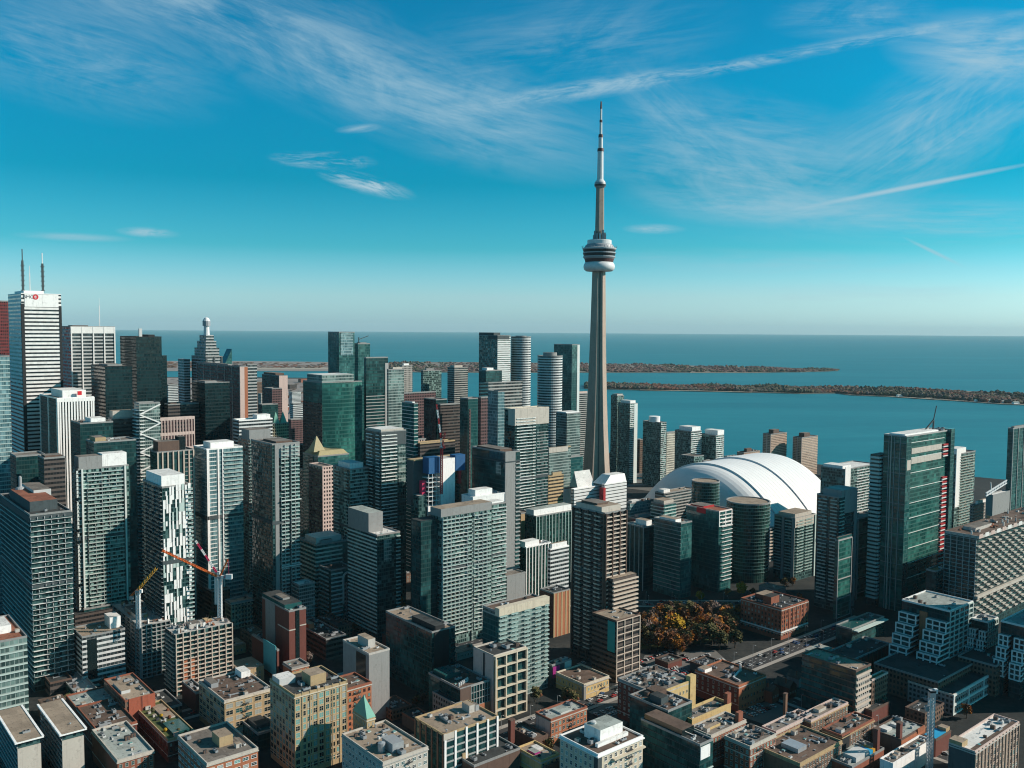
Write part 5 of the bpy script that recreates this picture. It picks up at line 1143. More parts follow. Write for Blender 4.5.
B = bld('brown base block with beige frames and a large teal billboard', 597, 616.5, 640, 622, -44, 'brownband', 'condo tower', 'condo_tower', roof='r_tan', ph=[], hv=4, D=24, coping='w_brown')
add_frame(B, R=3, rows=9, w=.7, out=.6, m='slab_tan', bh=.5); pbox(B, 'billboard', 'L', 608, 622.5, 615.5, 650, .3, .7, 'teal_sign'); add_bands(B, .8, .3, 'w_brown', R=None)
# pale patterned condo + cream frame
B = bld('pale green grey condo with staggered balconies and a cream top band', 483, 499, 548.5, 613, -62, 'gpale', 'condo tower', 'condo_tower', roof='r_brown', ph=[], hv=6, bal=dict(R=((.0, .14), (.22, .36), (.48, .60), (.70, .82), (.9, 1)), L=None, slab='slab_pale', rail='rail', out=1.3), fh=3.0, bw=1.4)
part(B, 'cream_band', -.3, B.W + .3, -.7, 4, B.h - 2.5, B.h + 3, 'w_cream'); part(B, 'teal_side', -.3, -.03, 0, B.D, 0, B.h - 3, 'gteal')
B = bld('older stone block with a cream concrete grid of deep balconies', 474, 494, 526, 657, -42, 'gdark', 'apartment block', 'apartment_building', roof='r_dark', ph=[], hv=3, coping='w_lime'); add_frame(B, R=3, rows=6, w=.9, out=1.8, m='w_cream', bh=.9)
part(B, 'stone_side', -.5, -.03, 0, B.D, 0, B.h + .5, 'w_pink'); part(B, 'dark_slot', -.6, -.52, B.D * .42, B.D * .5, 0, B.h, 'w_black'); part(B, 'tan_corner', 0, 2.2, -1.2, -.03, 0, B.h - 2, 'w_tan')
# grey concrete and dark glass behind the front row
B = bld('blank grey concrete block with a dark notch', 343, 369, 389.5, 655, -44, 'w_grey', name='apartment_building', roof='r_tan', ph=[(.35, .7, .3, .7, 6, 'w_conc', 'r_tan')], hv=1, coping='w_conc')
part(B, 'dark_notch', -.15, -.02, B.D * .12, B.D * .48, 0, B.h - 1.5, 'glass_dark')
B = bld('black and green glass block with a tan gravel roof', 386, 432, 455, 633, -46, 'gdark', roof='r_tan', ph=[(.15, .55, .0, .5, 4, 'w_black', 'r_dark')], hv=5); part(B, 'black_wall', 2, B.W * .72, -.4, -.02, 0, B.h, 'w_black')
b = MB(); fbox(b, B, 'R', B.W * .78, B.W, 0, 1, .02, 1.0, 'glass_teal'); me = b.mesh('balcony')
for i in range(1, B.n - 1): link('balcony', me, B.e, (0, 0, i * B.vh))
B = bld('dark glass topped block with white roof pots above an orange brick base', 427, 460, 490, 690, -26, 'gdark', roof='r_brown', ph=[(.1, .6, .55, .95, 3, 'glass_teal', 'glass_teal')], hv=3, D=34)
for k in range(6): b = MB(); b.lathe([(.7, 0), (.7, 1.5), (.5, 2.2), (0, 2.3)], 'u_white', 10); b.build('roof_pot', B.e, (3 + k * 1.9, 5 + k * .8, B.h))
part(B, 'brown_face', 0, B.W * .35, -.4, -.02, B.h * .2, B.h + .4, 'w_brown'); part(B, 'brick_base', B.W * .3, B.W, -.6, -.02, 0, B.h * .5, 'w_orange'); add_frame(B, R=7, rows=3, w=.25, out=.5, m='slab_grey', zb=B.h * .5, bh=.25, r=(.35, 1))
B = bld('grey windowed wall block in the shade behind the tan roofed office', 426, 455, 462, 705, -18, 'stonegrey', name='office_building', ph=[], roof='r_dark', D=24)
# ================================================================== waterfront right of the needle tower
B = bld('harbour condo with dark side and pale top nearest the needle tower', 611, 617, 624, 396, 1480, 'condo', 'condo tower', 'condo_tower', ph=[(.1, .9, .1, .9, 3, 'w_lime')])
B = bld('white edged harbour condo just in front of the pale topped one', 618, 630, 637.5, 404, 1450, 'condo', 'condo tower', 'condo_tower', ph=[(.2, .9, .1, .9, 5, 'w_white', 'r_white')]); add_bands(B, 1.1, .4, 'slab_white', L=None); part(B, 'white_edge', B.W * .55, B.W, -.6, -.02, 0, B.h, 'slab')
B = bld('harbour condo with a round white drum crown', 643, 661, 666.5, 423, 1420, 'condo', 'condo tower', 'condo_tower', ph=[]); b = MB(); b.lathe([(9, B.h), (9, B.h + 9), (0, B.h + 9.5)], 'w_white', 20, B.W * .45, B.D * .5); b.build('drum_crown', B.e); add_bands(B, .6, .4, 'slab_white', L=None)
B = bld('cream low rise between the drum crowned condo and the white topped pair', 664, 667, 679, 433, 1500, 'cream', ph=[])
B = bld('white topped harbour condo, nearer of the pair by the dome', 675, 691, 701.5, 432, 1330, 'condo', 'condo tower', 'condo_tower', ph=[(.1, .9, .0, .8, 7, 'w_white', 'r_white')]); add_bands(B, 1.0, .5, 'slab_white', L=None)
B = bld('white topped harbour condo next to the curved dome edge', 700, 716, 724, 436, 1340, 'condo', 'condo tower', 'condo_tower', ph=[(.2, 1, .0, .8, 8, 'w_white', 'r_white')]); add_bands(B, 1.0, .5, 'slab_white', L=None)
B = bld('dark shoulder block below the paired white topped condos', 681, 694, 704, 457, 1290, 'condo', 'condo tower', 'condo_tower', ph=[])
B = bld('dark shoulder block touching the dome edge', 702, 716, 724, 463, 1270, 'gdark', 'condo block', 'condo_tower', ph=[])
B = bld('brown grey condo slab behind the drum crowned condo', 636, 640, 645, 440, 1560, 'brownbrick', 'condo tower', 'condo_tower', ph=[])
for a, c, e_, y, d, st, lb in ((610, 644, 646, 457, -20, 'gdark', 'long low dark terminal roof behind the rail yard'), (640, 646, 659, 459, -20, 'cream', 'cream sunlit end block of the long dark terminal'), (660, 663, 672, 463, -22, 'whiteband', 'small white box block beside the cream terminal end'), (724, 727, 738, 457, -20, 'whiteband', 'white quay shed left of the low brown block'),
                               (822, 824, 834, 468, -16, 'whiteband', 'white quay shed right of the brown apartment pair')):
    bld(lb, a, c, e_, y, d, st, name='low_building', ph=[], hv=2)
B = bld('low brown apartment block peeping above the dome', 737, 744, 760, 453, 1560, 'beigeapt', 'apartment block', 'apartment_building', ph=[(.3, .6, .3, .7, 6, 'w_brown')])
for lb, xl, xc, xr, y in (('beige brown apartment tower of the pair above the dome, dome side one', 763, 771, 787, 434.5), ('beige brown apartment tower of the pair standing clear of the dome top', 793, 802, 818, 438)):
    B = bld(lb, xl, xc, xr, y, 1520, 'beigeapt', 'apartment tower', 'apartment_tower', ph=[(.25, .6, .2, .8, 7, 'w_brown')]); add_piers(B, L=3, w=1.2, out=.4, m='w_pink')
# ================================================================== entertainment district right
roundb('round green glass tower with pinkish flat roof in front of the dome', 692, 719.5, 481, 1000, 'greenv', ph=0, roof='r_tan', ringm='rail_mid')
roundb('larger round dark green tower with flat tan roof in front of the dome', 727, 769.5, 501, 900, 'greenv', ph=0, roof='r_tan', ringm='rail_mid')
B = bld('glass condo with red roof edge and a white balcony right face', 686, 719, 732, 512, 845, 'gteal', 'condo tower', 'condo_tower', coping='w_pink', roof='r_terra', ph=[(.1, .9, .5, .9, 2, 'steel_red')], bal=dict(R=((.2, 1),), L=None, slab='slab_white', rail='rail_white', rh=.7, out=1.4))
pbox(B, 'red_sign', 'L', 697, 508.5, 706, 512, .2, .5, 'logo_red'); add_frame(B, R=2, rows=4, w=1, out=.5, m='w_white', zb=B.h - 14)
B = bld('dark green condo with glass bays left of the red edged one', 654, 681, 692, 524, 825, 'gteal', 'condo tower', 'condo_tower', roof='r_pale', ph=[(.0, .5, .2, .8, 3, 'w_white', 'r_tan')], hv=3); add_bands(B, .5, .4, 'slab_grey', R=None)
B = bld('narrow dark condo with vertical ribs behind the brown condo', 626, 644, 656, 528, 850, 'gdark', 'condo tower', 'condo_tower', roof='r_pale', ph=[(.5, .95, .2, .8, 5, 'w_white', 'r_tan')], hv=3); add_piers(B, L=5, w=.8, out=.5, m='slab_grey')
B = bld('round cornered terrace block with stacked white ledges', 651, 664, 676, 505, 960, 'gteal', 'condo block', 'condo_block', roof='r_tan', ph=[(.1, .9, .1, .9, 4, 'w_lime', 'r_tan')]); add_bands(B, 1.0, 1.0, 'slab_pale', zb=20)
B = bld('low grey striped block running towards the dome behind the round tower', 655, 664, 694, 494, 1010, 'conband', 'condo block', 'condo_block', roof='r_tan', ph=[(.05, .25, .2, .8, 4, 'w_white', 'r_white')], hv=2)
B = bld('glass blue roofed hall beside the convention block', 624, 630, 654, 504, 1010, 'gblue', name='low_building', roof='r_pale', ph=[(.1, .4, .1, .7, 3, 'u_white', 'r_white')], hv=5)
B = bld('low dark hall with planted roof below the glass blue one', 628, 636, 656, 519, 960, 'gdark', name='low_building', roof='r_dark', ph=[(.2, .7, .2, .7, 3, 'u_grey')], hv=6)
B = bld('condo tower with bright balcony face and brown flat roof box', 774.5, 795, 815.5, 519, 885, 'condod', 'condo tower', 'condo_tower', ph=[(.1, .9, .1, .9, 4, 'w_lime', 'r_tan')], bal=dict(R=((.08, .40), (.48, .84)), L=((.15, .45), (.65, .95)), slab='slab_pale', rail='rail', out=1.3, zt=120), fh=2.95)
part(B, 'crown_wall', 0, B.W, -.4, -.02, B.h - 9, B.h + .5, 'w_lime'); part(B, 'white_edge', B.W * .94, B.W + .2, -1.2, -.02, 0, B.h, 'slab_pale'); part(B, 'grey_wall', -.5, -.02, 0, B.D * .14, 0, B.h, 'w_grey'); part(B, 'grey_wall', -.8, -.02, B.D * .5, B.D * .62, 0, B.h, 'w_grey')
B = bld('brown and white balcony block glimpsed between the round tower and the bright condo', 764, 768, 776, 530, 960, 'conband', 'condo block', 'condo_block', ph=[]); add_bands(B, 1.2, 1.0, 'slab_tan')
B = bld('dark teal condo with tall grey fin wall', 817, 839, 857, 498, 790, 'condod', 'condo tower', 'condo_tower', ph=[(.15, 1, .0, .85, 6, 'w_grey', 'r_pale')], bal=dict(R=((.02, .28),), L=((.05, .35), (.5, .9)), slab='slab_pale', rail='rail', out=1.2)); part(B, 'grey_wall', B.W * .3, B.W, -.5, -.02, B.h - 15, B.h + 6, 'w_grey'); part(B, 'grey_wall', B.W * .86, B.W, -.6, -.02, 0, B.h - 15.1, 'w_grey')
B = bld('white boxed condo behind the grey fin walled one', 821, 845, 877, 470, 970, 'condo', 'condo tower', 'condo_tower', roof='r_white', ph=[(.0, .25, .1, .9, 4, 'w_white', 'r_white')], bal=dict(R=((.35, .98),), L=None, slab='slab_white', rail='rail_white', rh=.8, out=1.3)); part(B, 'white_wall', -.0, B.W * .16, -.6, -.02, B.h - 30, B.h + 3, 'w_white')
B = bld('dark mirror glass wing with thin floor lines left of the big green tower', 842, 857, 878, 520, 826, 'ggreen', ph=[], fh=4.2); b = MB(); fbox(b, B, 'R', 0, B.W, 0, .35, .02, .35, 'slab_grey'); me = b.mesh('floor_line')
for i in range(1, 12): link('floor_line', me, B.e, (0, 0, B.h - i * 14))
part(B, 'framed_bay', B.W * .02, B.W * .06, -1, -.02, 0, B.h, 'slab_grey')
B = bld('lower framed glass block in front of the dark mirror wing', 835, 838, 852, 541, 770, 'ggreen', ph=[(.0, 1, .0, .6, 3, 'glass_teal')]); add_frame(B, R=1, rows=4, w=.7, out=.6, m='slab_grey')
# the big green tower
B = bld('big dark green glass tower with white floor lines and a red balcony strip', 884, 906.5, 951, 437, 790, 'ggreen', ph=[(.02, .75, .1, .8, 2, 'w_white', 'r_white')], roof='r_white', hv=10, fh=3.5, coping='slab_grey')
T0 = B
b = MB(); fbox(b, B, 'R', B.W * .10, B.W * .84, 0, .45, .02, .5, 'slab'); me = b.mesh('floor_line'); b = MB(); fbox(b, B, 'L', 0, B.D, 0, .3, .02, .3, 'slab_grey'); me2 = b.mesh('side_floor_line')
k = 0
z = B.h - 6
while z > 22:
    link('floor_line', me, B.e, (0, 0, z)); link('side_floor_line', me2, B.e, (0, 0, z)); z -= 13.6
part(B, 'white_band', B.W * .11, B.W * .78, -.5, -.02, B.h - 16, B.h - 11, 'w_lime'); part(B, 'white_band', B.W * .11, B.W * .78, -.5, -.02, B.h - 25, B.h - 19.5, 'w_lime')
part(B, 'corner_glass', 0, B.W * .1, -.35, -.02, 0, B.h, 'gteal'); part(B, 'glass_fin', B.W * .93, B.W + 1.5, -3, 5, 0, B.h + 2, 'gteal'); part(B, 'white_panel', B.W * .02, B.W * .1, -.5, -.36, B.h - 30, B.h - 21, 'w_lime')
b = MB(); fbox(b, B, 'R', B.W * .80, B.W * .92, 0, 1.3, .02, 1.6, 'steel_red'); me = b.mesh('red_balcony'); b = MB(); fbox(b, B, 'R', B.W * .80, B.W * .92, 0, .9, .02, 1.5, 'slab_white'); me2 = b.mesh('white_balcony')
i = 0; z = 24
while z < B.h - 4:
    if z < B.h - 42 or (B.h - 12 > z > B.h - 24): link('red_balcony', me, B.e, (0, 0, z + 1.5)); link('white_balcony', me2, B.e, (0, 0, z))
    z += 4.4
for s in (.25, .5, .75): part(B, 'steel_mullion', -.6, -.02, B.D * s - .25, B.D * s + .25, 0, B.h - 1, 'slab_grey')
part(B, 'corner_column', -.9, -.02, B.D * .62, B.D * .66, 0, B.h, 'w_lime')
b = MB(); q = (B.W * .84, B.D * .5)
b.bar((B.W * .62, q[1], B.h), (q[0], q[1], B.h + 10), .5, 'u_dark'); b.bar((q[0], q[1], B.h), (q[0], q[1], B.h + 10), .6, 'u_dark'); b.bar((q[0], q[1], B.h + 10), (B.W * .9, q[1], B.h + 23), .35, 'u_dark'); b.bar((B.W * .62, q[1], B.h), (q[0], q[1], B.h + .6), .4, 'u_dark'); b.build('maintenance_crane', B.e)
P0w = at(872.5, 455, 728)
b = MB(); e = B.e
stp = bld('slim bay stack of blue grey panels joined to the big green tower', 871, 880, 890, 455, 806, 'gdark', ph=[], D=9, parapet=0, bal=None)
add_bands(stp, 1.9, 1.1, 'slab_pale', R=(0, 1), L=(0, 1))
B = bld('white striped condo tower rising right behind the big green tower', 944, 956, 975.5, 455, 1010, 'condo', 'condo tower', 'condo_tower', ph=[(.0, .5, .0, .8, 7, 'w_white', 'r_white')], bal=dict(R=((.2, .9),), L=None, slab='slab_tan', rail='rail')); part(B, 'white_wall', .02, B.W * .22, -.8, -.02, B.h - 60, B.h + 7, 'w_white')
B = bld('tall blue teal glass condo at the far picture edge', 1008, 1013, 1040, 429, 930, 'gteal', 'condo tower', 'condo_tower', ph=[(.1, .9, .3, .9, 2, 'w_grey')]); add_piers(B, R=6, w=.8, out=.6, m='slab_grey')
B = bld('grey concrete slab block beneath a white slanted gantry', 986, 993, 1010, 496, 900, 'w_grey', name='condo_tower', ph=[], roof='r_white')
b = MB()
A_ = Vector((-12, 2, B.h + 1)); C_ = Vector((B.W * .9, 2, B.h + 9))
for o in (0, 3): b.bar(A_ + Vector((0, 0, o)), C_ + Vector((0, 0, o)), .5, 'steel_white')
for i in range(8): b.bar(A_.lerp(C_, i / 8), A_.lerp(C_, (i + 1) / 8) + Vector((0, 0, 3)), .35, 'steel_white')
b.bar((2, 2, B.h), (-2, 2, B.h + 14), .4, 'steel_white'); b.build('white_gantry', B.e)
B = bld('low beige block with pale roofs behind the unfinished white balcony block', 970, 974, 996, 506, 960, 'concrete', name='low_building', ph=[(.2, .6, .2, .8, 4, 'w_white', 'r_tan')], hv=4, roof='r_tan')
B = bld('unfinished slab block with checkered white balconies and cluttered concrete top', 945, 977, 1052, 536, 730, 'gdark', 'building site', 'unfinished_building', roof='r_brown', ph=[(.1, .3, .3, .7, 3, 'w_conc')], parapet=0, hv=16, fh=3.2)
b = MB()
nseg = 12
for i in range(nseg):
    for dz, off in ((0, 0), (B.vh, .5)):
        s0 = B.W * (i + off * 1.0) / nseg; fbox(b, B, 'R', s0, min(B.W, s0 + B.W / nseg * .42), dz, dz + 1.0, .02, 1.7, 'w_lime')
fbox(b, B, 'R', 0, B.W, -.12, .12, .02, .9, 'w_darkgrey'); fbox(b, B, 'R', 0, B.W, B.vh - .12, B.vh + .12, .02, .9, 'w_darkgrey'); me = b.mesh('balcony_row')
for i in range(3, B.n - 2, 2): link('balcony_row', me, B.e, (0, 0, i * B.vh))
top_clutter(B, 34); part(B, 'top_slab', -.5, B.W, -1.8, B.D, B.h - 2.2, B.h + .2, 'w_conc', 'r_brown'); add_frame(B, L=5, w=.6, out=.8, m='slab_grey', bh=.45); zm = fp(B, 'R', 990, 592)[1]; part(B, 'transfer_slab', 0, B.W, -2.4, -.02, zm, zm + 2.2, 'w_lime')
b = MB()
for i in range(14): x = B.W * i / 14; b.box(x, x + B.W / 22, -1.9, -1.82, B.h - 2.0, B.h + 1.4, 'slab_white' if i % 2 else 'w_pink')
b.build('formwork_edge', B.e)
B = bld('dark glass podium between the big green tower and the white balcony block', 926, 936, 972, 572, -50, 'gdark', ph=[], roof='r_green')
# ziggurat blocks
def ziggurat(label, xl, xc, xr, y, d, tiers, dz, shift, group=None, style='gdark', base=.28, red=False, fhz=3.6, ln=None):
    B = bld(label, xl, xc, xr, y, d, style, 'terraced block', 'terraced_building', ph=[], roof='r_pale', coping='slab_white', hv=3)
    add_frame(B, R=5, w=.9, out=.6, m='slab_pale', zb=B.h * base, bh=.9); 
    zb = B.h * base
    for k in range(tiers):                                  # terraces stepping down along the left face
        z1 = B.h - dz * (k + 1); x0 = -shift * (k + 1)
        part(B, 'terrace_wing', x0, -shift * k - .02 if k else -.02, 0, B.D * .42, 0, z1, 'gdark', 'r_pale'); part(B, 'terrace_wing', x0, -shift * k - .02 if k else -.02, B.D * .62, B.D, 0, z1, 'gdark', 'r_pale')
        for y0, y1 in ((0, B.D * .42), (B.D * .62, B.D)):
            b = MB()
            nfl = max(1, round((z1 - zb) / fhz))
            for i in range(nfl + 1):
                z = z1 - i * fhz
                if z < zb - 1: break
                b.box(x0 - .7, x0 - .02, y0, y1, z - .55, z + .3, 'slab_white')
                b.box(x0 - .7, -shift * k, y0 - .5, y0 - .02, z - .55, z + .3, 'slab_white')
            zlo = max(zb, z1 - dz * 1.0) if k < tiers - 1 else zb
            nv = max(2, round((y1 - y0) / 5.5))
            for i in range(nv + 1):
                yy = y0 + (y1 - y0) * i / nv; yy = min(max(yy, y0 + .4), y1 - .4); b.box(x0 - .75, x0 - .03, yy - .4, yy + .4, zlo, z1 + .3, 'slab_white')
            b.build('terrace_frame', B.e)
    if red: part(B, 'brick_recess', -1.5, -.03, B.D * .44, B.D * .60, B.h * .4, B.h - 4, 'w_orange')
    return B
ziggurat('nearest pale framed terrace block stepping down in the shade by the big green tower', 902, 950, 973, 612, -52, 4, 7.2, 4.2, red=True)
ziggurat('small pale framed terrace block squeezed beside the larger terrace block', 972, 988, 998, 623, -40, 4, 6.0, 3.0)
ziggurat('pale framed terrace block cut by the picture edge', 1001, 1028, 1060, 628, -48, 3, 8, 3.2)
B = bld('dark brick podium under the pale framed terrace blocks', 874, 938, 985, 683, -18, 'brownbrick', 'brick building', 'brick_building', ph=[], roof='r_dark')
B = bld('bluish shop front building with big dark windows in the shade', 938, 953, 1024, 696, -13, 'stonegrey', name='shop_building', ph=[], roof='r_dark', D=30, coping='w_lime'); add_frame(B, R=5, rows=2, w=1.3, out=.6, m='slab', bh=1.6)
B = bld('dark brick wing behind the bluish shop front', 958, 996, 1040, 667, -21, 'brownbrick', 'brick building', 'brick_building', ph=[], roof='r_dark', hv=4)
B = bld('dark glass podium at the foot of the big green tower with pale canopy', 836, 852, 884, 630, -14, 'gdark', name='low_building', ph=[], roof='glass_teal'); part(B, 'canopy', 2, B.W, -4, -.02, B.h - 1.5, B.h - .7, 'slab_pale')
B = bld('dark warehouse with upright piers behind the long flat roofed slab', 824, 850, 890, 662, -16, 'w_brickdark', name='warehouse', ph=[], roof='r_dark', hv=4); add_piers(B, R=10, w=.8, out=.5, m='w_brown'); add_piers(B, L=8, w=.8, out=.5, m='w_brown')
# ================================================================== brick quarter, right front
WB = dict(frame='w_lime', bay=3.0, w=1.7, h=2.3)
B = bld('red brick hotel with white cornice beside the autumn park', 741, 781.5, 808, 610, -25, 'w_brick', 'hotel', 'brick_hotel', roof='r_dark', ph=[(.15, .45, .35, .55, 6, 'w_brick', 'r_dark'), (.3, .7, .65, .85, 4, 'w_brickdark', 'r_tan')], hv=10, coping='w_brick', fh=3.4, wins=dict(bay=3.2, w=1.6, h=2.2, frame='w_brickdark'))
part(B, 'stone_band', -.7, B.W, -.8, -.03, B.h * .24, B.h * .24 + 1, 'slab_white'); part(B, 'stone_band', -.7, -.03, 0, B.D, B.h * .24, B.h * .24 + 1, 'slab_white'); add_piers(B, R=8, w=.7, out=.4, m='w_orange', zb=B.h * .3)
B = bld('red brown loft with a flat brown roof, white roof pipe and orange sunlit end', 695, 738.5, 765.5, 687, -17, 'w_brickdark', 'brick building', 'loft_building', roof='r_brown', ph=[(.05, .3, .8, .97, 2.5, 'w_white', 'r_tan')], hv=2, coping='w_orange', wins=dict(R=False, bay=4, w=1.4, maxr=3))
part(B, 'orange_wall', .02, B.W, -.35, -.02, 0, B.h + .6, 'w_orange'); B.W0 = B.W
b = MB(); b.bar((B.W * .8, B.D * .45, B.h + .9), (B.W * .3, B.D * .3, B.h + .9), .5, 'u_white'); b.bar((B.W * .8, B.D * .45, B.h), (B.W * .8, B.D * .45, B.h + 5), .6, 'u_white'); b.bar((B.W * .3, B.D * .3, B.h + .9), (B.W * .25, B.D * .12, B.h + .9), .5, 'u_white'); b.build('roof_duct', B.roof)
def front_windows(B, m_off=-.36, bay=3.2, rows=3, r=(.08, .95), w=1.2, h=1.8, frame='w_brickdark'):
    rg = random.Random(len(BLDS)); n = max(1, int(B.W * (r[1] - r[0]) / bay)); c = 0
    for i in range(rows):
        for k in range(n):
            me = window_mesh(w, h, frame, rg.choice(('glass_dark', 'glass_dark', 'glass_teal', 'glass_blind'))); s = B.W * (r[0] + (r[1] - r[0]) * (k + .5) / n)
            link('window', me, B.e, (s - w / 2, m_off, B.h - 1.2 - (i + 1) * (B.h - 1.5) / rows + (B.h / rows - h) / 2))
front_windows(B)
B = bld('long dark slab building with a flat tan roof and balcony end', 802, 856, 871, 672, -35, 'gdark', 'apartment block', 'apartment_building', roof='r_tan', ph=[], hv=5, fh=4.0, coping='w_brown', bal=None); add_bands(B, 1.0, .4, 'w_brown', R=None)
add_bands(B, 1.3, .7, 'slab_tan', L=None); part(B, 'end_wall', B.W * .1, B.W * .9, -.3, -.02, 0, B.h - 4, 'concrete')
B = bld('brown brick wing behind the balcony end of the long dark slab', 866, 872, 888, 681, -24, 'brownbrick', 'brick building', 'brick_building', ph=[], roof='r_green', hv=2, coping='w_pink')
B = bld('two storey cream corner shop with a flat brown roof on the sunny street', 556, 584, 609, 685.5, -10, 'w_yellow', 'shop', 'shop_building', roof='r_brown', ph=[], coping='w_cream', wins=dict(bay=3.0, w=1.3, h=2.2, frame='w_cream', zb=.3), fh=4.0); part(B, 'chamfered_corner', -.5, 1.5, -.5, 1.5, 0, B.h + .3, 'w_grey')
B = bld('dark brick block with a rubble littered roof and yellow brick back wall', 618, 656, 694, 695, -25, 'w_brickdark', 'brick building', 'brick_building', roof='r_grey', ph=[], hv=34, coping='w_grey', wins=dict(R=False, bay=4))
part(B, 'yellow_wall', B.W * .25, B.W, -.5, -.02, 0, B.h + 1.2, 'w_yellow'); part(B, 'yellow_tower', B.W * .86, B.W + .5, -1.2, 2.4, 0, B.h + 4, 'w_yellow'); front_windows(B, -.52, 3.2, 3, (.3, .84), 1.3, 2.0, 'w_cream')
B = bld('flat roofed dark block in the middle of the dark glass and rubble roofs', 630, 668, 692, 712, -27, 'gdark', 'office block', 'office_building', roof='r_brown', ph=[(.2, .5, .3, .6, 4, 'w_darkgrey', 'r_dark'), (.5, .9, .6, .9, 3, 'w_brown', 'r_brown')], hv=8)
B = bld('dark glass loft with a stepped glass penthouse and small lit white end panel', 641, 700, 713, 746, -26, 'gdark', 'loft', 'loft_building', roof='r_dark', ph=[(.05, .95, .3, .95, 4, 'glass_dark', 'r_brown')], hv=6, fh=3.8); part(B, 'white_panel', .3, B.W * .75, -.4, -.02, B.h - 8, B.h - 1, 'w_white'); add_bands(B, .5, .7, 'slab_pale', L=None, zt=B.h - 8)
add_bands(B, .35, .3, 'w_darkgrey', R=None)
B = bld('low roof with a long yellow parapet wall and tall brick stack', 676, 692, 731, 722, -17, 'w_yellow', 'brick building', 'brick_building', roof='r_grey', ph=[], hv=8, coping='w_yellow', parapet=1.6); part(B, 'brick_stack', B.W * .9, B.W, 0, 2.6, B.h, B.h + 8, 'w_brick')
B = bld('orange brick house with cluttered grey roof in front of the yellow parapet', 690, 711, 746, 737, -19, 'w_brick', 'brick building', 'brick_building', roof='r_grey', ph=[(.2, .5, .4, .6, 1.5, 'w_yellow', 'r_tan')], hv=9, coping='w_lime', wins=dict(L=False, **WB)); part(B, 'brick_stack', B.W * .82, B.W * .95, 1, 3.4, B.h, B.h + 6, 'w_brick')
B = bld('red brick corner block with grey roof full of fans', 724.5, 750, 776, 748, -21, 'w_brick', 'brick building', 'brick_building', roof='r_grey', ph=[], hv=14, coping='w_lime', wins=dict(**WB)); part(B, 'stone_band', -.25, B.W, -.3, -.02, B.h - 5.5, B.h - 4.9, 'w_lime'); part(B, 'stone_band', -.3, -.02, 0, B.D, B.h - 5.5, B.h - 4.9, 'w_lime')
B = bld('long brick row with cluttered roof right of the corner block', 762, 776, 812, 733, -17, 'w_brick', 'brick building', 'brick_row', roof='r_grey', ph=[], hv=14, coping='w_pink', wins=dict(L=False, **WB))
B = bld('far end of the brick row with pale ledge below the long dark slab', 797, 811, 848, 722, -17, 'w_brickbrown', 'brick building', 'brick_row', roof='r_grey', ph=[(.35, .55, .4, .8, 2, 'w_lime', 'r_tan')], hv=10, coping='w_pink', wins=dict(L=False, **WB))
B = bld('wide grey green flat roofed brick factory with big roof plant', 758, 800, 842, 765, -16, 'w_brickbrown', 'brick building', 'factory_building', roof='r_brown', ph=[(.25, .45, .3, .7, 2.5, 'u_metal', 'u_metal')], hv=12, coping='w_tan', wins=dict(L=False, **WB))
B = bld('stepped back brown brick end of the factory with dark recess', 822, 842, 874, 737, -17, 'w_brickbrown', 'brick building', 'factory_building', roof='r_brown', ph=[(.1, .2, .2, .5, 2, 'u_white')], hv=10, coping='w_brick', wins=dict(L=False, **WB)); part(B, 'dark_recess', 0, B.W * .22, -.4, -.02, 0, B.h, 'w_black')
B = bld('low pale grey roofed workshop with brown edge wall', 872, 901, 925, 741, -13, 'w_brickbrown', 'workshop', 'workshop_building', roof='r_pale', ph=[(.15, .35, .6, .9, 1.5, 'u_white', 'r_white'), (.5, .6, .5, .8, 1.5, 'u_white', 'r_white')], hv=4, coping='w_brown')
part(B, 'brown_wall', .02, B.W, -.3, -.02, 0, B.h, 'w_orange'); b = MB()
for k in range(8): b.box(B.W * .65 + k * 1.1, B.W * .65 + k * 1.1 + .8, -.8, 0, B.h - 1, B.h + 1.6, 'w_orange')
b.build('stepped_coping', B.e)
B = bld('tan brick warehouse with cream roof and regular sunlit windows at the picture corner', 949, 975, 1019, 753, -28, 'w_lime', 'warehouse', 'loft_building', roof='r_white', ph=[(.0, .12, .5, 1, 3, 'w_tan', 'r_tan')], hv=5, coping='w_pink', wallm='w_fawn', wins=dict(R=True, L=True, bay=3.6, w=2.3, h=2.7, frame='w_pink'), fh=4.0); add_piers(B, R=14, w=.7, out=.5, m='w_fawn')
part(B, 'roof_trough', B.W * .03, B.W * .97, .5, 3.2, B.h + .01, B.h + .5, 'r_brown'); part(B, 'shaded_wall', -.3, -.02, 0, B.D, 0, B.h, 'w_darkgrey')  # dark grey sheet puts the left face's shade into its colour
B = bld('pit wall with a bright blue tarpaulin roof behind the white crane mast', 922, 936, 951, 741, -10, 'w_brickdark', 'shed', 'shed', roof='r_dark', ph=[(.05, .75, .1, .9, 1.2, 'sky_tarp', 'sky_tarp'), (.75, 1, .1, .7, 3, 'w_tan', 'r_tan')], coping='w_brown')
e, p, zt_ = tower_crane('slim white lattice crane mast without boom at the picture corner', 932, 0, 692, 500, [('short_jib', (932, 692), (930, 700, 1), 'u_white', .8)], 'steel_white', 1.25)
b = MB(); b.box(-1.6, 1.6, -1.6, 1.6, zt_ - 3, zt_ + 1, 'u_metal'); b.box(-3.4, -1.7, -1, 1, zt_ - 11, zt_ - 8, 'u_grey'); b.build('slewing_unit', e)
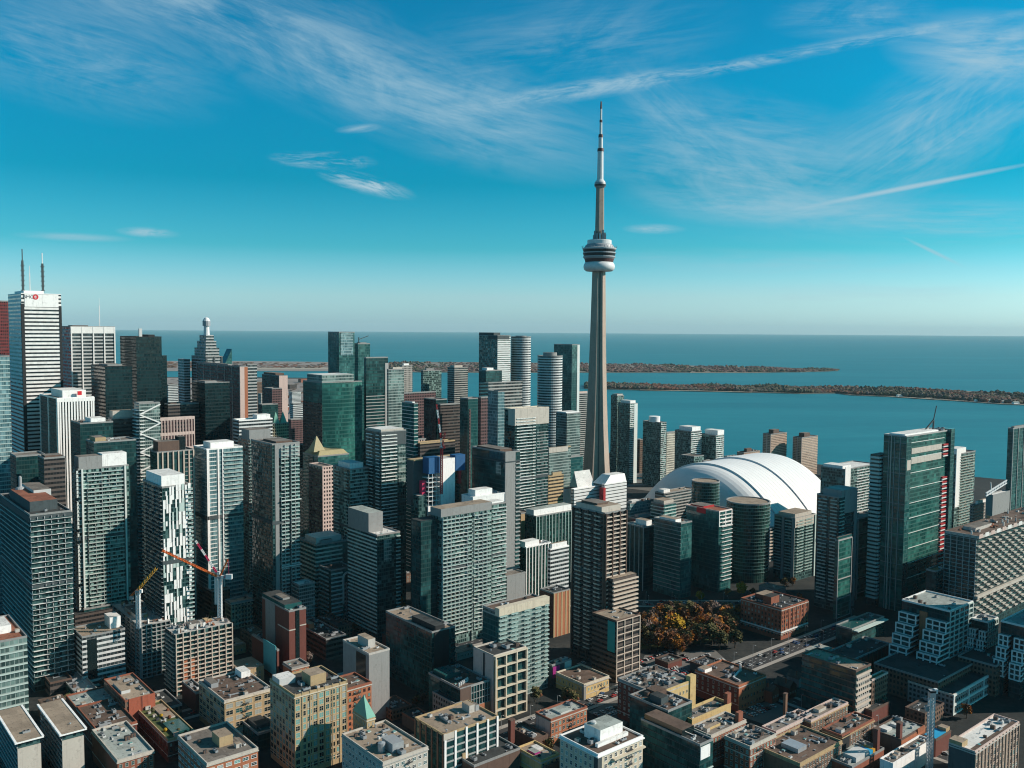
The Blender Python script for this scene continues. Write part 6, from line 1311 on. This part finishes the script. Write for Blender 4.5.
for i, (px, y0, py, d, lb) in enumerate(((877, 729, 760, 506, 'broad dark brick chimney slab beside the factory end'), (899.5, 723, 742, 512, 'dark brick chimney slab on the edge of the pale workshop'), (785.5, 694, 722, 552, 'slim tall brick chimney rising over the shaded yard'), (511.5, 720, 755, 520, 'dark brown brick chimney slab beside the white pier office'))):
    q = at(px, y0, d); e = empty('brick_chimney', lb, 'chimney', (q.x, q.y, 0), R_(44)); b = MB(); w = 1.7 if i != 2 else 1.2; b.box(-w, w, -w * .7, w * .7, 0, q.z, 'w_brickdark' if i != 2 else 'w_brickbrown'); b.build('stack', e); b = MB(); b.box(-w - .2, w + .2, -w * .7 - .2, w * .7 + .2, q.z + .002, q.z + .6, 'w_brown'); b.build('chimney_cap', e)
B = bld('low roof with a white tent canopy and bright painted corner at the bottom edge', 826, 852, 884, 768, -9, 'w_brick', 'shop', 'shop_building', roof='r_pale', ph=[(.2, .6, .1, .6, 3, 'u_white', 'u_white'), (.62, .72, .1, .5, 2, 'sky_tarp', 'sky_tarp'), (.73, .8, .1, .5, 2, 'steel_yellow', 'steel_yellow')], hv=6)
B = bld('white walled flat roof packed with grey equipment at the bottom edge', 880, 893, 932, 765, -12, 'w_white', 'shop', 'shop_building', roof='r_grey', ph=[], hv=12, coping='w_white')
# ================================================================== front row, centre and left
B = bld('cream stone office with pale cornice and a white rooftop hall', 560, 598, 643, 756, -28, 'w_cream', 'office building', 'stone_office', roof='r_brown', ph=[(.30, .80, .30, .72, 7.5, 'w_white', 'r_pale'), (.18, .86, .22, .29, 2, 'w_white', 'r_white')], hv=3, coping='w_white', wins=dict(bay=3.6, w=1.8, h=2.4, frame='w_white'), fh=4.0)
part(B, 'cornice', -.9, B.W + .5, -.9, -.13, B.h - .8, B.h - .2, 'w_white'); part(B, 'cornice', -.9, -.13, -.1, B.D + .5, B.h - .8, B.h - .2, 'w_white'); part(B, 'balcony_ledge', B.W * .3, B.W, -2.2, -.02, B.h - 5.2, B.h - 4.4, 'w_cream'); part(B, 'corner_chamfer', -.6, 2.4, -.6, 2.4, 0, B.h - 1, 'w_darkgrey')
b = MB(); b.lathe([(1.6, B.h + 7.5), (1.6, B.h + 8.6), (0, B.h + 9)], 'u_white', 14, B.W * .4, B.D * .6); b.build('roof_tank', B.e)
B = bld('orange brick house with grey patched roof and purple white painted side', 540, 551, 587, 721, -15, 'w_orange', 'brick building', 'brick_house', roof='r_pale', ph=[(.35, .65, .2, .8, 1, 'u_white', 'r_pale')], hv=4, coping='w_brick', D=14, wins=dict(L=False, **WB)); part(B, 'painted_side', -.3, -.02, .5, B.D - .5, .5, B.h - .5, 'w_pink')
B = bld('low yellow shop with green and mauve roof patches at the bottom', 517, 541, 559, 762, -9, 'w_yellow', 'shop', 'shop_building', roof='r_tan', ph=[(.2, .5, .4, .7, 1, 'magenta_art', 'r_pale'), (.5, .8, .5, .8, 1, 'u_white', 'r_white')], hv=8, coping='w_yellow', wins=dict(L=False, **WB))
B = bld('low brown roofed shop with white roof channel beside the chimney slab', 510, 534, 548, 741, -8, 'w_brown', 'shop', 'shop_building', roof='r_brown', ph=[(.5, .56, .2, .8, .8, 'u_white', 'r_white')], hv=3, coping='w_brown')
B = bld('dark corrugated roof with a tan stair head at the bottom edge', 449, 474, 520, 767, -11, 'w_brown', 'shop', 'shop_building', roof='r_dark', ph=[(.0, .12, .45, .6, 3.5, 'w_tan', 'r_tan')], hv=5)
B = bld('flat tan roofed office with white piers and a central heap of roof units', 415, 444, 498, 736, -28, 'w_brickdark', 'office building', 'loft_building', roof='r_tan', ph=[(.74, .84, .5, .75, 4.5, 'w_conc', 'r_tan'), (.86, .93, .5, .65, 3.5, 'u_metal')], hv=0, coping='w_tan', wallm='gdark', fh=4.0)
add_piers(B, R=6, w=1.3, out=.6, m='w_white', zt=B.h + .9); add_piers(B, L=6, w=1.2, out=.5, m='w_brown'); part(B, 'corner_panel', -.7, B.W * .17, -.75, -.62, B.h - 2.4, B.h + 1.1, 'w_lime'); add_bands(B, .9, .3, 'slab_grey', L=None)
place_units(B, 10, [], B.h, (B.W * .30, B.W * .55, B.D * .35, B.D * .75))
B = bld('cream office with steel roof tanks beside the green copper spire', 342, 383, 428, 764, -28, 'w_lime', 'office building', 'loft_building', roof='r_tan', ph=[(.35, .6, .15, .4, 5, 'u_metal', 'u_grey')], hv=16, coping='w_lime', wins=dict(bay=3.4, w=2.0, h=1.9, frame='w_white'), fh=3.9)
b = MB(); b.lathe([(2, B.h), (2, B.h + 4.5), (0, B.h + 5.2)], 'u_metal', 14, B.W * .25, B.D * .3); b.build('roof_tank', B.e)
B = bld('small tan brick gate tower under a green copper pyramid roof', 353, 367, 375, 720, -33, 'w_tan', 'gate tower', 'spire_tower', roof='copper', ph=[], coping='w_tan', parapet=.5, hv=0, wins=dict(bay=2.2, w=.8, h=1.8, frame='w_lime'))
b = MB(); W_, D_ = B.W, B.D; b.prism([(-.3, -.3), (W_ + .3, -.3), (W_ + .3, D_ + .3), (-.3, D_ + .3)], B.h + .6, B.h + 11, 'copper', pts1=[(W_ / 2 - .1, D_ / 2 - .1), (W_ / 2 + .1, D_ / 2 - .1), (W_ / 2 + .1, D_ / 2 + .1), (W_ / 2 - .1, D_ / 2 + .1)]); b.build('pyramid_roof', B.e)
B = bld('tall tan brick loft with teal glazed windows and an arched roof turret', 270, 294.5, 347, 697, -46, 'w_tan', 'loft building', 'loft_building', roof='r_dark', ph=[(.42, .72, .25, .6, 6, 'w_tan', 'r_tan'), (.0, .3, .6, .9, 4, 'u_white', 'r_white')], hv=5, coping='w_tan', wins=dict(bay=3.6, w=2.7, h=2.9, frame='w_cream', mint=.5, L=True), fh=3.9)
add_piers(B, R=8, w=.6, out=.3, m='w_tan', zt=B.h + 1.8)
B = bld('orange brown brick wing right of the tall tan loft', 345, 347.5, 371.5, 690, -36, 'w_orange', 'brick building', 'brick_building', roof='r_brown', ph=[], hv=3, coping='w_brick', D=20, wins=dict(L=False, bay=3.2, w=1.6, h=2, frame='w_brickdark')); part(B, 'tan_wall', .02, B.W * .5, -.3, -.02, B.h - 16, B.h, 'w_tan') if False else None
B = bld('low tan loft with long rows of dark windows and cluttered brown roof', 199, 224.5, 272, 702, -25, 'w_tan', 'loft building', 'loft_building', roof='r_brown', ph=[(.05, .2, .6, .9, 3, 'u_grey'), (.75, .95, .7, .95, 4, 'w_white', 'r_white')], hv=14, coping='w_lime', wins=dict(bay=5.4, w=4.4, h=2.8, frame='w_cream'), fh=4.4)
B = bld('dark green roofed low block between the two tan lofts', 232, 258, 280, 735, -9, 'gdark', name='low_building', roof='glass_teal', ph=[(.2, .8, .2, .8, 2, 'w_darkgrey', 'r_dark')])
B = bld('orange brick block with white window bands at the bottom edge', 178, 207, 258, 765, -24, 'w_orange', 'brick building', 'brick_building', roof='r_grey', ph=[(.45, .72, .35, .6, 5.5, 'w_tan', 'r_tan')], hv=3, coping='w_lime', wins=dict(bay=4.2, w=3.2, h=1.9, frame='w_white'), fh=3.8)
B = bld('terrace garden block with planted roof and clutter', 135, 168, 196, 741, -13, 'w_brickdark', 'brick building', 'brick_building', roof='r_green', ph=[(.3, .9, .1, .4, 1.2, 'glass_teal', 'glass_teal'), (.5, .9, .5, .9, .8, 'w_conc', 'r_tan')], hv=14, coping='w_tan', wins=dict(bay=3.2, w=1.6, h=2.1, frame='w_brickdark'))
for k in range(9): b = MB(); rg = random.Random(k); b.lathe([(0, 0), (.9, .3), (1.2, 1.1), (.7, 1.9), (0, 2.1)], rg.choice(('t_gold', 't_olive', 't_rust', 't_olive')), 9); b.build('roof_shrub', B.roof, (rg.uniform(2, B.W - 2), 3 + k * B.D * .09, B.h))
B = bld('dark grey brick block with one blank bright orange wall', 104, 125, 155, 702, -21, 'brownbrick', 'brick building', 'brick_building', roof='r_tan', ph=[(.1, .4, .3, .7, 2, 'u_white', 'r_tan')], hv=3, coping='w_brick'); part(B, 'orange_wall', B.W * .12, B.W, -.4, -.02, 2, B.h + 1.2, 'w_brickred'); part(B, 'wall_seam', B.W * .54, B.W * .57, -.5, -.41, 2, B.h + 1.2, 'w_brickdark')
B = bld('long brick block under a pale green flat roof with dark roof fans', 92, 117.5, 154, 762, -17, 'w_brick', 'brick building', 'brick_building', roof='r_pale', ph=[], hv=9, coping='w_lime', wins=dict(L=False, **WB))
B = bld('brown flat roofed middle part of the long brick block', 77, 98, 137, 733, -16, 'w_brickdark', 'brick building', 'brick_building', roof='r_brown', ph=[], hv=9, coping='w_brick', wins=dict(bay=3.2, w=1.5, h=2.0, frame='w_brickdark'))
B = bld('pale roofed far part of the long brick block', 66, 83, 124, 717, -15, 'w_brickdark', 'brick building', 'brick_building', roof='r_pale', ph=[], hv=6, coping='w_brick')
for lb, xl, xc, xr, y, d in (('white concrete slab block with a thin oversailing roof, inner one of two', 35, 62, 83, 735, -30), ('white concrete slab block with a thin oversailing roof at the picture edge', -18, 17.5, 40, 743, -30)):
    B = bld(lb, xl, xc, xr, y, d, 'condod', 'slab block', 'slab_building', roof='r_grey', ph=[], parapet=0, D=48)
    part(B, 'oversailing_roof', -1.6, B.W + 1.6, -1.6, B.D + 1, B.h + .02, B.h + .9, 'w_white', 'r_tan'); [part(B, 'roof_rim', x, x + 1.1, -1.7, B.D + 1.1, B.h + .9, B.h + 1.15, 'w_white') for x in (-1.7, B.W + .6)]; part(B, 'white_end_wall', -.2, B.W + .2, -.7, -.02, 0, B.h - 3.2, 'w_lime'); add_bands(B, .8, .4, 'slab_grey', R=None)
B = bld('small red brick gable house below the apartment construction site', 182, 196, 206, 694, -13, 'w_brickdark', 'house', 'brick_house', roof='r_brown', ph=[], hv=1)
B = bld('glazed sawtooth roof sheds in the shade beside the dark condo tower', 60, 82, 104, 702, -7, 'gdark', 'shed', 'low_building', roof='u_grey', ph=[], hv=10)
B = bld('dark brick low block by the construction site gate', 140, 156, 182, 712, -9, 'brownbrick', 'brick building', 'brick_building', roof='r_dark', ph=[], hv=3)
B = bld('blue grey hoarding hall with a magenta art wall behind the pale patterned condo', 546, 552, 571, 666, -14, 'w_darkgrey', 'hall', 'low_building', roof='r_dark', ph=[], hv=2); part(B, 'art_panel', .5, 7, -.5, -.02, B.h - 9, B.h - 1, 'magenta_art'); part(B, 'hoarding', B.W * .65, B.W, -.5, -.02, 0, B.h, 'slab_pale')
B = bld('tall dark slab tower standing outside the picture beyond the terraced blocks', 1120, 1152, 1200, 478, 585, 'gdark', ph=[], D=38, Wd=60)  # unseen tower added to cast shade over the terraced blocks
# low blocks and street trees in the gaps of the grid
def rect_(B): return [Vector((B.P0.x, B.P0.y)) + Vector((B.R.x, B.R.y)) * a * B.W + Vector((B.L.x, B.L.y)) * c * B.D for a, c in ((0, 0), (1, 0), (1, 1), (0, 1))]
def hit_(a, c):
    for P1 in (a, c):
        for i in range(4):
            e = P1[(i + 1) % 4] - P1[i]; n = Vector((-e.y, e.x))
            A = [n.dot(q) for q in a]; C_ = [n.dot(q) for q in c]
            if max(A) < min(C_) + .3 * n.length or max(C_) < min(A) + .3 * n.length: return False
    return True
rg = random.Random(21); OCC = [rect_(B) for B in BLDS]
def free(pts, pad=2.0):
    c = sum(pts, Vector((0, 0))) / len(pts)
    for a, t, n, ln, hw in STRIPS:
        for q in pts + [c]:
            v = Vector((q.x, q.y, 0)) - a
            if -2 < v.dot(t) < ln + 2 and abs(v.dot(n)) < hw + 1: return False
    for (ex, ey), er in (((sp.x, sp.y), 150), ((tp.x, tp.y), 60)):
        if (c - Vector((ex, ey))).length < er: return False
    x_, y_ = proj(Vector((c.x, c.y, 0)))
    if 628 < x_ < 745 and 600 < y_ < 690: return False
    if 735 < x_ < 812 and 640 < y_ < 735: return False
    if 585 < x_ < 648 and 690 < y_ < 732: return False
    return not any(hit_(pts, o) for o in OCC)
KINDS = (('brown', 'w_brickbrown', 'r_brown'), ('dark red brick', 'w_brickdark', 'r_dark'), ('grey', 'w_grey', 'r_grey'), ('tan', 'w_tan', 'r_tan'), ('pale', 'w_lime', 'r_pale'))
n_in = 0
for tr in range(2600):
    if n_in >= 70: break
    y = rg.uniform(500, 1080); x = rg.uniform(-.56, .56) * y; w, l = rg.uniform(9, 20), rg.uniform(10, 24); o_ = Vector((x, y)); R2, L2 = Vector((Rg.x, Rg.y)), Vector((Lg.x, Lg.y))
    pts = [o_ + R2 * a * w + L2 * c * l for a, c in ((0, 0), (1, 0), (1, 1), (0, 1))]
    if not free([q + (q - (o_ + R2 * w / 2 + L2 * l / 2)) * .15 for q in pts]): continue
    OCC.append(pts); n_in += 1; cn, wm, rm = rg.choice(KINDS); h = rg.uniform(5, 13)
    e = empty('low_building', 'low ' + cn + ' flat roofed block wedged into a shaded gap between taller buildings', 'building', (x, y, 0), R_(90 - ANG), 'low ' + cn + ' blocks in the gaps')
    b = MB(); b.box(0, w, 0, l, 0, h, wm); b.build('wall', e); b = MB(); b.box(-.2, w + .2, -.2, l + .2, h + .01, h + .4, rm); rf = b.build('roof', e)
    for k in range(rg.randint(2, 5)): nm, me = rg.choice(UNITS); q = link(nm, me, rf, (rg.uniform(2, w - 2), rg.uniform(2, l - 2), h + .41)); q.scale = (.7, .7, .7)
    for k in range(int(w // 3)):
        for z in [2 + 3.4 * i for i in range(int((h - 2) // 3.4))]: link('window', window_mesh(1.4, 1.9, 'w_lime', rg.choice(('glass_dark', 'glass_teal'))), e, (1 + k * 3, -.01, z))
n_in = 0
for tr in range(1500):
    if n_in >= 60: break
    y = rg.uniform(500, 950); x = rg.uniform(-.56, .56) * y; o_ = Vector((x, y)); pts = [o_ + Vector((a, c)) * 2.5 for a, c in ((-1, -1), (1, -1), (1, 1), (-1, 1))]
    if not free(pts): continue
    OCC.append(pts); n_in += 1; k = rg.choice(('rust', 'dark', 'bare', 'orange')); t = dup(made[k], (x, y, 0), rg.uniform(0, 6)); q = rg.uniform(.55, .85); t.scale = (q, q, q)
    t['label'] = 'small ' + KIND[k][0] + ' growing in a street between the buildings'; t['group'] = 'small ' + k + ' street trees'
# street lamps
lm = MB(); lm.bar((0, 0, 0), (0, 0, 8.5), .09, 'u_grey'); lm.bar((0, 0, 8.5), (1.8, 0, 8.9), .07, 'u_grey'); lmp = lm.mesh('pole'); lh = MB(); lh.box(1.5, 2.6, -.2, .2, 8.75, 8.95, 'u_white'); lhm = lh.mesh('lamp_head')
for (a, t, n_, ln), w, wh in ((ROADS[0], 11, 'along the sunny street beside the low tan shop'), (ROADS[1], 15, 'along the wide road beside the red brick hotel'), (ROADS[2], 14, 'along the street at the far side of the park'), (ROADS[3], 9, 'along the dark lane beside the white crane')):
    s = 8.0
    while s < ln:
        for sd_ in (-1, 1):
            q = a + t * s + n_ * sd_ * (w / 2 + .7); e = empty('street_lamp', 'slim grey street lamp ' + wh, 'street lamp', (q.x, q.y, .13), math.atan2(-n_.y * sd_, -n_.x * sd_), 'street lamps ' + wh); link('pole', lmp, e); link('lamp_head', lhm, e)
        s += 24
# port land sheds
rg = random.Random(11)
for i in range(26):
    px, py = rg.uniform(236, 328), rg.uniform(382, 432); q = on_ground(px, py); e = empty('warehouse', 'far small industrial shed on the port land seen between the towers', 'shed', (q.x, q.y, .06), R_(40), 'industrial sheds on the port land'); w, l, h = rg.uniform(30, 70), rg.uniform(18, 40), rg.uniform(8, 18)
    b = MB(); b.box(0, w, 0, l, 0, h, rg.choice(('whiteband', 'w_brick', 'w_grey', 'w_lime', 'w_white', 'brownband')), None, (3, 3.5)); b.build('wall', e); b = MB(); b.box(-.4, w + .4, -.4, l + .4, h + .01, h + .8, rg.choice(('r_white', 'r_pale', 'r_grey', 'r_terra', 'r_white'))); b.build('roof', e)
# small infill
def gable(label, px, py, w, l, h, m='w_brickdark', r='r_brown', turn=0):
    q = on_ground(px, py); e = empty('brick_house', label, 'house', (q.x, q.y, 0), R_(90 - ANG) + turn)
    b = MB(); b.box(0, w, 0, l, 0, h, m); b.build('wall', e)
    b = MB(); rr = h + w * .45
    b.face([(-.4, -.3, h), (w / 2, -.3, rr), (w / 2, l + .3, rr), (-.4, l + .3, h)][::-1], r); b.face([(w + .4, -.3, h), (w / 2, -.3, rr), (w / 2, l + .3, rr), (w + .4, l + .3, h)], r)
    b.face([(0, 0, h), (w, 0, h), (w / 2, 0, rr - .1)], m); b.face([(0, l, h), (w, l, h), (w / 2, l, rr - .1)][::-1], m); rf = b.build('roof', e)
    b = MB(); b.box(w * .2, w * .2 + .8, l * .3, l * .3 + .8, h + .5, rr + 1, 'w_brick'); b.build('chimney', rf)
    for k in range(3): link('window', window_mesh(1.0, 1.5, 'w_lime', 'glass_dark'), e, (w * (.15 + .3 * k), -.01, h * .45))
for lb, px, py, w, l, h, m in (('brick gable house in the shaded yard, nearer the orange loft', 772, 704, 8, 14, 8, 'w_brick'), ('dark brick gable house next to the slim yard chimney', 789, 700, 9, 12, 8, 'w_brickdark'),
        ('small pale gable house in the shade at the end of the yard', 799, 688, 8, 10, 6, 'w_grey'), ('narrow brick gable house left of the terrace garden block', 128, 752, 6, 10, 7, 'w_brick')):
    gable(lb, px, py, w, l, h, m)
for lb, xl, xc, xr, y, h, st, rf in (('low black roofed garage by the road behind the orange loft', 690, 706, 722, 668, -6, 'w_darkgrey', 'r_dark'), ('low flat shed between the park lawn and the car park', 655, 668, 682, 664, -5, 'w_brickdark', 'r_dark'),
        ('low brown garage behind the pale roofed workshop', 856, 872, 890, 712, -8, 'w_brickdark', 'r_dark'), ('low dark shop behind the blue tarpaulin shed', 905, 925, 944, 715, -9, 'brownbrick', 'r_dark'),
        ('dark flat shop between the corrugated roof and the cream stone office', 522, 545, 560, 768, -6, 'w_brown', 'r_dark'), ('low grey service yard block beside the steel tank office', 402, 416, 432, 722, -7, 'w_darkgrey', 'r_dark'),
        ('low black roof between the blank concrete block and the green spire', 376, 392, 412, 712, -6, 'brownbrick', 'r_dark'), ('low dark depot at the foot of the dark condo tower', 28, 50, 72, 684, -9, 'brownband', 'r_dark'),
        ('dark store with tan roof left of the red brick tower block', 240, 258, 272, 640, -14, 'brownbrick', 'r_brown'), ('low dark store in front of the blue grey balcony blocks', 318, 338, 352, 628, -14, 'brownbrick', 'r_dark'),
        ('low brown store between the striped condo and the black glass block', 384, 400, 412, 628, -12, 'brownbrick', 'r_tan')):
    bld(lb, xl, xc, xr, y, h, st, name='low_building', roof=rf, ph=[], hv=4, coping='w_brown')
for i, (px, py) in enumerate(((655, 389.3), (900, 396.6), (962, 400), (978, 401.5), (990, 402), (1002, 403), (1016, 404))):
    q = on_ground(px, py); e = empty('boat_house', 'white boat house on the shore of the nearer wooded island', 'boat house', (q.x, q.y, .4), .3, 'boat houses on the island shore'); b = MB(); b.box(-14, 14, -5, 5, 0, 6, 'w_white'); b.build('wall', e)
    b = MB(); b.prism([(-15, -6), (15, -6), (15, 6), (-15, 6)], 6.01, 9, 'r_pale', pts1=[(-15, -.2), (15, -.2), (15, .2), (-15, .2)]); b.build('roof', e)
# overlap report
import os
if os.environ.get('SCENE_DEBUG'):
    rs = [(B, rect_(B)) for B in BLDS]
    for B in BLDS: print('H', round(B.h), round(B.W), round(B.D), B.label[:50])
    for i in range(len(rs)):
        for j in range(i): 
            if hit_(rs[i][1], rs[j][1]): print('OVER', rs[j][0].label[:45], '|', rs[i][0].label[:45])
    print('N', len(bpy.data.objects))
# leave out the small repeats that no part of the picture shows
bpy.context.view_layer.update(); dg = bpy.context.evaluated_depsgraph_get()
def seen(o):
    fam = [o] + list(o.children); pts = []
    for q in fam:
        if q.type == 'MESH':
            bb = [q.matrix_world @ Vector(c) for c in q.bound_box]; pts += [sum(bb, Vector()) / 8 + Vector((0, 0, .2)), bb[1].lerp(bb[6], .1) + Vector((0, 0, .1)), bb[2].lerp(bb[5], .1) + Vector((0, 0, .1)), (bb[1] + bb[2] + bb[5] + bb[6]) / 4 + Vector((0, 0, .1))]
    names = {q.name for q in fam} | {k.name for q in fam for k in q.children}
    for p in pts:
        x, y = proj(p)
        if not (0 <= x < 1024 and 0 <= y < 768): continue
        v = p - CAMP; ok, loc, nn, ix, ob, mm = sc.ray_cast(dg, CAMP, v.normalized(), distance=v.length * 1.01)
        if not ok or ob.name in names or (loc - CAMP).length > v.length - .6: return True
    return False
gone = [o for o in list(bpy.data.objects) if o.parent is None and o.get('group') and (o.name.split('.')[0] in ('parked_car', 'street_lamp', 'low_building', 'autumn_tree', 'warehouse')) and not seen(o)]
for o in gone:
    for q in list(o.children_recursive): bpy.data.objects.remove(q)
    bpy.data.objects.remove(o)
